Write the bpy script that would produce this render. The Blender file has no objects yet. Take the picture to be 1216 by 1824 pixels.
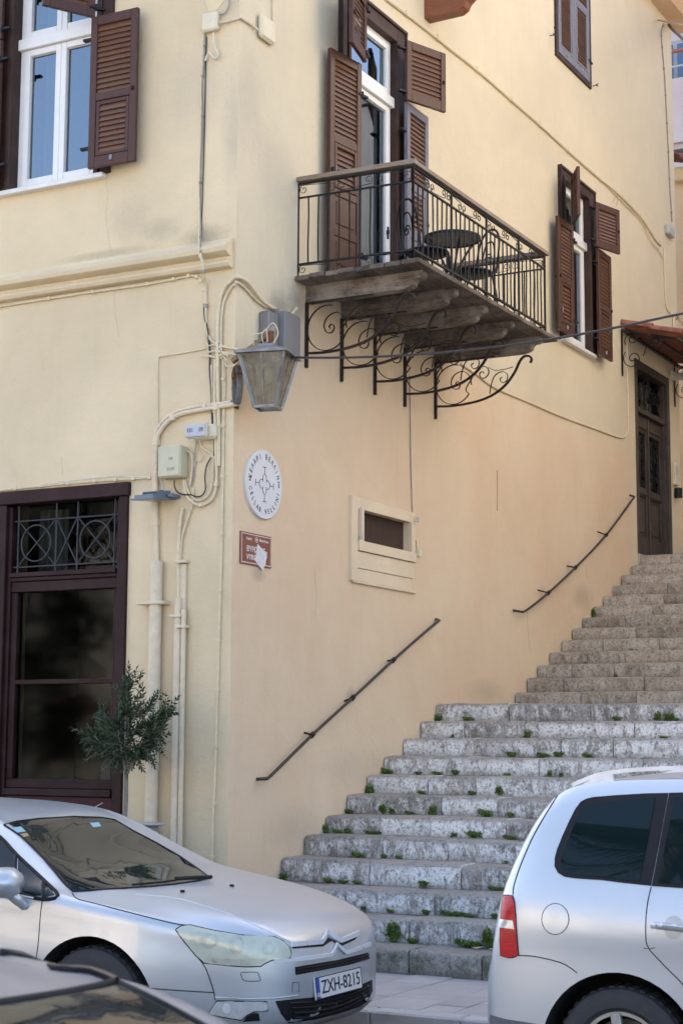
import bpy, bmesh, math, random
from mathutils import Vector, Matrix, noise
from mathutils.bvhtree import BVHTree
from mathutils.geometry import delaunay_2d_cdt
R = math.radians
rnd = random.Random(11)
scene = bpy.context.scene
COL = scene.collection

# ------------------------------------------------------------------ camera, sky, sun, exposure
CAM = Vector((7.05, -11.2, 1.62))
YAW, PITCH, ROLL, FPX = R(28.448), R(7.789), R(0.2954), 2991.3
_f = Vector((-math.sin(YAW) * math.cos(PITCH), math.cos(YAW) * math.cos(PITCH), math.sin(PITCH)))
_r0 = _f.cross(Vector((0, 0, 1))).normalized()
_u0 = _r0.cross(_f)
_r = _r0 * math.cos(ROLL) + _u0 * math.sin(ROLL)
_u = _r.cross(_f)
cd = bpy.data.cameras.new('camera')
cam = bpy.data.objects.new('camera', cd)
COL.objects.link(cam)
cd.sensor_fit = 'VERTICAL'
cd.sensor_height = 36.0
cd.lens = 36.0 * FPX / 1824.0
cd.clip_start, cd.clip_end = 0.05, 2000
M = Matrix((_r, _u, -_f)).transposed().to_4x4()
M.translation = CAM
cam.matrix_world = M
scene.camera = cam
cd.dof.use_dof = True
cd.dof.focus_distance = 13.0
cd.dof.aperture_fstop = 9.0

SUN_EL, SUN_TO = R(40), Vector((0.68, -0.73, 0)).normalized()     # SUN_TO: where the light travels, on the ground
w = bpy.data.worlds.new('World')
scene.world = w
w.use_nodes = True
nt = w.node_tree
bg = nt.nodes['Background']
sky = nt.nodes.new('ShaderNodeTexSky')
sky.sky_type = 'NISHITA'
sky.sun_disc = False
sky.sun_elevation = SUN_EL
sky.sun_rotation = math.atan2(-SUN_TO.x, -SUN_TO.y)
sky.dust_density = 3.0
sky.ozone_density = 1.0
nt.links.new(sky.outputs[0], bg.inputs[0])
bg.inputs[1].default_value = 0.13
sl = bpy.data.lights.new('sun', 'SUN')
sl.energy = 5.0
sl.angle = R(0.53)
sl.color = (1.0, 0.94, 0.84)
so = bpy.data.objects.new('sun', sl)
COL.objects.link(so)
sd = Vector((SUN_TO.x * math.cos(SUN_EL), SUN_TO.y * math.cos(SUN_EL), -math.sin(SUN_EL)))
so.rotation_euler = sd.to_track_quat('-Z', 'Y').to_euler()
vs = scene.view_settings
vs.view_transform = 'Standard'
vs.look = 'None'
vs.gamma = 1.0
vs.use_curve_mapping = False
vs.exposure = 2.22
cy = scene.cycles
cy.max_bounces = 8
cy.diffuse_bounces = 4
cy.glossy_bounces = 4
cy.transparent_max_bounces = 12
cy.sample_clamp_indirect = 8
cy.use_denoising = True
scene.render.film_transparent = False


# ------------------------------------------------------------------ measuring: the sight line through a spot of the photograph meets a real plane
def ray(px, py):
    return _f + _r * ((px - 608) / FPX) - _u * ((py - 912) / FPX)


def at(px, py, axis, v):
    d = ray(px, py)
    i = 'xyz'.index(axis)
    return CAM + d * ((v - CAM[i]) / d[i])


def sw(px, py, x=0.0):          # on the side wall
    return at(px, py, 'x', x)


def fw(px, py, y=0.0):          # on the facade
    return at(px, py, 'y', y)


# ------------------------------------------------------------------ materials
MATS = {}


def nodes_of(name):
    m = bpy.data.materials.new(name)
    m.use_nodes = True
    n = m.node_tree.nodes
    b = n['Principled BSDF']
    return m, m.node_tree, n, b


def N(nt, typ, **kw):
    n = nt.nodes.new(typ)
    for k, v in kw.items():
        if k in n.bl_rna.properties and k not in ('inputs', 'outputs'):
            setattr(n, k, v)
        else:
            n.inputs[k.replace('_', ' ')].default_value = v
    return n


def ramp(nt, fac, stops):
    r = nt.nodes.new('ShaderNodeValToRGB')
    el = r.color_ramp.elements
    el[0].position, el[0].color = stops[0][0], (*([stops[0][1]] * 3 if not hasattr(stops[0][1], '__len__') else stops[0][1]), 1)
    el[1].position, el[1].color = stops[-1][0], (*([stops[-1][1]] * 3 if not hasattr(stops[-1][1], '__len__') else stops[-1][1]), 1)
    for p, c in stops[1:-1]:
        e = el.new(p)
        e.color = (*([c] * 3 if not hasattr(c, '__len__') else c), 1)
    nt.links.new(fac, r.inputs[0])
    return r.outputs[0]


def mix(nt, fac, a, b, mode='MIX'):
    m = nt.nodes.new('ShaderNodeMix')
    m.data_type = 'RGBA'
    m.blend_type = mode
    for sock, v in ((m.inputs[0], fac), (m.inputs[6], a), (m.inputs[7], b)):
        if hasattr(v, 'links') or hasattr(v, 'is_linked'):
            nt.links.new(v, sock)
        elif hasattr(v, '__len__'):
            sock.default_value = (*v[:3], 1)
        else:
            sock.default_value = v
    return m.outputs[2]


def math_(nt, op, a, b=0.0, c=None, clamp=False):
    m = nt.nodes.new('ShaderNodeMath')
    m.operation = op
    m.use_clamp = clamp
    for i, v in enumerate((a, b) if c is None else (a, b, c)):
        if hasattr(v, 'is_linked'):
            nt.links.new(v, m.inputs[i])
        else:
            m.inputs[i].default_value = v
    return m.outputs[0]


def coord(nt, scale=(1, 1, 1), kind='Object', loc=(0, 0, 0)):
    t = nt.nodes.new('ShaderNodeTexCoord')
    mp = nt.nodes.new('ShaderNodeMapping')
    mp.inputs['Scale'].default_value = scale
    mp.inputs['Location'].default_value = loc
    nt.links.new(t.outputs[kind], mp.inputs[0])
    return mp.outputs[0]


def noise_tex(nt, vec, scale, detail=6, rough=0.6, dist=0.0):
    n = nt.nodes.new('ShaderNodeTexNoise')
    n.inputs['Scale'].default_value = scale
    n.inputs['Detail'].default_value = detail
    n.inputs['Roughness'].default_value = rough
    n.inputs['Distortion'].default_value = dist
    if vec is not None:
        nt.links.new(vec, n.inputs['Vector'])
    return n.outputs[0]


def bump(nt, b, h, strength=0.3, dist=0.01, chain=None):
    bp = nt.nodes.new('ShaderNodeBump')
    bp.inputs['Strength'].default_value = strength
    bp.inputs['Distance'].default_value = dist
    nt.links.new(h, bp.inputs['Height'])
    if chain is not None:
        nt.links.new(chain, bp.inputs['Normal'])
    nt.links.new(bp.outputs[0], b.inputs['Normal'])
    return bp.outputs[0]


def simple(name, col, rough=0.6, metal=0.0, var=0.15, scale=8.0, bmp=0.0, bscale=60.0, spec=0.5, coat=0.0, stretch=(1, 1, 1), rnd_amt=0.0, col2=None):
    """a base colour broken up by soft noise, with optional relief and a random shift per object"""
    m, nt, n, b = nodes_of(name)
    v = coord(nt, stretch)
    f = noise_tex(nt, v, scale, 8, 0.65)
    c2 = col2 if col2 else tuple(c * (1 - var) for c in col)
    c1 = col if col2 else tuple(min(1, c * (1 + var)) for c in col)
    out = mix(nt, ramp(nt, f, [(0.3, 0.0), (0.7, 1.0)]), c2, c1)
    if rnd_amt:
        oi = nt.nodes.new('ShaderNodeObjectInfo')
        k = math_(nt, 'MULTIPLY_ADD', oi.outputs['Random'], rnd_amt * 2, 1 - rnd_amt)
        hs = nt.nodes.new('ShaderNodeHueSaturation')
        nt.links.new(out, hs.inputs['Color'])
        nt.links.new(k, hs.inputs['Value'])
        out = hs.outputs[0]
    nt.links.new(out, b.inputs['Base Color'])
    rr = math_(nt, 'MULTIPLY_ADD', f, 0.2, rough - 0.1, clamp=True)
    nt.links.new(rr, b.inputs['Roughness'])
    b.inputs['Metallic'].default_value = metal
    b.inputs['Specular IOR Level'].default_value = spec
    if coat:
        b.inputs['Coat Weight'].default_value = coat
        b.inputs['Coat Roughness'].default_value = 0.06
    if bmp:
        bump(nt, b, noise_tex(nt, v, bscale, 4, 0.6), bmp, 0.01)
    MATS[name] = m
    return m


def S(r, g, b):                 # an sRGB reading to linear
    f = lambda c: (c / 255 / 12.92) if c / 255 <= 0.04045 else ((c / 255 + 0.055) / 1.055) ** 2.4
    return (f(r), f(g), f(b))


# ------------------------------------------------------------------ geometry
class MB:
    def __init__(self):
        self.v, self.f, self.mi = [], [], []
        self.cur = 0

    def add(self, vs, fs):
        o = len(self.v)
        self.v += [tuple(x) for x in vs]
        for f in fs:
            self.f.append(tuple(i + o for i in f))
            self.mi.append(self.cur)
        return self

    def box(self, a, b, ch=0.0, mtx=None):
        a, b = [min(p, q) for p, q in zip(a, b)], [max(p, q) for p, q in zip(a, b)]
        if ch <= 0:
            vs = [Vector((x, y, z)) for x in (a[0], b[0]) for y in (a[1], b[1]) for z in (a[2], b[2])]
            fs = [(0, 1, 3, 2), (4, 6, 7, 5), (0, 4, 5, 1), (2, 3, 7, 6), (0, 2, 6, 4), (1, 5, 7, 3)]
        else:
            ch = min(ch, *[(b[i] - a[i]) * 0.45 for i in range(3)])
            vs, idx = [], {}
            for sx in (0, 1):
                for sy in (0, 1):
                    for sz in (0, 1):
                        s = (sx, sy, sz)
                        for ax in range(3):
                            p = []
                            for i in range(3):
                                e = b[i] if s[i] else a[i]
                                if i != ax:
                                    e += -ch if s[i] else ch
                                p.append(e)
                            idx[(s, ax)] = len(vs)
                            vs.append(Vector(p))
            fs = []
            for ax in range(3):
                o = [i for i in range(3) if i != ax]
                for sd_ in (0, 1):
                    q = []
                    for u, v_ in ((0, 0), (1, 0), (1, 1), (0, 1)):
                        s = [0, 0, 0]
                        s[ax], s[o[0]], s[o[1]] = sd_, u, v_
                        q.append(idx[(tuple(s), ax)])
                    fs.append(tuple(q))
            for ax in range(3):
                o = [i for i in range(3) if i != ax]
                for u in (0, 1):
                    for v_ in (0, 1):
                        s0, s1 = [0, 0, 0], [0, 0, 0]
                        s0[o[0]] = s1[o[0]] = u
                        s0[o[1]] = s1[o[1]] = v_
                        s1[ax] = 1
                        s0, s1 = tuple(s0), tuple(s1)
                        fs.append((idx[(s0, o[0])], idx[(s1, o[0])], idx[(s1, o[1])], idx[(s0, o[1])]))
            for s in [(i, j, k) for i in (0, 1) for j in (0, 1) for k in (0, 1)]:
                fs.append((idx[(s, 0)], idx[(s, 1)], idx[(s, 2)]))
        if mtx is not None:
            vs = [mtx @ v for v in vs]
        return self.add(vs, fs)

    def tube(self, pts, r, n=6, cap=True, flat=None, closed=False):
        """sweep along pts; r a number or a list; flat=(width, thick, up) sweeps a bar"""
        pts = [Vector(p) for p in pts]
        k = len(pts)
        if k < 2:
            return self
        tang = []
        for i in range(k):
            if closed:
                t = pts[(i + 1) % k] - pts[i - 1]
            else:
                t = pts[min(i + 1, k - 1)] - pts[max(i - 1, 0)]
            tang.append(t.normalized() if t.length > 1e-9 else Vector((0, 0, 1)))
        up = Vector(flat[2]) if flat else (Vector((0, 0, 1)) if abs(tang[0].z) < 0.9 else Vector((1, 0, 0)))
        nrm = (up - tang[0] * up.dot(tang[0])).normalized()
        rings = []
        for i in range(k):
            if flat:
                u_ = Vector(flat[2])
                nn = u_ - tang[i] * u_.dot(tang[i])
                nrm = nn.normalized() if nn.length > 1e-6 else nrm
            else:
                nrm = (nrm - tang[i] * nrm.dot(tang[i])).normalized()
            bi = tang[i].cross(nrm)
            rr = r[i] if hasattr(r, '__len__') else r
            if flat:
                a, b = flat[0] / 2, flat[1] / 2
                rings.append([pts[i] + nrm * a * p + bi * b * q for p, q in ((1, 1), (-1, 1), (-1, -1), (1, -1))])
            else:
                rings.append([pts[i] + (nrm * math.cos(2 * math.pi * j / n) + bi * math.sin(2 * math.pi * j / n)) * rr for j in range(n)])
        m = len(rings[0])
        vs = [p for rg in rings for p in rg]
        fs = []
        for i in range(k if closed else k - 1):
            i2 = (i + 1) % k
            for j in range(m):
                fs.append((i * m + j, i * m + (j + 1) % m, i2 * m + (j + 1) % m, i2 * m + j))
        if cap and not closed:
            fs.append(tuple(reversed(range(m))))
            fs.append(tuple((k - 1) * m + j for j in range(m)))
        return self.add(vs, fs)

    def lathe(self, prof, c=(0, 0, 0), n=24, axis='z', mtx=None):
        vs, fs = [], []
        for r, h in prof:
            for j in range(n):
                a = 2 * math.pi * j / n
                p = Vector((r * math.cos(a), r * math.sin(a), h))
                if axis == 'y':
                    p = Vector((p.x, -p.z, p.y))
                elif axis == 'x':
                    p = Vector((p.z, p.x, p.y))
                vs.append((mtx @ p if mtx is not None else p) + Vector(c))
        for i in range(len(prof) - 1):
            for j in range(n):
                fs.append((i * n + j, i * n + (j + 1) % n, (i + 1) * n + (j + 1) % n, (i + 1) * n + j))
        return self.add(vs, fs)

    def prism(self, pts, off):
        """pts: planar 3-D polygon, extruded by the vector off"""
        pts = [Vector(p) for p in pts]
        off = Vector(off)
        n = len(pts)
        vs = pts + [p + off for p in pts]
        fs = [tuple(range(n)), tuple(reversed(range(n, 2 * n)))]
        fs += [(i, i + n, (i + 1) % n + n, (i + 1) % n) for i in range(n)]
        return self.add(vs, fs)

    def build(self, name, mat, parent=None, smooth=0, mats=None, loc=None, fix=True):
        me = bpy.data.meshes.new(name)
        me.from_pydata(self.v, [], self.f)
        if fix:
            bm = bmesh.new()
            bm.from_mesh(me)
            bmesh.ops.recalc_face_normals(bm, faces=bm.faces)
            bm.to_mesh(me)
            bm.free()
        for m in (mats or [mat]):
            me.materials.append(m)
        if mats:
            for p, i in zip(me.polygons, self.mi):
                p.material_index = i
        if smooth:
            me.shade_smooth()
            me.set_sharp_from_angle(angle=R(smooth))
        return link(name, me, parent, loc)


def link(name, me, parent=None, loc=None):
    o = bpy.data.objects.new(name, me)
    COL.objects.link(o)
    if loc is not None:
        o.location = loc
    if parent is not None:
        o.parent = parent
        if parent.type == 'EMPTY':
            o.matrix_parent_inverse = Matrix.Translation(-Vector(parent.location))
    return o


def tag(o, label=None, cat=None, group=None, kind=None):
    if label:
        o['label'] = label
    if cat:
        o['category'] = cat
    if group:
        o['group'] = group
    if kind:
        o['kind'] = kind
    return o


def thing(name, label, cat, loc=(0, 0, 0), group=None, kind=None):
    o = bpy.data.objects.new(name, None)
    o.empty_display_size = 0.1
    COL.objects.link(o)
    o.location = loc
    return tag(o, label, cat, group, kind)


def copy_tree(o, parent=None):
    c = o.copy()
    COL.objects.link(c)
    if parent is not None:
        c.parent = parent
    for ch in list(o.children):
        copy_tree(ch, c)
    return c


def spiral(c, r0, r1, a0, turns, ea, eb, n=40):
    """points of a scroll in the plane (ea, eb): starts at radius r0, angle a0 and winds in to r1"""
    c, ea, eb = Vector(c), Vector(ea), Vector(eb)
    out = []
    for i in range(n + 1):
        t = i / n
        a = a0 + 2 * math.pi * turns * t
        r = r0 + (r1 - r0) * t ** 0.8
        out.append(c + ea * (r * math.cos(a)) + eb * (r * math.sin(a)))
    return out


def crom(pts, k=6, closed=False):
    """Catmull-Rom through the points"""
    pts = [Vector(p) for p in pts]
    n = len(pts)
    out = []
    for i in range(n if closed else n - 1):
        if closed:
            p0, p1, p2, p3 = pts[i - 1], pts[i], pts[(i + 1) % n], pts[(i + 2) % n]
        else:
            p0, p1, p2, p3 = pts[max(i - 1, 0)], pts[i], pts[i + 1], pts[min(i + 2, n - 1)]
        for j in range(k):
            t = j / k
            out.append(0.5 * ((2 * p1) + (p2 - p0) * t + (2 * p0 - 5 * p1 + 4 * p2 - p3) * t * t + (3 * p1 - p0 - 3 * p2 + p3) * t ** 3))
    if not closed:
        out.append(pts[-1])
    return out


def text_mesh(s, size, extrude=0.0006, align='CENTER', sx=1.0):
    cu = bpy.data.curves.new('lettering', 'FONT')
    cu.body = s
    cu.size = size
    cu.extrude = extrude
    cu.align_x = align
    cu.align_y = 'CENTER'
    cu.resolution_u = 3
    cu.offset = size * 0.008
    o = bpy.data.objects.new('lettering', cu)
    COL.objects.link(o)
    dg = bpy.context.evaluated_depsgraph_get()
    me = bpy.data.meshes.new_from_object(o.evaluated_get(dg))
    bpy.data.objects.remove(o)
    bpy.data.curves.remove(cu)
    vs = [Vector((v.co.x * sx, v.co.y, v.co.z)) for v in me.vertices]
    fs = [tuple(p.vertices) for p in me.polygons]
    bpy.data.meshes.remove(me)
    return vs, fs


def put_text(mb, s, size, origin, ex, ey, align='CENTER', sx=1.0, extrude=0.0006):
    vs, fs = text_mesh(s, size, extrude, align, sx)
    o, ex, ey = Vector(origin), Vector(ex).normalized(), Vector(ey).normalized()
    ez = ex.cross(ey)
    mb.add([o + ex * v.x + ey * v.y + ez * v.z for v in vs], fs)

# ------------------------------------------------------------------ the place's materials
def plaster(name, base, low=None, split=None, dirt=(), streak=0.13):
    """old painted render: broad patches of wear, faint vertical runs, hand-trowelled relief; dirt: (point, radius, strength) stains"""
    m, nt, n, b = nodes_of(name)
    g = nt.nodes.new('ShaderNodeNewGeometry')
    pos = g.outputs['Position']
    sep = nt.nodes.new('ShaderNodeSeparateXYZ')
    nt.links.new(pos, sep.inputs[0])
    big = noise_tex(nt, pos, 0.55, 5, 0.6, 0.4)
    mid = noise_tex(nt, pos, 3.0, 8, 0.7, 0.3)
    fine = noise_tex(nt, pos, 55.0, 5, 0.7)
    col = base
    if low:
        edge = math_(nt, 'ADD', sep.outputs['Z'], math_(nt, 'MULTIPLY_ADD', mid, 0.12, -0.06))
        # near the street corner the upper colour comes further down
        k = math_(nt, 'MULTIPLY_ADD', sep.outputs['Y'], 1.1, 4.2)
        k = math_(nt, 'MINIMUM', k, split)
        far = math_(nt, 'GREATER_THAN', sep.outputs['Y'], 9.73)
        k = math_(nt, 'SUBTRACT', k, math_(nt, 'MULTIPLY', far, 20.0))
        d = math_(nt, 'SUBTRACT', k, edge)
        col = mix(nt, math_(nt, 'MULTIPLY_ADD', d, 4.0, 0.5, clamp=True), base, low)
    pale = mix(nt, 0.5, col, tuple(min(1, c * 1.06 + 0.015) for c in base)) if low else tuple(min(1, c * 1.09 + 0.01) for c in base)
    dull = mix(nt, 1.0, col, (0.93, 0.93, 0.93), 'MULTIPLY')
    out = mix(nt, ramp(nt, big, [(0.35, 0.0), (0.68, 1.0)]), dull, pale)
    out = mix(nt, math_(nt, 'MULTIPLY', ramp(nt, mid, [(0.42, 1.0), (0.62, 0.0)]), 0.12), out, mix(nt, 1.0, out, (0.80, 0.79, 0.77), 'MULTIPLY'))
    # vertical runs
    mp = nt.nodes.new('ShaderNodeMapping')
    mp.inputs['Scale'].default_value = (9, 9, 0.35)
    nt.links.new(pos, mp.inputs[0])
    run = noise_tex(nt, mp.outputs[0], 1.0, 6, 0.65, 0.2)
    out = mix(nt, math_(nt, 'MULTIPLY', ramp(nt, run, [(0.52, 0.0), (0.75, 1.0)]), streak), out, mix(nt, 1.0, out, (0.80, 0.77, 0.73), 'MULTIPLY'))
    # splash and soot low on the wall
    foot = math_(nt, 'SUBTRACT', 1.0, math_(nt, 'MULTIPLY', sep.outputs['Z'], 1.1), clamp=True)
    out = mix(nt, math_(nt, 'MULTIPLY', foot, math_(nt, 'MULTIPLY', mid, 0.5)), out, (0.30, 0.27, 0.24))
    for p, rad, st, dc in dirt:
        vm = nt.nodes.new('ShaderNodeVectorMath')
        vm.operation = 'SUBTRACT'
        nt.links.new(pos, vm.inputs[0])
        vm.inputs[1].default_value = p
        vs_ = nt.nodes.new('ShaderNodeVectorMath')
        vs_.operation = 'DIVIDE'
        nt.links.new(vm.outputs[0], vs_.inputs[0])
        vs_.inputs[1].default_value = rad
        ln = nt.nodes.new('ShaderNodeVectorMath')
        ln.operation = 'LENGTH'
        nt.links.new(vs_.outputs[0], ln.inputs[0])
        fall = math_(nt, 'SUBTRACT', 1.0, ln.outputs['Value'], clamp=True)
        br = noise_tex(nt, pos, 9.0, 15, 0.95, 0.25)
        mask = ramp(nt, math_(nt, 'ADD', math_(nt, 'MULTIPLY', fall, 0.55), math_(nt, 'MULTIPLY_ADD', br, 0.9, -0.45)), [(0.20, 0.0), (0.46, 1.0)])
        mask = math_(nt, 'MULTIPLY', mask, math_(nt, 'MULTIPLY', math_(nt, 'MULTIPLY', fall, 2.0, clamp=True), st))
        out = mix(nt, mask, out, dc)
    out = mix(nt, math_(nt, 'MULTIPLY', ramp(nt, fine, [(0.62, 0.0), (0.8, 1.0)]), 0.10), out, (0.35, 0.3, 0.24))
    # scuffs and small chips that show the paler coat beneath
    chip = noise_tex(nt, pos, 7.0, 14, 0.9, 0.2)
    out = mix(nt, math_(nt, 'MULTIPLY', ramp(nt, chip, [(0.66, 0.0), (0.69, 1.0)]), 0.35), out, (0.62, 0.57, 0.48))
    out = mix(nt, math_(nt, 'MULTIPLY', ramp(nt, chip, [(0.30, 1.0), (0.335, 0.0)]), 0.30), out, (0.36, 0.31, 0.25))
    nt.links.new(out, b.inputs['Base Color'])
    b.inputs['Roughness'].default_value = 0.88
    b.inputs['Specular IOR Level'].default_value = 0.25
    c1 = bump(nt, b, mid, 0.45, 0.025)
    c2 = bump(nt, b, noise_tex(nt, pos, 13.0, 6, 0.65, 0.8), 0.30, 0.012, c1)
    bump(nt, b, fine, 0.35, 0.005, c2)
    MATS[name] = m
    return m


DK = (0.16, 0.145, 0.125)
facade_mat = plaster('facade render', (0.65, 0.535, 0.355), dirt=[
    ((-1.05, 0, 5.98), (0.42, 1, 0.36), 0.20, DK), ((-0.75, 0, 5.85), (0.4, 1, 0.2), 0.28, DK), ((-1.3, 0, 5.71), (0.9, 1, 0.08), 0.34, DK),
    ((-0.30, 0, 5.72), (0.45, 1, 0.2), 0.39, DK), ((-0.02, 0, 6.6), (0.25, 1, 1.0), 0.30, (0.3, 0.27, 0.23)),
    ((-0.1, 0, 7.7), (0.45, 1, 0.35), 0.30, (0.3, 0.27, 0.24)), ((-0.45, 0, 7.0), (0.7, 1, 0.8), 0.21, (0.33, 0.30, 0.25)),
    ((-1.0, 0, 3.75), (0.6, 1, 0.2), 0.18, (0.33, 0.30, 0.25)), ((-0.8, 0, 0.6), (1.0, 1, 0.9), 0.21, (0.33, 0.29, 0.24))])
side_mat = plaster('side wall render', (0.645, 0.555, 0.405), low=(0.70, 0.525, 0.365), split=5.42, dirt=[
    ((0, 0.15, 6.9), (1, 0.5, 0.9), 0.30, (0.33, 0.30, 0.24)), ((0, 0.55, 6.4), (1, 0.7, 0.8), 0.24, (0.36, 0.33, 0.27)),
    ((0, 0.7, 5.25), (1, 0.4, 0.28), 0.51, DK), ((0, 1.0, 5.35), (1, 0.3, 0.3), 0.48, DK),
    ((0, 0.40, 2.96), (1, 0.22, 0.12), 0.36, DK), ((0, 6.5, 8.6), (1, 4.0, 0.5), 0.15, (0.40, 0.36, 0.29)),
    ((0, 2.9, 8.9), (1, 1.2, 0.5), 0.21, (0.40, 0.33, 0.25)), ((0, 2.0, 2.02), (1, 0.16, 0.16), 0.36, DK),
    ((0, 6.6, 3.3), (1, 0.25, 0.2), 0.27, (0.42, 0.27, 0.15)), ((0, 7.45, 3.68), (1, 0.25, 0.2), 0.27, (0.42, 0.27, 0.15)),
    ((0, 7.9, 3.35), (1, 0.7, 0.3), 0.36, (0.30, 0.24, 0.18)), ((0, 5.0, 2.15), (1, 1.0, 0.25), 0.36, (0.34, 0.27, 0.20)),
    ((0, 2.2, 1.4), (1, 1.6, 0.35), 0.24, (0.36, 0.30, 0.24)), ((0, 1.0, 0.9), (1, 0.9, 0.35), 0.30, (0.34, 0.29, 0.24))])

trim_mat = simple('painted moulding', (0.66, 0.55, 0.345), 0.8, var=0.14, scale=4, bmp=0.25)
pipe_mat = simple('cream painted pipe', (0.63, 0.53, 0.385), 0.6, var=0.10, scale=14, bmp=0.15)
cable_cream = simple('cream painted cable', (0.64, 0.54, 0.365), 0.65, var=0.12, scale=20)
cable_grey = simple('grey cable', (0.27, 0.25, 0.23), 0.6, var=0.25, scale=15)
cable_black = simple('black cable', (0.022, 0.022, 0.026), 0.5)
cable_white = simple('white cable', (0.62, 0.60, 0.56), 0.5)


def wood(name, c1, c2, rough=0.5, axis=(1, 1, 1), scale=6, worn=0.0, worncol=(0.3, 0.28, 0.25), rnd_amt=0.12, bmp=0.25, spec=0.5):
    m, nt, n, b = nodes_of(name)
    v = coord(nt, axis)
    g = noise_tex(nt, v, scale, 8, 0.65, 0.8)
    g2 = noise_tex(nt, v, scale * 5, 6, 0.7, 0.2)
    f = math_(nt, 'MULTIPLY_ADD', g2, 0.45, math_(nt, 'MULTIPLY', g, 0.6))
    out = mix(nt, ramp(nt, f, [(0.38, 0.0), (0.66, 1.0)]), c1, c2)
    if worn:
        wv = noise_tex(nt, coord(nt), 3.2, 8, 0.7)
        out = mix(nt, math_(nt, 'MULTIPLY', ramp(nt, wv, [(0.45, 0.0), (0.6, 1.0)]), worn), out, worncol)
    oi = nt.nodes.new('ShaderNodeObjectInfo')
    hs = nt.nodes.new('ShaderNodeHueSaturation')
    nt.links.new(out, hs.inputs['Color'])
    nt.links.new(math_(nt, 'MULTIPLY_ADD', oi.outputs['Random'], rnd_amt * 2, 1 - rnd_amt), hs.inputs['Value'])
    nt.links.new(hs.outputs[0], b.inputs['Base Color'])
    nt.links.new(math_(nt, 'MULTIPLY_ADD', g, 0.25, rough - 0.12, clamp=True), b.inputs['Roughness'])
    b.inputs['Specular IOR Level'].default_value = spec
    bump(nt, b, f, bmp, 0.004)
    MATS[name] = m
    return m


shutter_mat = wood('brown varnished shutter wood', (0.056, 0.022, 0.015), (0.078, 0.032, 0.022), 0.38, (6, 6, 1), 5, bmp=0.12, rnd_amt=0.06, spec=0.32)
slat_mat = wood('brown slat wood', (0.088, 0.036, 0.014), (0.13, 0.055, 0.022), 0.38, (1, 1, 8), 4, bmp=0.10, rnd_amt=0.15)
casing_mat = wood('dark brown casing wood', (0.030, 0.015, 0.012), (0.052, 0.027, 0.021), 0.5, (5, 5, 1), 5, worn=0.3, worncol=(0.09, 0.06, 0.052), spec=0.25)
shop_mat = wood('dark maroon shopfront paint', (0.019, 0.0075, 0.0075), (0.030, 0.012, 0.012), 0.5, (4, 4, 1), 4, worn=0.2, worncol=(0.07, 0.042, 0.045), bmp=0.1, spec=0.18)
maroon_mat = wood('maroon panel paint', (0.036, 0.006, 0.012), (0.048, 0.010, 0.018), 0.45, (3, 3, 1), 3, bmp=0.08, spec=0.25)
door_mat = wood('weathered dark door wood', (0.022, 0.015, 0.0125), (0.048, 0.034, 0.027), 0.55, (6, 6, 0.8), 5, worn=0.35, worncol=(0.085, 0.065, 0.055))
plank_mat = wood('weathered balcony timber', (0.018, 0.011, 0.008), (0.13, 0.095, 0.07), 0.8, (9, 0.8, 9), 5, worn=0.4, worncol=(0.27, 0.235, 0.20), bmp=0.7, rnd_amt=0.4)
joist_mat = wood('weathered balcony joist', (0.018, 0.012, 0.009), (0.20, 0.155, 0.12), 0.8, (0.7, 7, 7), 5, worn=0.5, worncol=(0.33, 0.29, 0.25), bmp=0.8, rnd_amt=0.12)
rail_wood = wood('worn handrail wood', (0.17, 0.115, 0.08), (0.30, 0.225, 0.17), 0.65, (1, 1, 5), 5, worn=0.4, worncol=(0.30, 0.27, 0.24), bmp=0.4)
corbel_mat = wood('red brown corbel wood', (0.14, 0.045, 0.02), (0.22, 0.08, 0.035), 0.5, (1, 6, 6), 4)
white_pvc = simple('white window paint', (0.74, 0.74, 0.73), 0.35, var=0.03)
sill_mat = simple('white marble sill', (0.70, 0.68, 0.65), 0.45, var=0.08, scale=6)
iron_mat = simple('black wrought iron', (0.009, 0.0095, 0.012), 0.45, 0.0, var=0.4, scale=20, bmp=0.3, spec=0.3)
rust_iron = simple('rusting black iron', (0.014, 0.011, 0.0105), 0.55, 0.0, var=0.5, scale=14, bmp=0.4, spec=0.25, col2=(0.032, 0.019, 0.014))
hand_iron = simple('grey iron handrail', (0.05, 0.045, 0.045), 0.4, 0.6, var=0.3, scale=20, bmp=0.15)
zinc_mat = simple('weathered galvanised steel', (0.23, 0.22, 0.215), 0.5, 0.5, var=0.5, scale=9, bmp=0.2)
rust_mat = simple('rusty steel', (0.24, 0.10, 0.04), 0.85, 0.2, var=0.3, scale=18, bmp=0.4, col2=(0.10, 0.045, 0.022))
greybox_mat = simple('grey metal cabinet', (0.20, 0.195, 0.20), 0.5, 0.2, var=0.12, scale=4, stretch=(8, 8, 0.6), bmp=0.05)
lamp_glass = simple('dusty lantern glass', (0.33, 0.305, 0.25), 0.25, var=0.18, scale=5, spec=0.5)
plastic_cream = simple('cream plastic', (0.64, 0.57, 0.42), 0.5, var=0.08)
plastic_green = simple('pale green plastic', (0.52, 0.49, 0.345), 0.5, var=0.07)
plastic_grey = simple('grey plastic', (0.42, 0.42, 0.42), 0.5, var=0.08)
blue_grey = simple('blue grey painted metal', (0.14, 0.17, 0.21), 0.4, 0.0, var=0.1)
sign_white = simple('white sign face', (0.66, 0.66, 0.69), 0.4, var=0.02)
sign_brown = simple('brown sign face', (0.24, 0.085, 0.055), 0.4, var=0.08)
sign_letter = simple('dark lettering', (0.045, 0.040, 0.045), 0.5, var=0.05)
white_letter = simple('white lettering', (0.72, 0.72, 0.72), 0.5, var=0.03)
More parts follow.
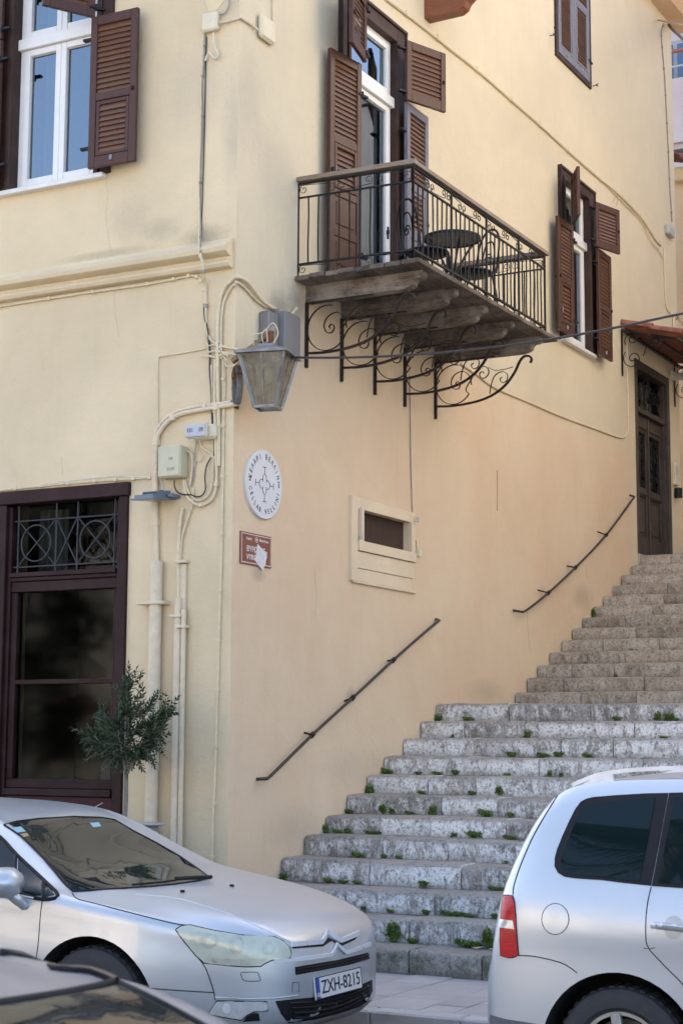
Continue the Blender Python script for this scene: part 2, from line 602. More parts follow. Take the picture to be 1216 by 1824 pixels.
sticker_mat = simple('torn pale sticker', (0.62, 0.62, 0.62), 0.6, var=0.12, scale=30)
tile_mat = simple('terracotta roof tile', (0.25, 0.095, 0.06), 0.8, var=0.4, scale=7, bmp=0.4, rnd_amt=0.2)
pink_mat = plaster('pink apartment render', (0.52, 0.43, 0.41), streak=0.1)
tan_mat = plaster('tan house render', (0.62, 0.48, 0.33), streak=0.2)
soffit_mat = simple('pale ochre soffit', (0.66, 0.46, 0.30), 0.85, var=0.06)
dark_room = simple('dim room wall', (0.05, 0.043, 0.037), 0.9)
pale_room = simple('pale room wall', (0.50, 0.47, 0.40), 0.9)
curtain_mat = simple('thin white curtain', (0.72, 0.75, 0.78), 0.9, var=0.06, scale=4, stretch=(12, 12, 0.3))


def glass_mat(name, tint, refl, base_t, rough=0.0):
    """window glass: a mirror reflection by angle over a tinted see-through pane"""
    m = bpy.data.materials.new(name)
    m.use_nodes = True
    nt = m.node_tree
    nt.nodes.remove(nt.nodes['Principled BSDF'])
    out = nt.nodes['Material Output']
    tr = N(nt, 'ShaderNodeBsdfTransparent')
    tr.inputs[0].default_value = (*tint, 1)
    gl = N(nt, 'ShaderNodeBsdfGlossy')
    gl.inputs['Roughness'].default_value = rough
    gl.inputs[0].default_value = (0.80, 0.90, 1, 1)
    fr = N(nt, 'ShaderNodeFresnel')
    fr.inputs[0].default_value = refl
    mx = N(nt, 'ShaderNodeMixShader')
    nt.links.new(fr.outputs[0], mx.inputs[0])
    nt.links.new(tr.outputs[0], mx.inputs[1])
    nt.links.new(gl.outputs[0], mx.inputs[2])
    nt.links.new(mx.outputs[0], out.inputs[0])
    MATS[name] = m
    return m


win_glass = glass_mat('window glass', (0.30, 0.36, 0.40), 2.9, 0.7)
shop_glass = glass_mat('shop window glass', (0.45, 0.45, 0.43), 1.27, 0.5, rough=0.05)


def stone_mat(name, c_dark, c_mid, c_pale, pale_amt, brown=0.0, moss=0.0):
    m, nt, n, b = nodes_of(name)
    g = nt.nodes.new('ShaderNodeNewGeometry')
    pos = g.outputs['Position']
    oi = nt.nodes.new('ShaderNodeObjectInfo')
    off = nt.nodes.new('ShaderNodeVectorMath')
    off.operation = 'MULTIPLY_ADD'
    cmb = nt.nodes.new('ShaderNodeCombineXYZ')
    for i in range(3):
        nt.links.new(oi.outputs['Random'], cmb.inputs[i])
    nt.links.new(cmb.outputs[0], off.inputs[0])
    off.inputs[1].default_value = (7, 13, 5)
    nt.links.new(pos, off.inputs[2])
    P = off.outputs[0]
    f1 = noise_tex(nt, P, 5.0, 10, 0.72, 0.3)
    f2 = noise_tex(nt, P, 38.0, 10, 0.82, 0.2)
    f3 = noise_tex(nt, P, 110.0, 4, 0.7)
    out = mix(nt, ramp(nt, f1, [(0.36, 0.0), (0.62, 1.0)]), c_dark, c_mid)
    # flaking limewash on the upright faces
    mp = nt.nodes.new('ShaderNodeMapping')
    mp.inputs['Scale'].default_value = (1, 1, 0.45)
    nt.links.new(P, mp.inputs[0])
    fl = noise_tex(nt, mp.outputs[0], 11.0, 14, 0.86, 0.4)
    sn = nt.nodes.new('ShaderNodeSeparateXYZ')
    nt.links.new(g.outputs['Normal'], sn.inputs[0])
    upf = math_(nt, 'ABSOLUTE', sn.outputs['Z'])
    side = math_(nt, 'SUBTRACT', 1.0, math_(nt, 'MULTIPLY', upf, 1.2), clamp=True)
    k = math_(nt, 'ADD', fl, math_(nt, 'MULTIPLY_ADD', oi.outputs['Random'], 0.07, -0.035))
    lw = math_(nt, 'MULTIPLY', ramp(nt, k, [(0.45, 0.0), (0.53, 1.0)]), math_(nt, 'MULTIPLY', side, pale_amt))
    out = mix(nt, lw, out, c_pale)
    # walked-on treads are dusty and even
    tread = mix(nt, ramp(nt, f1, [(0.3, 0.0), (0.7, 1.0)]), tuple(c * 0.72 for c in c_mid), tuple(c * 0.98 for c in c_mid))
    out = mix(nt, math_(nt, 'MULTIPLY', upf, 0.8), out, tread)
    # dark runs and pits
    out = mix(nt, math_(nt, 'MULTIPLY', ramp(nt, f2, [(0.50, 0.0), (0.60, 1.0)]), 0.78), out, tuple(c * 0.38 for c in c_dark))
    if brown:
        fb = noise_tex(nt, P, 2.2, 8, 0.7, 0.3)
        out = mix(nt, math_(nt, 'MULTIPLY', ramp(nt, fb, [(0.48, 0.0), (0.66, 1.0)]), brown), out, (0.24, 0.135, 0.075))
    if moss:
        fm = noise_tex(nt, P, 6.0, 8, 0.75)
        out = mix(nt, math_(nt, 'MULTIPLY', ramp(nt, fm, [(0.42, 0.0), (0.6, 1.0)]), math_(nt, 'MULTIPLY', side, moss)), out, (0.085, 0.085, 0.045))
    hs = nt.nodes.new('ShaderNodeHueSaturation')
    nt.links.new(out, hs.inputs['Color'])
    nt.links.new(math_(nt, 'MULTIPLY_ADD', oi.outputs['Random'], 0.22, 0.89), hs.inputs['Value'])
    nt.links.new(hs.outputs[0], b.inputs['Base Color'])
    b.inputs['Roughness'].default_value = 0.85
    b.inputs['Specular IOR Level'].default_value = 0.3
    c1 = bump(nt, b, f1, 0.5, 0.02)
    c2 = bump(nt, b, f2, 0.6, 0.012, c1)
    bump(nt, b, f3, 0.35, 0.004, c2)
    MATS[name] = m
    return m


stone_low = stone_mat('limewashed grey stone', (0.20, 0.18, 0.16), (0.42, 0.385, 0.345), (0.86, 0.845, 0.82), 0.95)
stone_moss = stone_mat('mossy bottom stone', (0.18, 0.168, 0.145), (0.29, 0.27, 0.24), (0.5, 0.48, 0.43), 0.5, moss=0.8)
stone_up = stone_mat('brown grey stone', (0.19, 0.168, 0.138), (0.41, 0.358, 0.295), (0.64, 0.58, 0.50), 0.55, brown=0.26)
slab_mat = simple('grey paving slab', (0.36, 0.335, 0.325), 0.75, var=0.14, scale=3, bmp=0.2, bscale=90, rnd_amt=0.13)
kerb_mat = simple('pale kerb stone', (0.42, 0.40, 0.39), 0.8, var=0.15, scale=6, bmp=0.3)
asphalt_mat = simple('worn asphalt', (0.055, 0.055, 0.058), 0.9, var=0.3, scale=5, bmp=0.6, bscale=160)
ground_mat = simple('dusty ground', (0.29, 0.275, 0.25), 0.9, var=0.15, scale=0.5, bmp=0.2)
soil_mat = simple('rubble behind steps', (0.14, 0.12, 0.10), 0.95, var=0.3, scale=8)


def leaf_mat(name, c1, c2, rough=0.5):
    m, nt, n, b = nodes_of(name)
    g = nt.nodes.new('ShaderNodeNewGeometry')
    f = noise_tex(nt, g.outputs['Position'], 14.0, 4, 0.7)
    r_ = g.outputs['Random Per Island']
    out = mix(nt, math_(nt, 'MULTIPLY_ADD', r_, 0.7, math_(nt, 'MULTIPLY', f, 0.3)), c1, c2)
    nt.links.new(out, b.inputs['Base Color'])
    b.inputs['Roughness'].default_value = rough
    b.inputs['Specular IOR Level'].default_value = 0.4
    tl = N(nt, 'ShaderNodeBsdfTranslucent')
    nt.links.new(out, tl.inputs[0])
    ms = N(nt, 'ShaderNodeMixShader')
    ms.inputs[0].default_value = 0.25
    nt.links.new(b.outputs[0], ms.inputs[1])
    nt.links.new(tl.outputs[0], ms.inputs[2])
    nt.links.new(ms.outputs[0], n['Material Output'].inputs[0])
    MATS[name] = m
    return m


olive_leaf = leaf_mat('olive leaf', (0.012, 0.028, 0.012), (0.05, 0.085, 0.036))
weed_leaf = leaf_mat('weed leaf', (0.07, 0.13, 0.026), (0.19, 0.27, 0.07))
tree_leaf = leaf_mat('broad tree leaf', (0.012, 0.026, 0.009), (0.032, 0.052, 0.016))
palm_leaf = leaf_mat('palm leaf', (0.035, 0.055, 0.02), (0.09, 0.12, 0.045))
bark_mat = simple('grey olive bark', (0.20, 0.175, 0.15), 0.9, var=0.3, scale=12, bmp=0.6, bscale=40)

vent_mat = plaster('vent cream paint', (0.70, 0.575, 0.42), streak=0.1)
sheen_shutter = wood('lilac grey sky sheen shutter paint', (0.125, 0.115, 0.14), (0.19, 0.18, 0.215), 0.38, (6, 6, 1), 5, bmp=0.12, rnd_amt=0.06)  # sky sheen on the brown varnish, painted in as a lilac grey base
crack_mat = simple('hairline crack', (.34, .29, .21), .9)
m = bpy.data.materials.new('grimy lantern glass')
m.use_nodes = True
_nt = m.node_tree
_b = _nt.nodes['Principled BSDF']
_g = noise_tex(_nt, coord(_nt), 7.0, 8, 0.7)
_b.inputs['Roughness'].default_value = 0.15
_nt.links.new(mix(_nt, _g, (0.15, 0.13, 0.095), (0.36, 0.33, 0.27)), _b.inputs['Base Color'])
_t = N(_nt, 'ShaderNodeBsdfTransparent')
_t.inputs[0].default_value = (0.92, 0.9, 0.84, 1)
_x = N(_nt, 'ShaderNodeMixShader')
_nt.links.new(math_(_nt, 'MULTIPLY_ADD', ramp(_nt, _g, [(0.35, 0.0), (0.65, 1.0)]), 0.38, 0.20), _x.inputs[0])
_nt.links.new(_t.outputs[0], _x.inputs[1])
_nt.links.new(_b.outputs[0], _x.inputs[2])
_nt.links.new(_x.outputs[0], _nt.nodes['Material Output'].inputs[0])
lantern_glass = m

# ------------------------------------------------------------------ the corner house
house = thing('corner_house', 'cream plastered corner house whose two walls meet beside the stone steps', 'house', (0, 0, 0))


def wall_panel(holes, u0, u1, v0, v1, side, name, mat, depth=0.32):
    """a wall face with real openings and reveals; side: False facade (normal -y), True side wall (normal +x)"""
    P = (lambda u, v, d: (d, u, v)) if side else (lambda u, v, d: (u, -d, v))
    us = sorted({u0, u1, *[h[0] for h in holes], *[h[1] for h in holes]})
    vs = sorted({v0, v1, *[h[2] for h in holes], *[h[3] for h in holes]})
    mb = MB()
    for i in range(len(us) - 1):
        for j in range(len(vs) - 1):
            cu, cv = (us[i] + us[i + 1]) / 2, (vs[j] + vs[j + 1]) / 2
            if any(h[0] < cu < h[1] and h[2] < cv < h[3] for h in holes):
                continue
            mb.add([P(us[i], vs[j], 0), P(us[i + 1], vs[j], 0), P(us[i + 1], vs[j + 1], 0), P(us[i], vs[j + 1], 0)], [(0, 1, 2, 3)])
    for a, b, c, d in holes:
        for (p, q) in (((a, c), (b, c)), ((b, c), (b, d)), ((b, d), (a, d)), ((a, d), (a, c))):
            mb.add([P(*p, 0), P(*q, 0), P(*q, -depth), P(*p, -depth)], [(0, 1, 2, 3)])
    o = mb.build(name, mat, house, fix=False)
    return o


EAVE = 12.2
F_HOLES = [(-2.36, -1.41, 6.42, 8.45), (-2.30, -1.0, 0.0, 3.70)]
S_HOLES = [(1.86, 2.83, 5.62, 8.42), (7.38, 8.25, 6.42, 8.42), (7.26, 8.38, 9.98, 12.0), (2.19, 3.17, 3.42, 3.71), (10.0, 11.5, 4.10, 6.74)]
wall_panel(F_HOLES, -9.0, 0.0, -0.15, EAVE, False, 'facade_wall', facade_mat)
wall_panel(S_HOLES, 0.0, 12.0, -0.15, EAVE, True, 'side_wall', side_mat)
mb = MB()
mb.add([(0, 12, -.15), (-9, 12, -.15), (-9, 12, EAVE), (0, 12, EAVE)], [(0, 1, 2, 3)])
mb.build('rear_wall', side_mat, house, fix=False)
mb = MB()
mb.add([(-9, 0, -.15), (-9, 12, -.15), (-9, 12, EAVE), (-9, 0, EAVE)], [(0, 1, 2, 3)])
mb.build('end_wall', facade_mat, house, fix=False)

# rooms behind the openings
def room(x0, x1, y0, y1, z0, z1, mat):
    mb = MB()
    mb.box((x0, y0, z0), (x1, y1, z1))
    return mb.v, mb.f


def room_open(name, mat, b, open_face):
    """a box with one face left open towards the window"""
    (x0, y0, z0), (x1, y1, z1) = b
    mb = MB()
    mb.box((x0, y0, z0), (x1, y1, z1))
    i = {'-x': 0, '+x': 1, '-y': 2, '+y': 3}[open_face]
    del mb.f[i]
    del mb.mi[i]
    return mb.build(name, mat, house, fix=False)


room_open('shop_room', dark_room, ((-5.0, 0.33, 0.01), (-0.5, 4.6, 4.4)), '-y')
room_open('upper_room', pale_room, ((-3.6, 0.33, 5.6), (-0.6, 3.6, 8.9)), '-y')
room_open('balcony_room', pale_room, ((-3.4, 1.2, 5.5), (-0.33, 3.7, 8.9)), '+x') if False else None
mb = MB()
mb.box((-3.0, 1.5, 5.55), (-0.33, 3.3, 8.8))
del mb.f[1]; del mb.mi[1]
mb.build('balcony_room', pale_room, house, fix=False)
mb = MB()
mb.box((-3.0, 6.8, 5.9), (-0.33, 9.2, 8.8))
del mb.f[1]; del mb.mi[1]
mb.build('far_room', pale_room, house, fix=False)
mb = MB()
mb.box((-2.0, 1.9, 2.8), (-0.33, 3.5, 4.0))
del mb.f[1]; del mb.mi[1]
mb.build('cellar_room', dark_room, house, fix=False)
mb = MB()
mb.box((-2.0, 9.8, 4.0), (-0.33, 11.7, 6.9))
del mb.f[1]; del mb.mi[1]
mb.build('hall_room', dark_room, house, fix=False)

# string course on the facade: a torus over a small fillet, ending short of the corner
prof = [(0, 5.70), (.035, 5.695), (.045, 5.66), (.075, 5.645), (.095, 5.61), (.088, 5.575), (.06, 5.555), (.03, 5.548), (.03, 5.525), (.05, 5.51), (.056, 5.485), (.045, 5.462), (.02, 5.452), (0, 5.45)]
prof = [(d * 1.35, z - 0.035) for d, z in prof]
mb = MB()
mb.prism([(-9.0, -d, z) for d, z in prof], (8.975, 0, 0))
mb.build('string_course', facade_mat, house, smooth=35)
# hairline cracks in the render
for pts in ([(188, 305), (190, 325), (193, 345), (191, 362), (189, 380), (190, 400), (193, 420), (198, 447)], [(175, 452), (174, 465), (172, 475), (178, 490)], [(50, 483), (51, 496)], [(110, 815), (112, 845)], [(203, 515), (206, 560), (212, 600)]):
    mb = MB(); mb.tube([fw(x, y, -.0005) for x, y in pts], .0013, 4); mb.build('crack', crack_mat, house)
for pts in ([(830, 110), (842, 122), (850, 121), (862, 132), (871, 135)], [(560, 1010), (563, 1060), (561, 1100)], [(1042, 1005), (1045, 1030)], [(1078, 1020), (1080, 1032)], [(938, 1090), (940, 1130), (944, 1165)]):
    mb = MB(); mb.tube([sw(x, y, .0005) for x, y in pts], .0013, 4); mb.build('crack', crack_mat, house)
# flaked patch of bare render up by the junction box
mb = MB()
mb.prism([(-.34, 0, 7.78), (-.30, 0, 7.66), (-.22, 0, 7.66), (-.14, 0, 7.74), (-.10, 0, 7.86), (-.12, 0, 8.3), (-.3, 0, 8.3)], (0, -.004, 0))
mb.build('bare_patch', trim_mat, house)
# eaves
mb = MB()
mb.box((0.001, -0.5, EAVE), (0.26, 12.35, EAVE + .05))
mb.box((-9.0, -0.5, EAVE + .002), (0.0, -0.001, EAVE + .05))
mb.prism([(0.262, -.5, EAVE), (0.36, -.5, EAVE + .10), (0.36, -.5, EAVE + .16), (0.262, -.5, EAVE + .16)], (0, 12.9, 0))
mb.build('eaves', soffit_mat, house)
mb = MB()
mb.add([(.45, -.6, 12.40), (.45, 12.5, 12.40), (-9.4, 12.5, 12.40), (-9.4, -.6, 12.40), (-4.4, 4.2, 14.6), (-4.4, 7.8, 14.6)],
       [(0, 1, 5, 4), (1, 2, 5), (2, 3, 4, 5), (3, 0, 4), (0, 3, 2, 1)])
mb.build('roof', tile_mat, house)
# cream recessed strip left of the entrance is part of the wall colour; a low stone threshold closes the step
mb = MB()
mb.box((-.05, 10.02, 3.95), (0.02, 11.48, 4.10), .006)
mb.build('threshold', stone_up, house)


# ------------------------------------------------------------------ louvred shutters
_slat = {}


def slat_mesh(wd):
    k = round(wd, 3)
    if k not in _slat:
        mb = MB()
        mb.box((-wd / 2, -0.034, -0.0035), (wd / 2, 0.034, 0.0035), 0.0015, Matrix.Rotation(R(72), 4, 'X'))
        me = bpy.data.meshes.new('slat')
        me.from_pydata(mb.v, [], mb.f)
        me.materials.append(slat_mat)
        _slat[k] = me
    return _slat[k]


def shutter(parent, hinge, along, width, z0, z1, lower=None, panels=False, mid=0.55, flip=1, latch=None, metal=True, mat=None):
    """one leaf: hinge (x, y) at its foot, along = direction of its width; lower: 'flap' adds the small hinged lower louvre"""
    a = Vector((along[0], along[1], 0)).normalized()
    rot = math.atan2(a.y, a.x)
    h = z1 - z0
    T = 0.040
    st, rl = 0.066, 0.085
    mb = MB()
    c = 0.004
    mb.box((0, -T / 2, 0), (st, T / 2, h), c)
    mb.box((width - st, -T / 2, 0), (width, T / 2, h), c)
    mb.box((st, -T / 2 + .002, h - rl), (width - st, T / 2 - .002, h), c)
    mb.box((st, -T / 2 + .002, 0), (width - st, T / 2 - .002, rl * 1.15), c)
    zones = []
    base = rl * 1.15
    if panels:                                  # two raised panels under a lower louvre
        pz = [base, base + .30, base + .37, base + .67]
        mb.box((st, -T / 2 + .002, pz[1]), (width - st, T / 2 - .002, pz[2]), c)
        for q in (0, 2):
            mb.box((st, -.008, pz[q]), (width - st, .008, pz[q + 1]))
            mb.box((st + .035, -.016, pz[q] + .035), (width - st - .035, .016, pz[q + 1] - .035), .012)
        mb.box((st, -T / 2 + .002, pz[3]), (width - st, T / 2 - .002, pz[3] + .07), c)
        base = pz[3] + .07
    if lower:
        zm = base + (h - rl - base) * (1 - mid)
        mb.box((st, -T / 2 + .002, zm - .035), (width - st, T / 2 - .002, zm + .035), c)
        # the flap's own little frame
        f = 0.035
        fz0, fz1 = base + .004, zm - .039
        mb.box((st + .004, -T / 2 + .006, fz0), (st + .004 + f, T / 2 + .002, fz1), c)
        mb.box((width - st - f - .004, -T / 2 + .006, fz0), (width - st - .004, T / 2 + .002, fz1), c)
        mb.box((st + .004 + f, -T / 2 + .007, fz1 - f), (width - st - f - .004, T / 2 + .001, fz1), c)
        mb.box((st + .004 + f, -T / 2 + .007, fz0), (width - st - f - .004, T / 2 + .001, fz0 + f), c)
        zones.append((fz0 + f, fz1 - f, width - 2 * (st + f + .004)))
        zones.append((zm + .035, h - rl, width - 2 * st))
    else:
        zones.append((base, h - rl, width - 2 * st))
    o = mb.build('shutter', mat or shutter_mat, parent, smooth=30)
    o.location = (hinge[0], hinge[1], z0)
    o.rotation_euler = (0, 0, rot)
    for za, zb, wd in zones:
        n = max(2, round((zb - za) / 0.046))
        for i in range(n):
            s = bpy.data.objects.new('slat', slat_mesh(wd))
            COL.objects.link(s)
            s.parent = o
            s.location = (width / 2, 0, za + (i + .5) * (zb - za) / n)
            s.rotation_euler = (0, 0, 0 if flip > 0 else math.pi)
    if metal:
        for zz in (h * .14, h * .86):
            mb = MB()
            mb.box((-.09, -.010, zz - .012), (.05, .010 + T / 2, zz + .012), .003)
            mb.tube([(-.004, T / 2 + .006, zz - .03), (-.004, T / 2 + .006, zz + .03)], .011, 8)
            mb.build('hinge', iron_mat, o)
        lx = width - st / 2
        mb = MB()
        mb.box((lx - .011, -T / 2 - .018, h * .46), (lx + .011, T / 2 + .018, h * .46 + .035), .004)
        mb.build('latch', iron_mat, o)
        if lower:
            mb = MB()
            mb.box((width * .5 - .014, -T / 2 - .012, .04), (width * .5 + .014, T / 2 + .012, .09), .006)
            mb.build('catch', zinc_mat, o)
            mb = MB()
            mb.tube([(lx, sgn * (T / 2 + .008), base + .12 + .0) if False else (lx - .05, sgn * (T / 2 + .008), base + z_) for sgn in (1,) for z_ in (.12, .16, .20)], .006, 5)
            mb.build('hook', zinc_mat, o)
    return o


def opening(name, label, cat, side, u0, u1, v0, v1, casing=(.14, .14, .16), recess=.10, transom=None, sashes=1, door=False, frame=.055, sill=True, glass=None):
    """casing boards, a white frame with transom and sashes, panes; returns the thing and its placing function"""
    P = (lambda u, v, d: (d, u, v)) if side else (lambda u, v, d: (u, -d, v))
    root = thing(name, label, cat, P((u0 + u1) / 2, v0, 0), kind='thing')
    L, Rr, Tp = casing

    def bx(mb, u_0, u_1, v_0, v_1, d0, d1, ch=.004):
        mb.box(P(u_0, v_0, d0), P(u_1, v_1, d1), ch)
    if L:
        mb = MB()
        bx(mb, u0 - L, u0 - .035, v0 - (.0 if sill else 0), v1 + Tp, -.02, .035)
        bx(mb, u0 - .035, u0 + .014, v0, v1 + .035, -.12, .052)
        bx(mb, u0 - L, u0 - L + .03, v0, v1 + Tp, .036, .05)
        mb.build('casing_board', casing_mat, root)
    if Rr:
        mb = MB()
        bx(mb, u1 + .035, u1 + Rr, v0, v1 + Tp, -.02, .035)
        bx(mb, u1 - .014, u1 + .035, v0, v1 + .035, -.12, .052)
        bx(mb, u1 + Rr - .03, u1 + Rr, v0, v1 + Tp, .036, .05)
        mb.build('casing_board', casing_mat, root)
    if Tp:
        mb = MB()
        bx(mb, u0 - .034, u1 + .034, v1 + .036, v1 + Tp - .03, -.02, .034)
        bx(mb, u0 - L + .001, u1 + Rr - .001, v1 + Tp - .03, v1 + Tp + .004, -.02, .054)
        bx(mb, u0 + .016, u1 - .016, v1 - .014, v1 + .034, -.12, .051)
        mb.build('casing_head', casing_mat, root)
    a, b = u0 + .015, u1 - .015
    r0, r1 = -recess - .06, -recess
    mb = MB()
    bx(mb, a, a + frame, v0, v1, r0, r1)
    bx(mb, b - frame, b, v0, v1, r0, r1)
    bx(mb, a + frame, b - frame, v1 - frame, v1, r0, r1 - .002)
    bx(mb, a + frame, b - frame, v0, v0 + frame * .8, r0, r1 - .002)
    if transom:
        bx(mb, a - .002, b + .002, transom - .055, transom + .045, r0 + .01, r1 + .045)
    mb.build('window_frame', white_pvc, root)
    ia, ib = a + frame + .003, b - frame - .003
    zones = [(v0 + frame * .8 + .003, (transom - .058) if transom else v1 - frame - .003)]
    if transom:
        zones.append((transom + .048, v1 - frame - .003))
    for z0, z1 in zones:
        wd = (ib - ia) / sashes
        for k in range(sashes):
            s0, s1 = ia + k * wd + (.001 if k else 0), ia + (k + 1) * wd - (.001 if k < sashes - 1 else 0)
            sf = .058
            mb = MB()
            bx(mb, s0, s0 + sf, z0, z1, r0 + .012, r1 + .014)
            bx(mb, s1 - sf, s1, z0, z1, r0 + .012, r1 + .014)
            bx(mb, s0 + sf, s1 - sf, z1 - sf, z1, r0 + .012, r1 + .012)
            bx(mb, s0 + sf, s1 - sf, z0, z0 + sf * 1.15, r0 + .012, r1 + .012)
            sash = mb.build('sash', white_pvc, root)
            g = MB()
            q0, q1, w0, w1 = s0 + sf, s1 - sf, z0 + sf * 1.15, z1 - sf
            g.add([P(q0, w0, r1 - .022), P(q1, w0, r1 - .022), P(q1, w1, r1 - .022), P(q0, w1, r1 - .022)], [(0, 1, 2, 3)])
            g.build('pane', glass or win_glass, sash, fix=False)
            gk = MB()
            bx(gk, q0, q0 + .008, w0, w1, r1 - .021, r1 - .008, 0)
            bx(gk, q1 - .008, q1, w0, w1, r1 - .021, r1 - .008, 0)
            bx(gk, q0 + .008, q1 - .008, w1 - .008, w1, r1 - .021, r1 - .009, 0)
            bx(gk, q0 + .008, q1 - .008, w0, w0 + .008, r1 - .021, r1 - .009, 0)
            gk.build('gasket', plastic_grey, sash)
    if sill:
        mb = MB()
        bx(mb, u0 - .10, u1 + .10, v0 - .045, v0 - .002, -.2, .075, .006)
        mb.build('window_sill', sill_mat, root)
    return root, P


# street window, first floor
wA, PA = opening('shuttered_window', 'two sash white window with brown louvred shutters above the shopfront', 'window', False, -2.36, -1.41, 6.42, 8.45, transom=7.79, sashes=2, recess=.07)
shutter(wA, (-1.412, -.125), (1, .03), .475, 6.435, 7.79, lower='flap')
shutter(wA, (-1.412, -.10), (-.50, -.86), .475, 7.80, 8.42, flip=-1)
shutter(wA, (-2.40, -.125), (-1, .03), .475, 6.435, 7.79, lower='flap', flip=-1)
shutter(wA, (-2.40, -.125), (-1, -.08), .475, 7.80, 8.42, flip=-1)
mb = MB()
for i in range(60):
    u = -2.2 + .36 * i / 59
    d = .25 + .022 * math.sin(i * .9) + .008 * math.sin(i * 2.3)
    mb.v += [(u, d, 6.45), (u, d, 8.4)]
    if i:
        mb.f.append((2 * i - 2, 2 * i, 2 * i + 1, 2 * i - 1)); mb.mi.append(0)
mb.build('curtain', curtain_mat, wA, smooth=180, fix=False)

# balcony door
wB, PB = opening('french_window', 'tall white glazed door with four open brown shutters giving on the balcony', 'french window', True, 1.86, 2.83, 5.62, 8.42, casing=(.16, .22, .17), transom=7.79, sashes=1, recess=.025, sill=False, frame=.05)
shutter(wB, (.150, 1.855), (-.07, -.478), .475, 5.68, 7.80, lower='flap', panels=True, mid=.62, flip=-1)
shutter(wB, (.20, 1.85), (.10, -.46), .475, 7.805, 8.42, flip=-1)
shutter(wB, (.12, 2.86), (.0, 1), .475, 5.68, 7.80, lower='flap', panels=True, mid=.62, mat=sheen_shutter)
shutter(wB, (.15, 2.80), (.178, .45), .52, 7.79, 8.40)
mb = MB()
mb.box((-.012, 2.715, 6.40), (.006, 2.735, 6.52), .004)
mb.box((-.012, 2.705, 6.44), (.02, 2.7149, 6.48), .003)
mb.build('door_handle', iron_mat, wB)

def side_curtain(parent, y0, y1, z0, z1, x, mat):
    mb = MB()
    n = 50
    for i in range(n):
        y = y0 + (y1 - y0) * i / (n - 1)
        d = x + .018 * math.sin(i * .85) + .008 * math.sin(i * 2.1)
        mb.v += [(d, y, z0), (d, y, z1)]
        if i:
            mb.f.append((2 * i - 2, 2 * i, 2 * i + 1, 2 * i - 1)); mb.mi.append(0)
    mb.build('curtain', mat, parent, smooth=180, fix=False)


side_curtain(wB, 1.92, 2.80, 5.66, 8.38, -.22, simple('grey green blind', (.42, .46, .46), .9, var=.08))
# the further window on the steps side
wC, PC = opening('shuttered_window', 'narrow white window with four open brown shutters right of the balcony', 'window', True, 7.38, 8.25, 6.42, 8.42, casing=(.13, .22, .14), transom=7.79, sashes=1, recess=.04)
shutter(wC, (.13, 7.375), (-.02, -.46), .46, 6.43, 7.81, lower='flap', flip=-1)
shutter(wC, (.12, 7.42), (.21, -.36), .44, 7.82, 8.42, flip=-1)
shutter(wC, (.12, 8.27), (.0, 1), .48, 6.41, 7.775, lower='flap')
shutter(wC, (.13, 8.19), (.12, .40), .50, 7.77, 8.35)

side_curtain(wC, 7.42, 8.22, 6.45, 8.40, -.28, curtain_mat)
# the top window with its shutters closed
wD = thing('shuttered_window', 'closed pair of brown louvred shutters high under the eaves', 'window', (0, 7.82, 9.98), kind='thing')
mb = MB()
mb.box((-.05, 7.20, 9.93), (.028, 7.265, 12.1), .004)
mb.box((-.05, 8.375, 9.93), (.028, 8.44, 12.1), .004)
mb.box((-.05, 7.266, 9.93), (.03, 8.374, 9.985), .004)
mb.build('casing_board', casing_mat, wD)
shutter(wD, (.012, 7.275), (0, 1), .54, 9.995, 12.02, lower='flap', metal=True, mat=sheen_shutter)
shutter(wD, (.012, 8.365), (0, -1), .54, 9.995, 12.02, lower='flap', flip=-1, metal=True, mat=sheen_shutter)
for k, (py_, lab) in enumerate([(7.05, 'small iron shutter stay left of the closed top shutters'), (8.55, 'small iron shutter stay below and right of the closed top shutters')]):
    mb = MB()
    zz = 10.12 if k == 0 else 10.02
    mb.tube([(0, py_, zz), (.06, py_, zz), (.065, py_ + .02, zz + .03)], .006, 6)
    mb.box((.05, py_ - .035, zz - .008), (.062, py_ + .035, zz + .008), .002)
    tag(mb.build('shutter_stay', iron_mat), lab, 'shutter stay', 'shutter stays on the side wall')

# ------------------------------------------------------------------ the little cellar vent window
vent = thing('vent_window', 'small cream painted timber vent window with a dark opening low on the side wall', 'window', (0, 2.6, 3.05), kind='thing')


def qd(mb, pts, x0, x1):
    """an upright board on the side wall: (y, z) outline, from x0 out to x1"""
    mb.prism([(x0, y, z) for y, z in pts], (x1 - x0, 0, 0))


mb = MB()
qd(mb, [(1.955, 3.05), (2.075, 3.05), (2.075, 3.815), (1.955, 3.815)], .001, .030)
mb.build('frame_board', vent_mat, vent)
mb = MB()
qd(mb, [(2.08, 3.71), (3.26, 3.71), (3.26, 3.81), (2.08, 3.81)], .001, .022)
mb.build('frame_board', vent_mat, vent)
mb = MB()
qd(mb, [(2.08, 3.33), (3.26, 3.33), (3.26, 3.42), (2.08, 3.42)], .001, .040)
mb.build('frame_board', vent_mat, vent)
mb = MB()
qd(mb, [(2.095, 3.422), (2.19, 3.422), (2.19, 3.708), (2.095, 3.708)], .001, .031)
mb.build('frame_board', vent_mat, vent)
mb = MB()
qd(mb, [(3.17, 3.422), (3.245, 3.422), (3.245, 3.708), (3.17, 3.708)], .001, .031)
mb.build('frame_board', vent_mat, vent)
mb = MB()
qd(mb, [(2.08, 3.172), (3.235, 3.172), (3.235, 3.322), (2.08, 3.322)], .001, .022)
mb.build('lower_board', vent_mat, vent)
mb = MB()
qd(mb, [(2.08, 3.055), (3.19, 3.055), (3.19, 3.166), (2.08, 3.166)], .001, .015)
mb.build('lower_board', vent_mat, vent)
mb = MB()
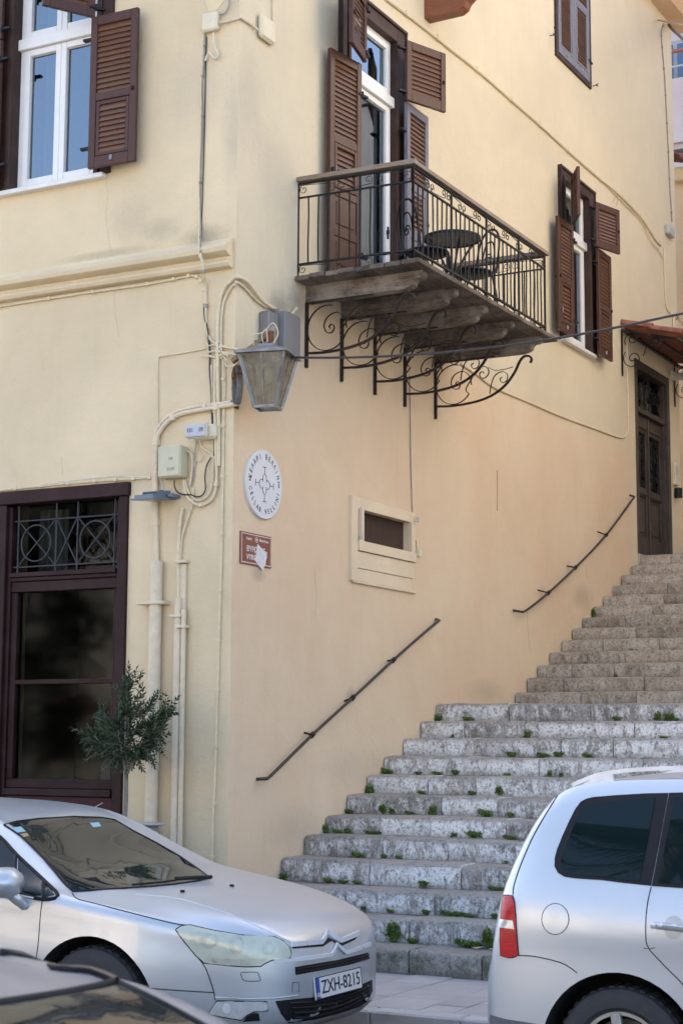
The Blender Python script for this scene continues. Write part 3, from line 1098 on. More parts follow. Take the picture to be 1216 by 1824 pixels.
qd(mb, [(2.0, 3.035), (3.29, 3.035), (3.29, 3.052), (2.0, 3.052)], .001, .022)
mb.build('lower_board', vent_mat, vent)
mb = MB()
for y in [2.19 + .12 * i for i in range(9)]:
    mb.box((-.075, y, 3.42), (-.06, y + .117, 3.71), .003)
mb.build('inner_boards', wood('dark red inner boards', (.028, .012, .008), (.05, .022, .014), .6), vent)
mb = MB()
mb.box((.045, 2.06, 3.43), (.065, 2.10, 3.46), .003)
mb.tube([(.055, 2.085, 3.44), (.055, 2.085, 3.72)], .008, 6)
mb.box((.05, 3.225, 3.72), (.07, 3.262, 3.765), .004)
mb.build('bolt', plastic_grey, vent)
mb = MB()
o = sw(741, 986)
mb.box((.001, o.y - .03, o.z - .035), (.05, o.y + .03, o.z + .03), .006)
t = mb.build('doorbell_box', plastic_cream)
tag(t, 'tiny cream box with a short wire beside the vent window', 'junction box')

# ------------------------------------------------------------------ shopfront
shop = thing('shopfront', 'dark maroon timber shopfront with a large window and iron fanlight grille', 'shopfront', (-1.65, 0, 0), kind='thing')


def bxf(mb, u0, u1, v0, v1, d0, d1, ch=.005):
    mb.box((u0, -d0, v0), (u1, -d1, v1), ch)


mb = MB()
bxf(mb, -1.085, -1.002, 0.0, 3.615, -.10, .03)
bxf(mb, -1.12, -1.0852, 0.0, 3.60, -.10, -.005)
mb.build('jamb', shop_mat, shop)
mb = MB()
bxf(mb, -2.42, -2.262, 0.0, 3.615, -.10, .03)
bxf(mb, -2.2618, -2.225, 0.0, 3.60, -.10, -.005)
mb.build('jamb', shop_mat, shop)
mb = MB()
bxf(mb, -2.45, -.985, 3.617, 3.73, -.12, .045)
mb.build('lintel_board', shop_mat, shop)
mb = MB()
bxf(mb, -2.224, -1.121, 2.99, 3.03, -.12, .012)
bxf(mb, -2.224, -1.121, 2.955, 2.988, -.12, -.004)
bxf(mb, -2.224, -1.121, 2.865, 2.953, -.12, -.02)
mb.build('transom_rail', shop_mat, shop)
mb = MB()
bxf(mb, -2.17, -1.145, 2.085, 2.125, -.11, -.035)
mb.build('glazing_bar', shop_mat, shop)
mb = MB()
bxf(mb, -2.224, -2.165, 1.30, 2.863, -.115, -.03)
bxf(mb, -1.16, -1.121, 1.30, 2.863, -.115, -.03)
bxf(mb, -2.224, -1.121, 1.225, 1.30, -.115, -.025)
bxf(mb, -2.224, -1.121, 1.165, 1.223, -.115, .012)
mb.build('window_frame', shop_mat, shop)
mb = MB()
bxf(mb, -2.224, -1.121, 0.02, 1.163, -.11, -.02)
mb.build('bottom_panel', maroon_mat, shop)
for z0, z1, d in ((1.301, 2.084, -.075), (2.126, 2.864, -.075), (3.032, 3.613, -.085)):
    mb = MB()
    mb.add([(-2.22, -d, z0), (-1.122, -d, z0), (-1.122, -d, z1), (-2.22, -d, z1)], [(0, 1, 2, 3)])
    mb.build('pane', shop_glass, shop, fix=False)
# fanlight grille
gx = [fw(105 * .2138, 950).x, fw(450 * .2138, 950).x, fw(628 * .2138, 950).x, fw(990 * .2138, 950).x]
gx = [-2.175, gx[1], gx[2], -1.165]
gz0, gz1 = fw(100, 1006).z, 3.475
grille = MB()
for x in gx:
    grille.tube([(x, .035, 3.035), (x, .035, 3.61)], .008, 6)
for z in (gz0, gz1):
    grille.tube([(-2.22, .035, z), (-1.122, .035, z)], .008, 6)
for i in range(3):
    a, b = gx[i], gx[i + 1]
    grille.tube([(a, .030, gz0), (b, .030, gz1)], .007, 6)
    grille.tube([(a, .040, gz1), (b, .040, gz0)], .007, 6)
    if i != 1:
        cx, cz, rr = (a + b) / 2, (gz0 + gz1) / 2, .155
        grille.tube([(cx + rr * math.cos(t * math.pi / 16), .022, cz + rr * math.sin(t * math.pi / 16)) for t in range(32)], .008, 6, closed=True)
grille.build('grille', simple('dark blue iron', (.022, .024, .033), .45), shop, smooth=40)
# white scrawl on the panel and a car-park sticker
mb = MB()
put_text(mb, 'W\u039bU L\u039b', .055, (-2.04, -.022 + .001, 1.105), (1, 0, 0), (0, 0, 1))
mb.tube([(-1.49, .018, 1.005), (-1.36, .018, 1.05), (-1.21, .018, 1.12)], .003, 4)
tag(mb.build('scrawl', white_letter, shop), kind='stuff')
# inside the shop: stone pier, pale curtain, hanging lamps, a chair
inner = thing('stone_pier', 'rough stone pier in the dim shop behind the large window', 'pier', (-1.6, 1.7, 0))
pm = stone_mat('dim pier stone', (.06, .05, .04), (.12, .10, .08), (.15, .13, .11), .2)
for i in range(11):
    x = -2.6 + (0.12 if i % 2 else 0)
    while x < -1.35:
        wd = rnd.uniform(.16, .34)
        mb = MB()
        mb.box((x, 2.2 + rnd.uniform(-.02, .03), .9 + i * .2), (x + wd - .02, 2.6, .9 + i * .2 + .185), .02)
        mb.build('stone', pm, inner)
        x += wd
for (px_, py_, lab) in ((150, 945, 'lace shaded lamp hanging behind the fanlight'), (165, 998, 'small pale lamp shade low behind the fanlight')):
    c = fw(px_, py_, .8)
    t = thing('hanging_lamp', lab, 'lamp', c, 'lamps hanging in the shop')
    mb = MB()
    mb.lathe([(.02, .06), (.05, .055), (.085, .0), (.09, -.04)], c, 16)
    mb.build('lamp_shade', simple('lace lamp shade', (.34, .29, .19), .7, var=.5, scale=40), t, smooth=60)
    mb = MB()
    mb.tube([c + Vector((0, 0, .06)), Vector((c.x, c.y, 4.39))], .004, 5)
    mb.build('cord', cable_black, t)
ch = thing('cafe_chair', 'grey round backed chair inside the shop window', 'chair', (-1.45, .55, 0))
mb = MB()
pts = [(-1.60, .52, 1.05), (-1.60, .50, 1.30), (-1.585, .50, 1.42), (-1.53, .50, 1.49), (-1.45, .50, 1.51), (-1.37, .50, 1.49), (-1.315, .50, 1.42), (-1.30, .50, 1.30), (-1.30, .52, 1.05)]
mb.prism(pts, (0, .04, 0))
mb.build('backrest', simple('grey moulded chair', (.16, .16, .16), .5), ch)
mb = MB()
mb.box((-1.62, .54, 1.0), (-1.28, .92, 1.04), .02)
mb.build('seat', MATS['grey moulded chair'], ch)
for sx in (-1.59, -1.31):
    for sy in (.57, .89):
        mb = MB()
        mb.tube([(sx, sy, .02), (sx, sy, 1.0)], .014, 6)
        mb.build('leg', iron_mat, ch)
mb = MB()
for i in range(40):
    u = -2.18 + .32 * i / 39
    d = .32 + .02 * math.sin(i * .8)
    mb.v += [(u, d, 3.02), (u, d, 3.6)]
    if i:
        mb.f.append((2 * i - 2, 2 * i, 2 * i + 1, 2 * i - 1)); mb.mi.append(0)
mb.build('curtain', simple('grey green curtain', (.13, .155, .155), .9), shop, smooth=180, fix=False)

# ------------------------------------------------------------------ entrance door up the steps
ent = thing('entrance_door', 'weathered dark double door with iron grilles at the top of the steps', 'door', (0, 10.75, 4.1), kind='thing')
D0, D1, DZ0, DZ1 = 10.0, 11.5, 4.10, 6.74


def bxs(mb, y0, y1, z0, z1, d0, d1, ch=.006):
    mb.box((d0, y0, z0), (d1, y1, z1), ch)


mb = MB(); bxs(mb, D0 + .001, D0 + .10, DZ0, DZ1, -.12, .012); mb.build('door_frame', door_mat, ent)
mb = MB(); bxs(mb, D1 - .12, D1 - .001, DZ0, DZ1, -.12, .012); bxs(mb, D1 - .16, D1 - .12, DZ0, DZ1, -.14, -.03); mb.build('door_frame', door_mat, ent)
mb = MB(); bxs(mb, D0 + .101, D1 - .121, DZ1 - .11, DZ1 - .001, -.12, .012); bxs(mb, D0 + .08, D1 - .10, DZ1 - .13, DZ1 - .112, -.13, .03); mb.build('door_head', door_mat, ent)
mb = MB(); bxs(mb, D0 + .101, D1 - .161, 6.04, 6.11, -.15, -.01); mb.build('transom_rail', door_mat, ent)
leafs = ((D0 + .102, (D0 + D1) / 2 - .03), ((D0 + D1) / 2 - .026, D1 - .162))
for y0, y1 in leafs:
    lf = MB()
    s = .075
    bxs(lf, y0, y0 + s, DZ0 + .01, 6.035, -.13, -.075)
    bxs(lf, y1 - s, y1, DZ0 + .01, 6.035, -.13, -.075)
    for z0, z1 in ((DZ0 + .01, DZ0 + .27), (4.93, 5.05), (5.83, 6.035)):
        bxs(lf, y0 + s, y1 - s, z0, z1, -.129, -.076)
    bxs(lf, y0 + s - .02, y1 - s + .02, 5.86, 5.90, -.08, -.055)
    bxs(lf, y0 + s - .02, y1 - s + .02, 5.795, 5.825, -.08, -.062)
    bxs(lf, y0 + s, y1 - s, DZ0 + .27, 4.93, -.12, -.105)
    bxs(lf, y0 + s + .05, y1 - s - .05, DZ0 + .33, 4.87, -.118, -.085, .02)
    bxs(lf, y0 + s - .03, y1 - s + .03, 4.95, 4.985, -.08, -.058)
    leaf = lf.build('door_leaf', door_mat, ent)
    g = MB()
    g.add([(-.11, y0 + s, 5.05), (-.11, y1 - s, 5.05), (-.11, y1 - s, 5.795), (-.11, y0 + s, 5.795)], [(0, 1, 2, 3)])
    g.build('pane', shop_glass, leaf, fix=False)
    g = MB()
    yc = (y0 + y1) / 2
    hw = (y1 - y0) / 2 - s
    for k in range(6):
        zc = 5.11 + k * .125
        for sg in (-1, 1):
            g.tube(spiral((-.085, yc + sg * hw * .45, zc), .055, .012, math.pi / 2 * (1 if k % 2 else -1), 1.4 * sg, (0, 1, 0), (0, 0, 1), 18), .006, 5)
    for sg in (-1, 0, 1):
        g.tube([(-.085, yc + sg * hw * .93, 5.05), (-.085, yc + sg * hw * .93, 5.79)], .006, 5)
    g.build('leaf_grille', iron_mat, leaf)
mb = MB(); bxs(mb, (D0 + D1) / 2 - .045, (D0 + D1) / 2 - .01, DZ0 + .02, 6.03, -.08, -.05); mb.build('cover_strip', door_mat, ent)
mb = MB(); mb.add([(-.11, D0 + .1, 6.11), (-.11, D1 - .16, 6.11), (-.11, D1 - .16, 6.63), (-.11, D0 + .1, 6.63)], [(0, 1, 2, 3)])
mb.build('pane', shop_glass, ent, fix=False)
mb = MB()
yc = (D0 + D1) / 2 - .03
for sg in (-1, 1):
    for a0, rr in ((.30, .12), (.52, .10)):
        mb.tube(spiral((-.08, yc + sg * a0, 6.36), rr, .02, 0, 1.6 * sg, (0, 1, 0), (0, 0, 1), 24), .007, 5)
    mb.tube([(-.08, yc, 6.13), (-.08, yc + sg * .66, 6.60)], .007, 5)
    mb.tube([(-.08, yc, 6.60), (-.08, yc + sg * .66, 6.13)], .007, 5)
    mb.tube([(-.08, yc + sg * .12, 6.11), (-.08, yc + sg * .12, 6.63)], .007, 5)
mb.tube(spiral((-.08, yc, 6.37), .13, .13, 0, 1, (0, 1, 0), (0, 0, 1), 24), .008, 5)
mb.build('fanlight_grille', iron_mat, ent)

# tiled canopy on iron scrolls
can = thing('tiled_canopy', 'small terracotta tiled canopy on scrolled iron brackets over the entrance door', 'canopy', (0, 10.7, 6.7))
CY0, CY1, CX = 9.45, 12.0, .78
CZW, CZO = 7.06, 6.86


def half_tile(y, x0, x1, z0, z1, r, up):
    n = 8
    vs, fs = [], []
    for (x, z, rr) in ((x0, z0, r), (x1, z1, r * 1.12)):
        for t in (1.0, .86):
            for j in range(n + 1):
                a = math.pi * j / n
                vs.append((x, y + rr * t * math.cos(a), z + (1 if up else -1) * rr * t * math.sin(a) * .8))
    m = n + 1
    for j in range(n):
        fs += [(j, j + 1, 2 * m + j + 1, 2 * m + j), (m + j, 3 * m + j, 3 * m + j + 1, m + j + 1),
               (2 * m + j, 2 * m + j + 1, 3 * m + j + 1, 3 * m + j), (j, m + j, m + j + 1, j + 1)]
    return vs, fs


y = CY0 + .09
tiles = 0
while y < CY1:
    for k in range(2):
        x0, x1 = (0.005, .42) if k == 0 else (.38, CX + .05)
        f0, f1 = x0 / CX, x1 / CX
        mb = MB()
        dz = .03 if k == 0 else .012
        mb.add(*half_tile(y, x0, x1, CZW + (CZO - CZW) * f0 + dz, CZW + (CZO - CZW) * f1 + dz, .085, True))
        mb.build('roof_tile', tile_mat, can, smooth=40)
    if y + .1 < CY1:
        mb = MB()
        mb.add(*half_tile(y + .1, 0.005, CX + .02, CZW + .04, CZO + .04, .075, False))
        mb.build('roof_tile', tile_mat, can, smooth=40)
    y += .2
mb = MB()
for x in (.05, .40, CX - .02):
    z = CZW + (CZO - CZW) * x / CX - .05
    mb.box((x - .018, CY0, z - .03), (x + .018, CY1, z + .005), .003)
mb.build('batten', casing_mat, can)
for y in (CY0 + .03, CY1 - .25):
    mb = MB()
    mb.tube([(.015, y, 6.38), (.015, y, CZW - .05)], 0, flat=(.03, .012, (0, 1, 0)))
    mb.tube([(.02, y, CZW - .08), (CX, y, CZO - .06)], 0, flat=(.03, .012, (0, 1, 0)))
    mb.tube(spiral((.16, y, 6.60), .145, .02, math.pi * .75, 1.5, (1, 0, 0), (0, 0, 1), 36), .007, 5)
    mb.tube(spiral((.15, y, 6.86), .11, .02, math.pi * 1.2, -1.4, (1, 0, 0), (0, 0, 1), 30), .007, 5)
    mb.tube(spiral((.47, y, 6.80), .10, .02, math.pi * 1.0, 1.6, (1, 0, 0), (0, 0, 1), 30), .007, 5)
    mb.tube(crom([(.30, y, 6.62), (.36, y, 6.78), (.40, y, 6.88), (.55, y, 6.84), (.74, y, 6.80)], 5), .007, 5)
    mb.build('bracket', iron_mat, can, smooth=50)

# security camera, entry phone and post box right of the door
t = thing('security_camera', 'white bullet security camera under the canopy', 'camera', (0.05, 11.62, 6.75))
mb = MB()
c = Vector((.05, 11.60, 6.80))
mb.box((.002, 11.55, 6.74), (.05, 11.68, 6.87), .01)
mb.build('mount', plastic_cream, t)
mb = MB()
mb.tube([c + Vector((.02, 0, -.02)), c + Vector((.10, -.05, -.03)), c + Vector((.28, -.18, -.09))], .052, 14)
mb.build('housing', white_pvc, t, smooth=50)
mb = MB()
e = c + Vector((.28, -.18, -.09)); d = Vector((.18, -.13, -.06)).normalized()
mb.tube([e - d * .01, e + d * .012], .036, 14)
mb.build('lens', cable_black, t, smooth=50)
t = thing('entry_phone', 'cream entry phone panel on the wall right of the door', 'intercom', (0, 11.66, 5.3))
mb = MB(); mb.box((.001, 11.58, 5.23), (.05, 11.76, 5.56), .01); mb.build('body', plastic_cream, t)
mb = MB(); mb.box((.05, 11.60, 5.38), (.056, 11.69, 5.52), .003); mb.build('button_panel', plastic_grey, t)
mb = MB(); mb.lathe([(.001, 0), (.05, 0), (.055, .02), (.055, .14), (.001, .15)], (.06, 11.66, 5.05), 14); mb.build('lamp', iron_mat, t, smooth=50)

# ------------------------------------------------------------------ ground, road, pavement, steps
def sheet(name, x0, x1, y0, y1, z, mat, kind='structure'):
    mb = MB()
    mb.add([(x0, y0, z), (x1, y0, z), (x1, y1, z), (x0, y1, z)], [(0, 1, 2, 3)])
    return tag(mb.build(name, mat, fix=False), kind=kind)


sheet('ground', -300, 300, -300, 300, -.16, ground_mat)
sheet('road', -60, 60, -12.6, -1.86, -.12, asphalt_mat)
mb = MB()
mb.box((-40, -1.70, -.15), (40, .0, -.012))
mb.box((.0, .0, -.15), (40, 0.6, -.012))
pavement = tag(mb.build('pavement', simple('mortar bed', (.17, .16, .15), .9)), kind='structure')
x = -0.9
i = 0
for i in range(46):
    mb = MB()
    x0 = -2.0 + i * .6
    if x0 > 9:
        break
    mb.box((x0, -1.86, -.125), (x0 + .594, -1.705, .002), .012)
    mb.build('kerb_stone', kerb_mat, pavement)
# slabs in courses that run across the pavement
xs = -0.6
k = 0
while xs < 5.6:
    wd = (.40, .22, .40, .30)[k % 4]
    y = -1.70
    j = 0
    first = True
    while y < .02:
        ln = (.55, .42, .60)[(j + k) % 3]
        if first:
            ln *= (.5, 1, .75)[k % 3]
            first = False
        y1 = min(y + ln, .05)
        if y1 - y > .05:
            mb = MB()
            h = rnd.uniform(-.0025, .0025)
            mb.box((xs + .003, y + .003, -.03), (xs + wd - .003, y1 - .003, h), .004)
            mb.build('paving_slab', slab_mat, pavement)
        y = y1
        j += 1
    xs += wd
    k += 1

# the stone steps
steps = thing('stone_steps', 'wide flight of worn limewashed stone steps climbing beside the house', 'steps', (2.2, 0, 0), kind='thing')
LOW_Y = [-.30, .08, .434, .789, 1.173, 1.529, 1.922, 2.303, 2.634, 3.027, 3.402, 3.756]
LOW_Z = [.165, .335, .502, .680, .845, 1.003, 1.163, 1.328, 1.49, 1.657, 1.82, 1.993]
UP_Y = [5.748, 6.087, 6.388, 6.767, 7.143, 7.514, 7.86, 8.216, 8.585, 8.966, 9.295, 9.678, 10.073]
UP_Z = [2.16, 2.325, 2.49, 2.645, 2.80, 2.965, 3.115, 3.272, 3.43, 3.595, 3.75, 3.915, 4.083]
XR = 5.2


def stone(x0, x1, y0, y1, z0, z1, mat, parent, seed):
    """a worn block: rounded lip, wavering edges"""
    n = max(3, int((x1 - x0) / .10))
    prof = [(y0 + .012, z0), (y0 + .006, z0 + .012), (y0 + .002, z0 + (z1 - z0) * .35), (y0, z0 + (z1 - z0) * .7), (y0 + .002, z1 - .022), (y0 + .010, z1 - .008), (y0 + .026, z1), (y0 + .16, z1 + .002), (y1, z1 + .002)]
    vs, fs = [], []
    for i in range(n + 1):
        x = x0 + (x1 - x0) * i / n
        endw = .003 if i in (0, n) else 0
        for j, (y, z) in enumerate(prof):
            q = Vector((x * 3.1 + seed, y * 4.0, z * 5.0))
            a = noise.noise(q) * .014 + noise.noise(q * 3.7) * .008
            b_ = (noise.noise(q + Vector((9, 3, 1))) * .010 - .010 * max(0, noise.noise(Vector((x * 1.7, y0 * 2, 4))))) + noise.noise(q * 3.1 + Vector((9, 3, 1))) * .004
            if j == 5:
                a += max(0, noise.noise(Vector((x * 7 + seed, 3, 1)))) * .034
                b_ -= max(0, noise.noise(Vector((x * 7 + seed, 3, 1)))) * .026
            vs.append((x + (endw if i == 0 else -endw if i == n else 0), y + a + endw * (j < 7), z + (b_ if j > 2 else 0) - endw * .6 * (j > 3)))
    m = len(prof)
    for i in range(n):
        for j in range(m - 1):
            fs.append((i * m + j, i * m + j + 1, (i + 1) * m + j + 1, (i + 1) * m + j))
    # end faces
    for i, rev in ((0, False), (n, True)):
        k = len(vs)
        vs += [(vs[i * m][0], y1, z0)]
        f = [i * m + j for j in range(m)] + [k]
        fs.append(tuple(f) if rev else tuple(reversed(f)))
    mb = MB()
    mb.add(vs, fs)
    return mb.build('stone', mat, parent, smooth=42, fix=False)


def step_row(idx, y0, yb, z0, z1, mat, x0, avg):
    st = MB()
    st.box((0.0, y0 + .05, z0 - .02), (XR, yb + .06, z1 - .03))
    row = st.build('step', soil_mat, steps)
    x = x0
    while x < XR - .05:
        wd = avg * rnd.uniform(.62, 1.45)
        if x == x0:
            wd *= .9
        x1 = min(x + wd, XR)
        stone(x, x1 - rnd.uniform(.002, .005), y0 + rnd.uniform(-.008, .010), yb + .05, z0 - .004, z1 + rnd.uniform(-.006, .004), mat, row, rnd.uniform(0, 99))
        x = x1
    return row


zprev = 0.0
for i in range(12):
    yb = LOW_Y[i + 1] if i < 11 else 5.75
    step_row(i, LOW_Y[i], yb if i < 11 else 4.3, zprev, LOW_Z[i], stone_moss if i == 0 else stone_low, (-.9 if LOW_Y[i] < -.2 else .012) if i else 0.02, .74)
    zprev = LOW_Z[i]
mb = MB()
mb.box((0.01, 4.25, zprev - .3), (XR, 5.9, zprev - .012))
mb.build('landing', stone_low, steps)
for i in range(13):
    yb = UP_Y[i + 1] if i < 12 else 10.6
    step_row(i, UP_Y[i], yb, zprev, UP_Z[i], stone_up, .012, .66)
    zprev = UP_Z[i]
mb = MB()
mb.box((0.01, 10.5, zprev - .3), (XR, 20, zprev - .012))
mb.build('top_landing', stone_up, steps)

# ------------------------------------------------------------------ the timber balcony
bal = thing('balcony', 'weathered timber balcony on five scrolled iron brackets with a wrought iron railing', 'balcony', (0, 2.5, 5.5), kind='thing')
BX, BY0, BY1, DZ = 1.20, 0.93, 4.08, 5.585
x = .002
while x < BX - .02:
    wd = rnd.uniform(.135, .165)
    x1 = min(x + wd, BX)
    if BX - x1 < .07:
        x1 = BX
    mb = MB()
    dz = rnd.uniform(-.004, .004)
    mb.box((x + .004, BY0 + rnd.uniform(-.015, .02), DZ - .040 + dz), (x1 - .004, BY1 + rnd.uniform(-.02, .01), DZ + dz * .5), .004)
    mb.build('plank', plank_mat, bal)
    x = x1
JY = [1.19, 1.83, 2.48, 3.11, 3.80]
for i, y in enumerate(JY):
    # joist with an ogee end
    z0, z1 = 5.40, 5.545
    pts = [(0, z1), (BX - .08, z1), (BX - .08, z1 - .045), (BX - .10, z1 - .06), (BX - .145, z1 - .065), (BX - .165, z1 - .085), (BX - .17, z1 - .11), (BX - .20, z1 - .13), (BX - .26, z1 - .145), (BX - .30, z0), (0, z0)]
    mb = MB()
    mb.prism([(x, y - .05, z) for x, z in pts], (0, .10, 0))
    mb.build('joist', joist_mat, bal)
# scrolled brackets
for i, y in enumerate(JY):
    y = y - .05
    mb = MB()
    E1, E2 = (1, 0, 0), (0, 0, 1)
    mb.tube([(.014, y, 4.82), (.014, y, 5.395)], 0, flat=(.030, .022, (0, 1, 0)))
    mb.tube([(.02, y, 5.385), (.66, y, 5.388)], 0, flat=(.028, .012, (0, 1, 0)))
    arm = crom([(.025, y, 4.945), (.22, y, 4.935), (.45, y, 4.955), (.62, y, 5.00), (.76, y, 5.085), (.86, y, 5.20), (.92, y, 5.31), (.965, y, 5.355), (1.02, y, 5.355), (1.045, y, 5.32), (1.03, y, 5.285)], 5)
    mb.tube(arm, 0, flat=(.026, .018, (0, 1, 0)))
    # large ring that winds into a scroll
    c = (.215, y, 5.155)
    ring = [(.215 + .195 * math.cos(R(a)), y, 5.150 + .20 * math.sin(R(a))) for a in range(75, 331, 12)]
    mb.tube(ring, 0, flat=(.016, .007, (0, 1, 0)))
    mb.tube(crom([ring[-1], (.345, y, 5.09), (.40, y, 5.18), (.46, y, 5.27), (.52, y, 5.305), (.58, y, 5.28), (.59, y, 5.225), (.55, y, 5.185), (.505, y, 5.195), (.495, y, 5.235), (.525, y, 5.25), (.54, y, 5.23)], 5), 0, flat=(.016, .007, (0, 1, 0)))
    mb.tube(crom([(.405, y, 5.13), (.385, y, 5.22), (.31, y, 5.275), (.22, y, 5.245), (.185, y, 5.175), (.21, y, 5.11), (.265, y, 5.105), (.285, y, 5.15), (.26, y, 5.175), (.235, y, 5.16), (.245, y, 5.14)], 5), 0, flat=(.016, .007, (0, 1, 0)))
    # little pair of scrolls against the arm
    mb.tube(crom([(.60, y, 5.02), (.62, y, 5.12), (.66, y, 5.20), (.74, y, 5.23), (.79, y, 5.19), (.78, y, 5.135), (.735, y, 5.12), (.71, y, 5.155), (.735, y, 5.175)], 5), 0, flat=(.015, .006, (0, 1, 0)))
    mb.tube(crom([(.59, y, 5.285), (.66, y, 5.25), (.76, y, 5.25), (.85, y, 5.265)], 5), 0, flat=(.012, .005, (0, 1, 0)))
    mb.build('bracket', rust_iron, bal, smooth=40)

# railing
rail = bal
RX, RY0, RY1, RZ = 1.08, 1.05, 4.03, 6.43
zb, zt = DZ + .115, RZ - .135
def hand(a, b, name='handrail'):
    mb = MB()
    a, b = Vector(a), Vector(b)
    mb.tube([a, b], 0, flat=(.034, .072, (0, 0, 1)))
    mb.tube([a + Vector((0, 0, .022)), b + Vector((0, 0, .022))], 0, flat=(.010, .052, (0, 0, 1)))
    mb.build(name, rail_wood, rail)
hand((0, RY0 - .055, RZ + .02), (RX + .036, RY0 - .012, RZ + .02))
hand((RX, RY0 + .026, RZ + .0205), (RX, RY1 + .04, RZ + .0205))
hand((0, RY1, RZ + .02), (RX - .037, RY1, RZ + .02))


def wob(p, q):
    p, q = Vector(p), Vector(q)
    m = (p + q) / 2
    return [p, p.lerp(q, .3) + Vector((rnd.uniform(-.004, .004), rnd.uniform(-.004, .004), 0)), p.lerp(q, .7) + Vector((rnd.uniform(-.004, .004), rnd.uniform(-.004, .004), 0)), q]


def side_rail(P, n, posts, length):
    """P(s, z): spot along one side at distance s; bars, posts and the scroll friezes"""
    up = (0, 0, 1)
    for z, t in ((zt, .016), (zb, .018), (RZ - .012, .010)):
        mb = MB()
        mb.tube([P(0.0, z), P(length, z)], 0, flat=(.012 if t < .017 else .016, .022, up))
        mb.build('rail_bar', iron_mat, rail)
    for k in range(n + 1):
        s = length * k / n
        mb = MB()
        if k in posts:
            mb.tube([P(s, DZ + .002), P(s, RZ - .01)], .0125, 6)
            mb.build('post', iron_mat, rail)
        else:
            mb.tube(wob(P(s, zb), P(s, zt)), .0075, 5)
            mb.build('baluster', iron_mat, rail)
    # friezes above and below: paired S scrolls between posts
    d = (Vector(P(1, 0)) - Vector(P(0, 0))).normalized()
    for lo, hi in ((zt + .01, RZ - .02), (DZ + .01, zb - .008)):
        h = hi - lo
        seg = length / max(1, round(length / .34))
        k = 0
        while k * seg < length - .05:
            s0, s1 = k * seg, (k + 1) * seg
            fl = 1 if k % 2 == 0 else -1
            mb = MB()
            r = h * .36
            a, b = (s0 + r + .012, s1 - r - .012)
            za, zb_ = (hi - r * 1.15, lo + r * 1.15) if fl > 0 else (lo + r * 1.15, hi - r * 1.15)
            sp1 = [Vector(P(a, za)) + d * (r * q * math.cos(t)) + Vector((0, 0, r * q * math.sin(t))) for q, t in ((.25, 3.0 * fl), (.45, 1.6 * fl), (.65, .2 * fl), (.8, -1.3 * fl), (.95, -2.6 * fl), (1.0, -3.9 * fl), (1.05, -4.9 * fl))]
            sp2 = [Vector(P(b, zb_)) + d * (r * q * math.cos(t)) + Vector((0, 0, r * q * math.sin(t))) for q, t in ((1.05, 1.75 * fl), (1.0, .75 * fl), (.95, -.55 * fl), (.8, -1.85 * fl), (.65, -3.35 * fl), (.45, -4.75 * fl), (.25, -6.1 * fl))]
            mb.tube(crom(sp1 + sp2, 4), 0, flat=(.007, .004, tuple(d.cross(Vector((0, 0, 1))))))
            mb.build('scroll', iron_mat, rail, smooth=50)
            k += 1


side_rail(lambda s, z: (s, RY0 - .05 + .05 * s / RX, z), 11, (0, 3, 6, 11), RX)
side_rail(lambda s, z: (RX, RY0 + s, z), 31, (0, 8, 16, 24, 31), RY1 - RY0)
side_rail(lambda s, z: (s, RY1, z), 10, (0, 5), RX)

# bistro set
tb = thing('bistro_table', 'round dark topped iron bistro table on the balcony', 'table', (.72, 2.55, DZ), kind='thing')
TX, TY, TZ = .72, 2.62, 6.28
mb = MB()
mb.lathe([(.001, 0), (.255, 0), (.265, .004), (.265, .014), (.26, .017), (.001, .017)], (TX, TY, TZ - .012), 36)
mb.build('table_top', simple('dark mosaic top', (.30, .28, .235), .5, var=.3, scale=60), tb, smooth=40)
mb = MB()
mb.lathe([(.262, -.012), (.267, -.012), (.267, .012), (.262, .012)], (TX, TY, TZ - .012), 36)
mb.build('rim', iron_mat, tb, smooth=40)
for k in range(4):
    a = math.pi / 4 + k * math.pi / 2
    e = Vector((math.cos(a), math.sin(a), 0))
    mb = MB()
    mb.tube(crom([Vector((TX, TY, TZ - .03)) + e * .22, Vector((TX, TY, TZ - .16)) + e * .13, Vector((TX, TY, TZ - .36)) + e * .05, Vector((TX, TY, TZ - .52)) + e * .11, Vector((TX, TY, DZ + .008)) + e * .22], 5), .011, 6)
    mb.build('leg', iron_mat, tb, smooth=50)


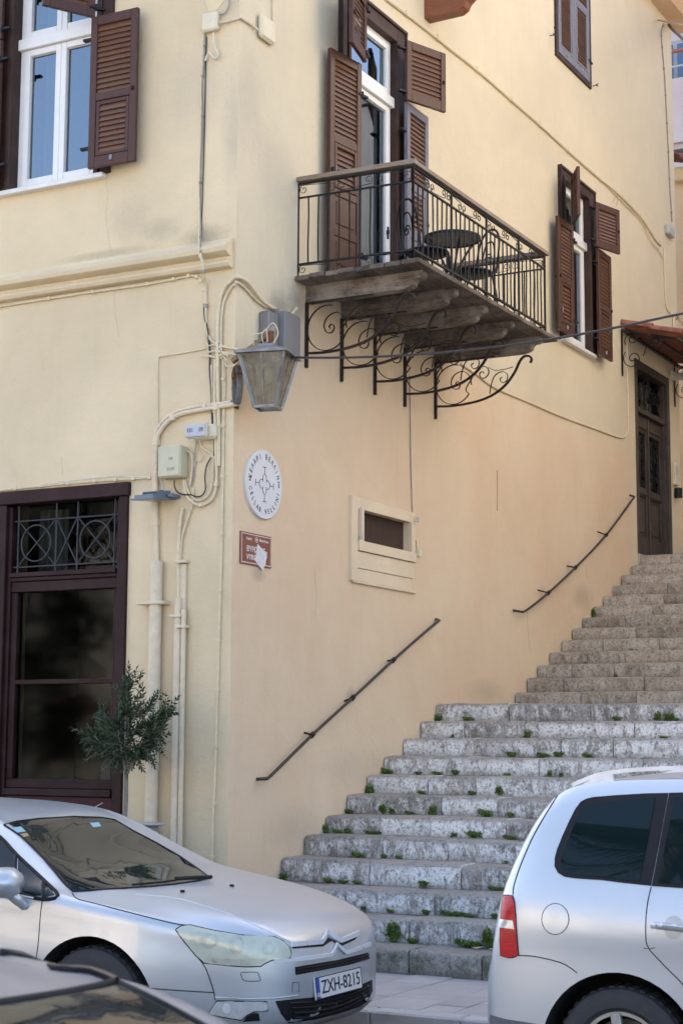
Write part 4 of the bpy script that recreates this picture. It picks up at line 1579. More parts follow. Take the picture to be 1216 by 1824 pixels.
def bistro_chair(c, rot, label):
    t = thing('bistro_chair', label, 'chair', c, 'bistro chairs on the balcony')
    Mx = Matrix.Translation(Vector(c)) @ Matrix.Rotation(rot, 4, 'Z')
    W = lambda x, y_, z: Mx @ Vector((x, y_, z))
    mb = MB()
    mb.lathe([(.001, 0), (.19, 0), (.205, .012), (.19, .03), (.001, .03)], (0, 0, .43), 24, mtx=None)
    mb.v = [tuple(Mx @ Vector(v)) for v in mb.v]
    mb.build('seat', iron_mat, t, smooth=50)
    mb = MB()
    mb.tube(crom([W(-.17, -.17, .44), W(-.17, -.20, .65), W(-.15, -.22, .80), W(-.08, -.23, .89), W(0, -.235, .91), W(.08, -.23, .89), W(.15, -.22, .80), W(.17, -.20, .65), W(.17, -.17, .44)], 4), .011, 6)
    mb.tube(crom([W(-.08, -.19, .44), W(-.09, -.21, .65), W(-.06, -.22, .76), W(0, -.225, .79), W(.06, -.22, .76), W(.09, -.21, .65), W(.08, -.19, .44)], 4), .008, 6)
    mb.tube(spiral(W(0, -.21, .62), .06, .012, 0, 1.5, Mx.to_3x3() @ Vector((1, 0, 0)), (0, 0, 1), 20), .007, 5)
    mb.build('backrest', iron_mat, t, smooth=50)
    for sx, sy in ((-1, -1), (1, -1), (1, 1), (-1, 1)):
        mb = MB()
        mb.tube([W(sx * .14, sy * .14, .435), W(sx * .17, sy * .17, .22), W(sx * .185, sy * .185, .004)], .011, 6)
        mb.build('leg', iron_mat, t)
    return t


bistro_chair((.66, 2.20, DZ), R(-33), 'black iron bistro chair with its arched back beside the door shutter')
bistro_chair((.74, 3.00, DZ), R(150), 'black iron bistro chair on the far side of the round table')

# timber corbel of the floor above
mb = MB()
o = sw(755, 33)
yc, z0 = o.y, o.z
pts = [(0, z0 + .42), (.66, z0 + .42), (.66, z0 + .24), (.60, z0 + .20), (.55, z0 + .20), (.52, z0 + .14), (.47, z0 + .10), (.44, z0 + .04), (.38, z0 + .005), (0, z0)]
mb.prism([(x, yc, z) for x, z in pts], (0, .14, 0))
t = thing('timber_corbel', 'red brown carved timber corbel sticking out above the balcony door', 'corbel', (0, yc, z0))
mb.build('bracket_block', corbel_mat, t)

# ------------------------------------------------------------------ signs
t = thing('round_sign', 'round white cellar sign with a looped cross emblem on the side wall', 'sign', (0, .445, 3.42), kind='thing')
PC, PR = Vector((.024, .446, 3.703)), .284
mb = MB()
mb.lathe([(.001, 0), (PR, 0), (PR, .02), (PR - .003, .023), (.001, .023)], (0, 0, 0), 64, axis='x')
mb.v = [(v[0] + .001, v[1] + PC.y, v[2] + PC.z) for v in mb.v]
mb.build('face', sign_white, t, smooth=40)
EY, EZ = Vector((0, 1, 0)), Vector((0, 0, 1))
lt = MB()
SX = PC.x + .0012
for word, a_mid, step, inward in (('\u039a\u0395\u039b\u0391\u03a1\u0399 \u0392\u0395\u039b\u039b\u0399\u039d\u0397', 90, -12.4, 1), ('CELLAR VELLINI', 270, 11.6, -1)):
    n = len(word)
    for k, chh in enumerate(word):
        if chh == ' ':
            continue
        a = R(a_mid + (k - (n - 1) / 2) * step)
        p = Vector((SX, PC.y + math.cos(a) * PR * .80, PC.z + math.sin(a) * PR * .80))
        rad = Vector((0, math.cos(a), math.sin(a))) * inward
        ex = Vector((0, rad.z, -rad.y))
        put_text(lt, chh, .060, p, ex, rad, sx=.82, extrude=.0008)
for a in (178, 2):
    c = Vector((SX, PC.y + math.cos(R(a)) * PR * .80, PC.z + math.sin(R(a)) * PR * .80))
    lt.lathe([(.001, -.0008), (.010, -.0008), (.010, .0008), (.001, .0008)], c, 12, axis='x')
tag(lt.build('lettering', sign_letter, t), kind='stuff')
em = MB()
bar = (.0016, .0055, (1, 0, 0))
def stroke(pts, closed=False):
    em.tube([(SX, PC.y + a * PR, PC.z + b * PR) for a, b in pts], 0, flat=bar, closed=closed)
for sg in (1, -1):
    stroke([(0, .50 * sg), (0, .30 * sg)])
    stroke([(-.10, .50 * sg), (.10, .50 * sg)])
    stroke([(-.10, .07 * sg), (-.10, .19 * sg), (-.085, .24 * sg), (0, .31 * sg), (.085, .24 * sg), (.10, .19 * sg), (.10, .07 * sg)])
    stroke([(sg * .50, 0), (sg * .30, 0)])
    stroke([(sg * .50, -.10), (sg * .50, .10)])
    stroke([(sg * (.13 + .17 * math.cos(R(a))), .13 * math.sin(R(a))) for a in range(-100, 101, 20)])
em.build('emblem', sign_letter, t)

a, b = sw(427, 946), sw(480, 1013)
SY0, SY1, SZ0, SZ1 = .108, .585, 3.025, 3.285
t = thing('street_sign', 'small brown street name sign half hidden by a torn pale sticker', 'sign', (0, SY0, SZ0), kind='thing')
mb = MB(); mb.box((.002, SY0, SZ0), (.014, SY1, SZ1), .003); mb.build('face', sign_brown, t)
mb = MB()
for (y0, z0, y1, z1) in ((SY0 + .012, SZ0 + .012, SY1 - .012, SZ0 + .017), (SY0 + .012, SZ1 - .017, SY1 - .012, SZ1 - .012), (SY0 + .012, SZ0 + .017, SY0 + .017, SZ1 - .017), (SY1 - .017, SZ0 + .017, SY1 - .012, SZ1 - .017)):
    mb.box((.0142, y0, z0), (.0150, y1, z1))
mb.build('border', white_letter, t)
mb = MB()
yc = (SY0 + SY1) / 2
for s, sz, z, sx in (('\u0392\u03a5\u03a1\u03a9\u039d\u039f\u03a3', .062, 3.150, .95), ('VYRONOS', .062, 3.085, .95)):
    put_text(mb, s, sz, (.0150, SY0 + .088, z), (0, 1, 0), (0, 0, 1), align='LEFT', sx=sx)
put_text(mb, '\u0394\u03ae\u03bc\u03bf\u03c2', .030, (.0150, yc - .115, 3.235), (0, 1, 0), (0, 0, 1))
put_text(mb, '\u039d\u03b1\u03c5\u03c0\u03bb\u03af\u03bf\u03c5', .030, (.0150, yc + .115, 3.235), (0, 1, 0), (0, 0, 1))
mb.tube([(.0150, yc + .022 * math.cos(q * .4), 3.235 + .022 * math.sin(q * .4)) for q in range(16)], 0, flat=(.0012, .003, (1, 0, 0)), closed=True)
mb.box((.0146, yc - .009, 3.226), (.0154, yc + .009, 3.244))
tag(mb.build('lettering', white_letter, t), kind='stuff')
stk = [(.36, 3.205), (.40, 3.185), (.455, 3.16), (.51, 3.15), (.505, 3.10), (.49, 3.075), (.49, 3.05), (.46, 3.02), (.45, 2.995), (.40, 3.02), (.35, 3.05), (.31, 3.075), (.335, 3.10), (.34, 3.15)]
mb = MB(); mb.prism([(.0160, y, z) for y, z in stk], (.0012, 0, 0)); mb.build('sticker', sticker_mat, t)

# ------------------------------------------------------------------ lantern
LX, LY, LZ0, LZ1 = .300, .02, 4.235, 4.655
lan = thing('street_lantern', 'old four sided street lantern with dusty panes on a rusty corner bracket', 'lantern', (LX, LY, LZ0))
rot = R(14)
def LQ(r, k, z):
    a = rot + math.pi / 4 + k * math.pi / 2
    return Vector((LX + r * math.cos(a), LY + r * math.sin(a), z))
r0, r1 = .120, .255
for k in range(4):
    p = [LQ(r0, k, LZ0), LQ(r0, k + 1, LZ0), LQ(r1, k + 1, LZ1), LQ(r1, k, LZ1)]
    n_ = (p[1] - p[0]).cross(p[3] - p[0]).normalized()
    mb = MB(); mb.prism(p, -n_ * .004); mb.build('pane', lantern_glass, lan)
    mb = MB()
    mb.tube([LQ(r0 + .004, k, LZ0), LQ(r1 + .004, k, LZ1)], 0, flat=(.024, .016, (0, 0, 1)))
    mb.tube([LQ(r0 + .004, k, LZ0 + .004), LQ(r0 + .004, k + 1, LZ0 + .004)], 0, flat=(.022, .012, (0, 0, 1)))
    m0, m1 = p[0].lerp(p[1], .5), p[3].lerp(p[2], .5)
    mb.tube([m0 + n_ * .003, m1 + n_ * .003], 0, flat=(.010, .006, tuple(n_)))
    mb.build('frame_bar', zinc_mat, lan)
mb = MB()
vs = [LQ(r1 + .052, k, LZ1 - .004) for k in range(4)] + [LQ(r1 + .050, k, LZ1 + .012) for k in range(4)] + [LQ(.10, k, LZ1 + .075) for k in range(4)] + [LQ(.09, k, LZ1 + .095) for k in range(4)]
fs = [(3, 2, 1, 0), (12, 13, 14, 15)]
for l in range(3):
    for k in range(4):
        fs.append((l * 4 + k, l * 4 + (k + 1) % 4, l * 4 + 4 + (k + 1) % 4, l * 4 + 4 + k))
mb.add(vs, fs)
mb.build('hood', zinc_mat, lan)
mb = MB(); mb.lathe([(.001, -.17), (.03, -.16), (.042, -.10), (.03, -.04), (.018, 0), (.018, .05), (.001, .05)], (LX, LY, LZ1 - .06), 16); mb.build('bulb', simple('pale bulb', (.6, .58, .5), .3), lan, smooth=60)
mb = MB()
mb.tube([(LX + .03, LY + .01, LZ1 + .07), (LX + .03, LY + .01, LZ1 + .24)], .028, 12)
mb.build('spigot', zinc_mat, lan, smooth=50)
mb = MB()
mb.tube([(LX + .03, LY - .004, LZ1 + .06), (LX + .03, LY - .006, LZ1 + .20)], .026, 10)
mb.build('rust_sleeve', rust_mat, lan, smooth=50)
mb = MB()
mb.tube([(-.02, .0, LZ1 - .01), (LX - .13, LY, LZ1 + .10), (LX + .03, LY + .01, LZ1 + .20)], .026, 10)
mb.tube([(LX - .10, LY, LZ1 + .04), (LX - .10, LY, LZ1 + .14)], .03, 8)
mb.build('arm', simple('dull bronze tube', (.20, .145, .09), .55, .4, var=.3, scale=14), lan, smooth=50)
# the rusty hoop below, between corner and lantern
hoop = MB()
hc = Vector((.065, -.06, 4.45))
ring = [hc + Vector((.045 * math.cos(q / 14 * 6.283), -.03 * math.cos(q / 14 * 6.283), .155 * math.sin(q / 14 * 6.283) - .02)) for q in range(14)]
hoop.tube(ring, 0, flat=(.05, .007, (.55, .83, 0)), closed=True)
hoop.build('bracket_hoop', zinc_mat, lan, smooth=50)
hoop = MB()
hoop.tube(spiral(hc + Vector((.005, -.01, .06)), .085, .02, 0.5, 1.4, (.83, -.55, 0), (0, 0, 1), 26), 0, flat=(.045, .006, (.55, .83, 0)))
hoop.build('bracket_scroll', rust_mat, lan, smooth=50)
mb = MB(); mb.box((.002, -.005, 4.26), (.012, .06, 4.34), .003); mb.build('wall_plate', rust_mat, lan)
mb = MB()
mb.tube(crom([(LX - .12, LY - .02, LZ1 + .10), (LX - .10, LY - .05, LZ1 + .17), (LX - .02, LY - .03, LZ1 + .20), (LX + .06, LY - .03, LZ1 + .26), (LX + .09, LY, LZ1 + .18), (LX + .05, LY - .03, LZ1 + .08)], 6), .005, 6)
mb.tube(crom([(LX - .02, LY - .04, LZ1 + .10), (LX - .03, LY - .05, LZ1 + .17), (LX + .01, LY - .05, LZ1 + .21), (LX + .02, LY - .045, LZ1 + .11)], 6), .0045, 6)
mb.build('lamp_wire', cable_cream, lan, smooth=60)

mb = MB()
mb.box((.002, .36, 4.80), (.10, .52, 5.14), .012)
mb.box((.002, .521, 4.78), (.16, .775, 5.17), .01)
mb.box((.161, .528, 4.80), (.165, .768, 5.15), .002)
t = thing('metal_cabinet', 'tall grey metal switch cabinet on the side wall behind the lantern', 'cabinet', (0, .57, 4.8), kind='thing')
mb.build('body', greybox_mat, t)
mb = MB()
mb.box((.03, .54, 5.171), (.07, .58, 5.20), .004); mb.box((.03, .70, 5.171), (.07, .75, 5.19), .004)
mb.build('lid_clip', greybox_mat, t)

# ------------------------------------------------------------------ boxes on the facade
def fbox(name, label, cat, px, py, wd, ht, dp, mat, ch=.008):
    o = fw(px, py)
    t = thing(name, label, cat, (o.x, 0, o.z - ht / 2), kind='thing')
    mb = MB(); mb.box((o.x - wd / 2, -dp, o.z - ht / 2), (o.x + wd / 2, -.002, o.z + ht / 2), ch)
    mb.build('body', mat, t)
    return t, o


t, o = fbox('junction_box', 'square cream junction box high on the facade near the corner', 'junction box', 379, 42, .155, .165, .06, plastic_cream, .014)
mb = MB(); mb.lathe([(.001, 0), (.03, 0), (.032, .003), (.001, .004)], (o.x - .01, -.0602, o.z + .02), 16, axis='y'); mb.build('lid', plastic_cream, t)
o = sw(470, 55)
t = thing('junction_box', 'small rounded cream junction box high on the side wall by the corner', 'junction box', (0, o.y, o.z), kind='thing')
mb = MB(); mb.box((.002, o.y - .12, o.z - .10), (.055, o.y + .115, o.z + .11), .02); mb.build('body', plastic_cream, t)
o = sw(1187, 412)
t = thing('junction_box', 'grey junction box with loose wires at the far end of the side wall', 'junction box', (0, o.y, o.z), kind='thing')
mb = MB(); mb.box((.002, o.y - .12, o.z - .07), (.07, o.y + .16, o.z + .07), .012); mb.build('body', plastic_grey, t)

t, o = fbox('fuse_box', 'pale green rectangular fuse box with faint stencilled letters', 'fuse box', 317, 826, .215, .26, .13, plastic_green, .012)
mb = MB(); mb.box((o.x - .10, -.136, o.z - .118), (o.x + .10, -.1305, o.z + .122), .003); mb.build('lid', plastic_green, t)
mb = MB()
put_text(mb, 'OEI', .034, (o.x + .02, -.1365, o.z + .02), (1, 0, 0), (0, 0, 1), sx=.8)
put_text(mb, 'CZ\u20220Y', .034, (o.x + .022, -.1365, o.z - .065), (1, 0, 0), (0, 0, 1), sx=.8)
tag(mb.build('lettering', simple('faded lettering', (.19, .18, .15), .6), t), kind='stuff')

o = fw(354, 768, -.10)
t = thing('electric_meter', 'small white faced electric meter on a cream bracket', 'meter', (o.x, 0, o.z - .06), kind='thing')
mb = MB(); mb.box((o.x - .02, -.09, o.z - .065), (o.x + .15, -.002, o.z + .055), .02); mb.build('bracket', plastic_cream, t)
mb = MB(); mb.box((o.x - .115, -.125, o.z - .06), (o.x + .09, -.085, o.z + .06), .03); mb.build('body', plastic_cream, t)
mb = MB(); mb.box((o.x - .108, -.135, o.z - .048), (o.x + .082, -.1255, o.z + .052), .02); mb.build('face', simple('meter face', (.46, .48, .52), .35), t)
mb = MB()
put_text(mb, '101', .048, (o.x - .06, -.1358, o.z + .004), (1, 0, 0), (0, 0, 1), sx=.9)
put_text(mb, '09', .048, (o.x + .045, -.1358, o.z + .004), (1, 0, 0), (0, 0, 1), sx=.9)
mb.build('digits', sign_letter, t)

o = fw(298, 888)
t = thing('floodlight', 'flat blue grey floodlight jutting out below the fuse box', 'floodlight', (o.x, 0, o.z), kind='thing')
mb = MB()
X0, X1 = o.x - .14, o.x + .10
mb.prism([(X0 + .03, -.03, o.z + .035), (X0 + .03, -.30, o.z - .005), (X0 + .03, -.30, o.z - .035), (X0 + .03, -.03, o.z - .005)], (X1 - X0 - .06, 0, 0))
mb.prism([(X0, -.02, o.z - .006), (X0, -.33, o.z - .036), (X0, -.33, o.z - .048), (X0, -.02, o.z - .018)], (X1 - X0, 0, 0))
mb.build('body', blue_grey, t)
mb = MB()
for k in range(9):
    x = X0 + .05 + k * .018
    mb.prism([(x, -.04, o.z + .034), (x, -.22, o.z + .008), (x, -.22, o.z + .03), (x, -.04, o.z + .056)], (.005, 0, 0))
mb.build('cooling_fins', blue_grey, t)
mb = MB(); mb.box((X1 - .02, -.12, o.z - .01), (X1 + .03, -.002, o.z + .02), .005); mb.build('mount', blue_grey, t)
mb = MB(); mb.prism([(X0 + .02, -.04, o.z - .0205), (X0 + .02, -.31, o.z - .0475), (X0 + .02, -.31, o.z - .0495), (X0 + .02, -.04, o.z - .0225)], (X1 - X0 - .04, 0, 0)); mb.build('lens', lamp_glass, t)

# ------------------------------------------------------------------ cables and conduits
def wire(label, pts, r, mat, plane='f', off=.02, k=6, name='cable', group='cables and pipes on the house', cat='cable', clips=0, clipmat=None):
    """pts: spots along the run as seen in the photo, all lying on the wall (plane f facade, s side wall)"""
    P = []
    for p in pts:
        d = p[2] if len(p) > 2 else off
        P.append(fw(p[0], p[1], -d) if plane == 'f' else sw(p[0], p[1], d))
    return wire3(label, P, r, mat, k, name, group, cat, clips, clipmat, plane)


def wire3(label, P, r, mat, k=6, name='cable', group='cables and pipes on the house', cat='cable', clips=0, clipmat=None, plane='f'):
    t = thing(name, label, cat, P[0], group)
    path = crom(P, k) if k > 1 else [Vector(p) for p in P]
    mb = MB(); mb.tube(path, r, 7 if r > .012 else 5); mb.build('run', mat, t, smooth=60)
    if clips:
        n = len(path)
        for q in range(clips):
            i = int((q + .5) * n / clips)
            p = path[min(i, n - 2)]
            s = r + .004
            mb = MB()
            mb.box((p.x - s, p.y - s, p.z - s), (p.x + s, p.y + s, p.z + s), .002)
            mb.build('clip', clipmat or mat, t)
    return t


# facade: bundle down from the top junction box
wire('dark frayed cable running down from the top junction box to the string course', [(366, 56), (364, 110), (360, 150), (361, 220), (357, 310), (358, 400), (358, 452, .14), (360, 462, .14)], .0065, cable_grey, off=.010, clips=6, clipmat=cable_grey)
wire('thin black cable beside the frayed one, down to the string course', [(368, 66), (366, 140), (364, 240), (361, 340), (359, 420), (357, 452, .14)], .005, cable_black, off=.008)
wire('cream cable strand alongside the dark bundle, left of it', [(363, 60), (359, 150), (357, 260), (355, 360), (354, 445, .13), (358, 462, .15)], .006, cable_cream, off=.010)
wire('white flexible tail hooked below the top junction box', [(380, 58, .05), (382, 80), (388, 95), (386, 103), (380, 103), (374, 95), (370, 97), (366, 108)], .009, plastic_cream, off=.03)
wire('grey cable arching from the top junction box out of view', [(408, -20), (408, 8), (402, 22), (392, 26), (384, 25)], .006, cable_grey, off=.02)
wire3('short cream conduit from the top junction box round the corner', [fw(391, 40, -.03), fw(408, 37, -.025), fw(425, 32, -.02) + Vector((.02, 0, 0)), sw(430, 32, .02), sw(447, 43, .02), sw(459, 53, .03)], .012, pipe_mat, k=4)
wire('brown stained cable rising from the rounded junction box', [(485, 60), (486, 30), (485, -10)], .007, cable_cream, plane='s', off=.012)
# over the string course and on down
wire('pair of cream cables crossing the string course', [(357, 452, .15), (361, 470, .155), (363, 490, .12), (366, 505, .03), (367, 530, .02), (367, 545, .02), (367, 575, .02), (372, 600, .02), (385, 612), (398, 617, .02), (424, 622, .02)], .011, cable_cream, clips=3, clipmat=cable_grey)
wire('long thin cream cable clipped under the string course', [(-20, 549), (60, 536), (150, 522), (250, 508), (310, 497), (340, 491), (353, 494), (361, 505), (366, 520)], .011, cable_cream, off=.016, clips=9)
wire('black cable dropping beside the cream ones to the corner pipe', [(364, 541), (365, 565), (370, 590), (374, 625), (374, 660), (377, 700), (378, 740), (382, 800), (381, 812)], .009, cable_black, off=.022)
wire3('thick cream cable looping up and over round the corner to the balcony', [fw(390, 830, -.025), fw(390, 760, -.025), fw(389, 700, -.025), fw(388, 640, -.025), fw(388, 580, -.025), fw(392, 535, -.025), fw(400, 512, -.028), fw(412, 500, -.03), Vector((.015, -.03, fw(425, 495).z)), sw(434, 497, .03), sw(445, 507, .03), sw(458, 524, .03), sw(470, 538, .03), sw(490, 551, .03), sw(508, 561, .03), sw(518, 560, .03), sw(528, 549, .02)], .017, cable_cream, k=6)
wire3('thinner cream cable inside the looping one at the corner', [fw(394, 640, -.02), fw(394, 580, -.02), fw(398, 540, -.02), fw(410, 514, -.02), fw(421, 505, -.02), Vector((.015, -.02, fw(425, 503).z)), sw(436, 512, .018), sw(455, 533, .018), sw(475, 548, .018)], .010, cable_cream, k=6)
wire('straight cream cable right of the corner bundle, running to the ground', [(398, 640), (398, 720), (397, 800), (396, 900), (394, 1000), (391, 1100), (389, 1180), (386, 1280), (383, 1380), (379, 1480), (377, 1560)], .011, cable_cream, off=.014, clips=10)
wire('thin cream cable just left of the corner', [(401, 650), (401, 700), (399, 780), (398, 870)], .006, cable_cream, off=.010)
wire('cream cable turning under in a wide loop below the meter', [(383, 640), (383, 720), (384, 790), (386, 850), (382, 880), (370, 896), (352, 899), (338, 890), (330, 875), (327, 856)], .013, cable_cream, off=.024, clips=4)
wire('second cream cable inside the wide loop below the meter', [(377, 650), (378, 730), (380, 800), (379, 850), (374, 876), (362, 889), (350, 891), (338, 880), (333, 868), (330, 856)], .010, cable_cream, off=.02)
wire('inner cream cable inside the wide loop below the meter', [(387, 780), (388, 815), (380, 815), (375, 807), (366, 802), (358, 794), (355, 776, .05)], .009, cable_cream, off=.022)
wire('black lead wandering from the bundle to the floodlight', [(376, 815), (368, 830), (365, 850), (366, 870), (361, 881), (352, 885), (340, 881)], .006, cable_black, off=.03)
wire('black lead hanging from the fuse box to the floodlight mount', [(311, 856, .05), (311, 866, .04), (316, 876, .04), (326, 881, .04), (340, 881, .03)], .006, cable_black)
wire('small black loop on top of the floodlight', [(280, 884, .12), (283, 876, .08), (290, 874, .06), (294, 880, .1), (295, 886, .12)], .005, cable_black)
wire('thin white lead from the coil down to the floodlight', [(283, 851), (288, 860), (289, 872), (286, 884, .06)], .004, cable_white, off=.02)
wire('grey coil of spare cable behind the conduit', [(282, 830), (288, 829), (291, 838), (288, 846), (282, 849), (280, 840), (284, 832), (290, 835), (289, 844), (283, 848)], .007, cable_grey, off=.03)
wire('cream wire along the wall above the shopfront', [(-20, 876), (40, 869), (110, 862), (180, 856), (230, 853), (272, 850)], .011, cable_cream, off=.014, clips=8)
wire('white wire on top of the cream one above the shopfront', [(60, 866), (110, 858), (160, 852), (200, 848), (240, 849), (272, 849)], .004, cable_white, off=.018)
wire('thin painted wire making a square bend on the facade', [(281, 860), (281, 760), (281, 700), (281, 650), (283, 637), (290, 634), (330, 628), (366, 621)], .007, cable_cream, off=.010, k=5)
wire('stub of cream wire crossing the bundle at lantern height', [(357, 632), (372, 634), (386, 636), (398, 630), (408, 634)], .010, cable_cream, off=.03)
wire('looped cream wire end beside the lantern hood', [(370, 628), (384, 625), (400, 628), (414, 630), (425, 631)], .008, cable_cream, off=.035)
wire('curly cream wire hanging left of the lantern', [(396, 634), (402, 640), (402, 650), (408, 654), (416, 652), (424, 645)], .006, cable_cream, off=.035)
wire('thin cream wire bowing down from the bundle top', [(366, 575), (365, 600), (370, 615), (380, 614), (390, 617), (396, 624)], .006, cable_cream, off=.03)
# bent conduits
wire('thick cream conduit bending over from the corner and down', [(424, 719), (400, 723), (370, 728), (340, 733), (318, 739), (300, 750), (288, 764), (280, 780), (278, 800), (278, 840), (278, 900), (279, 960), (280, 1004)], .020, pipe_mat, off=.03, name='conduit', cat='conduit', clips=4)
wire('thinner cream conduit riding above the bent one', [(412, 715), (390, 719), (365, 722), (340, 726), (315, 733), (298, 743), (284, 758), (277, 775), (274, 800), (273, 850), (274, 900), (276, 960), (276, 1000)], .014, pipe_mat, off=.028, name='conduit', cat='conduit', clips=3)
o1, o2 = fw(280, 1000, -.05), fw(268, 1560, -.05)
t = thing('downpipe', 'fat cream downpipe running to the ground behind the olive tree', 'downpipe', (o1.x, -.05, 0), 'cables and pipes on the house')
mb = MB(); mb.tube([(o1.x, -.055, o1.z), (o1.x - .006, -.055, .02)], .052, 14); mb.build('pipe', pipe_mat, t, smooth=50)
o = fw(273, 1074, -.05)
mb = MB(); mb.box((o.x - .115, -.118, o.z - .016), (o.x + .135, -.004, o.z + .012), .004); mb.build('clamp', pipe_mat, t)
for lab, px_, y0_, r_ in (('left of two slim cream pipes by the corner', 318, 1066, .032), ('right of two slim cream pipes by the corner', 328, 1085, .021)):
    o = fw(px_, y0_, -.04)
    t = thing('conduit', lab, 'conduit', (o.x, -.04, 0), 'cables and pipes on the house')
    mb = MB(); mb.tube([(o.x, -.042, o.z), (o.x + .004, -.042, .02)], r_, 10); mb.build('pipe', pipe_mat, t, smooth=50)
    for zz in (o.z - .14, .55):
        mb = MB(); mb.box((o.x - r_ - .03, -.082, zz - .012), (o.x + r_ + .02, -.004, zz + .012), .003); mb.build('clamp', pipe_mat, t)
wire('cream cable feeding the left slim pipe', [(325, 905), (321, 930), (319, 960), (318, 1000), (318, 1066)], .016, cable_cream, off=.03)
wire('thin cream cable feeding the right slim pipe', [(344, 870), (342, 900), (332, 930), (324, 960), (321, 1010), (324, 1070)], .009, cable_cream, off=.022)
o = fw(329, 1045)
t = thing('cable_trunking', 'flat cream cable trunking on the facade between two straps', 'trunking', (o.x, 0, o.z - .2), kind='thing')
mb = MB(); mb.box((o.x - .022, -.03, fw(329, 1085).z), (o.x + .026, -.002, fw(329, 1005).z), .003); mb.build('cover', pipe_mat, t)
o = fw(329, 1001)
mb = MB(); mb.box((o.x - .06, -.06, o.z - .012), (o.x + .055, -.002, o.z + .012), .003); mb.build('strap', pipe_mat, t)
wire('thin dark lead down from the meter past the fuse box', [(352, 785), (349, 795), (346, 820), (344, 850), (340, 868)], .005, cable_grey, off=.02)
wire('cream cable curving from the meter to the fuse box', [(344, 775), (352, 800), (361, 812), (358, 820), (348, 824), (340, 860)], .005, cable_cream, off=.018)
wire('cream cable arching out of the fuse box top right', [(331, 802, .05), (340, 808), (343, 820), (341, 850), (338, 865)], .009, cable_cream, off=.025)

# side wall
wire('painted cable run sloping along the side wall above the windows', [(655, -30), (690, 0), (745, 42), (800, 86), (860, 134), (920, 187), (960, 222), (1010, 268), (1060, 312), (1100, 345), (1130, 375), (1150, 400), (1165, 425), (1176, 436)], .022, side_mat, plane='s', off=.012, clips=12, clipmat=side_mat, k=5)
wire('second wire sagging under the painted run near its far end', [(1085, 335), (1110, 362), (1140, 392), (1158, 428), (1172, 445), (1181, 462)], .008, cable_cream, plane='s', off=.02)
wire('thin wire running up the far end of the side wall to the eaves', [(1196, 395), (1192, 330), (1189, 260), (1186, 200), (1183, 140), (1179, 90), (1177, 60), (1181, 42)], .009, cable_grey, plane='s', off=.012, clips=9)
wire('wire dropping from the far junction box to the entrance', [(1182, 440), (1183, 500), (1186, 545), (1195, 560), (1216, 575)], .009, cable_cream, plane='s', off=.014, clips=3)
wire('cream pipe rising behind the canopy at the far end', [(1198, 605), (1199, 570), (1203, 560), (1216, 580)], .016, pipe_mat, plane='s', off=.02)
wire('cream drain line sloping down to the entrance door', [(820, 648), (850, 668), (880, 690), (940, 716), (1000, 742), (1060, 764), (1095, 777), (1110, 779), (1117, 770), (1118, 750), (1117, 700), (1116, 640), (1117, 605)], .014, side_mat, plane='s', off=.010, k=5)
wire('thin grey wire hanging down to the vent window', [(729, 670), (730, 720), (731, 800), (733, 880), (734, 915)], .006, cable_grey, plane='s', off=.010)
wire('short wire stub above the tiny cream box', [(740, 962), (741, 972), (743, 985)], .003, cable_black, plane='s', off=.012)
t = wire('short brown strip like an old pipe scar on the side wall', [(885, 838), (885, 875), (885, 910)], .006, simple('tan scar', (.36, .25, .15), .8), plane='s', off=.002, k=1)
wire('bare wire hook sticking out of the painted run', [(1090, 360), (1096, 350), (1099, 355), (1097, 366)], .003, cable_grey, plane='s', off=.03)
# the aerial line across the street
A = Vector((LX + .10, LY + .05, LZ1 - .005))
A2 = fw(505, 635, -.02)
B = at(1216, 557, 'x', 3.6)
B2 = B + (B - A) * .9
P = []
for i in range(31):
    q = i / 30 * 1.9
    p = A + (B - A) * q
    sag = (q * (1.9 - q)) * .42
    P.append(p - Vector((0, 0, sag)))
# keep the far point of the sagging line where it leaves the picture
corr = (0.9 * 1.0) * .42
P = [p + Vector((0, 0, corr * min(1.0, (i / 30 * 1.9)))) for i, p in enumerate(P)]
wire3('black overhead cable strung from the lantern across the steps', P, .010, cable_black, k=1, group=None)
wire3('black cable leaving the eaves at the far end of the roof', [sw(1190, 44, .05), sw(1196, 52, .3), sw(1216, 70, 1.6), sw(1240, 100, 3.2)], .022, cable_black, k=5, group=None)
wire3('thin line from an eaves hook at the far end of the roof', [sw(1171, 36, .02), sw(1190, 40, .6), sw(1216, 45, 1.8)], .012, cable_grey, k=4, group=None)

# ------------------------------------------------------------------ handrails on the wall
def handrail(label, pts, stays):
    t = thing('handrail', label, 'handrail', sw(*pts[0]), 'iron handrails on the side wall')
    P = [sw(pts[0][0], pts[0][1], .004)] + [sw(p[0], p[1], .085) for p in pts[1:-1]] + [sw(pts[-1][0], pts[-1][1], .004)]
    mb = MB()
    q = [P[0]] + crom(P[1:-1], 5) + [P[-1]]
    mb.tube(q, .0135, 8)
    mb.build('rail', hand_iron, t, smooth=60)
    for a, b in stays:
        pa, pb = sw(a[0], a[1], .002), sw(b[0], b[1], .085)
        mb = MB()
        mb.tube([pa, pb], .009, 6)
        mb.tube([pb - Vector((0, .022, .012)), pb + Vector((0, .022, .012))], .022, 8)
        mb.build('bracket', iron_mat, t)


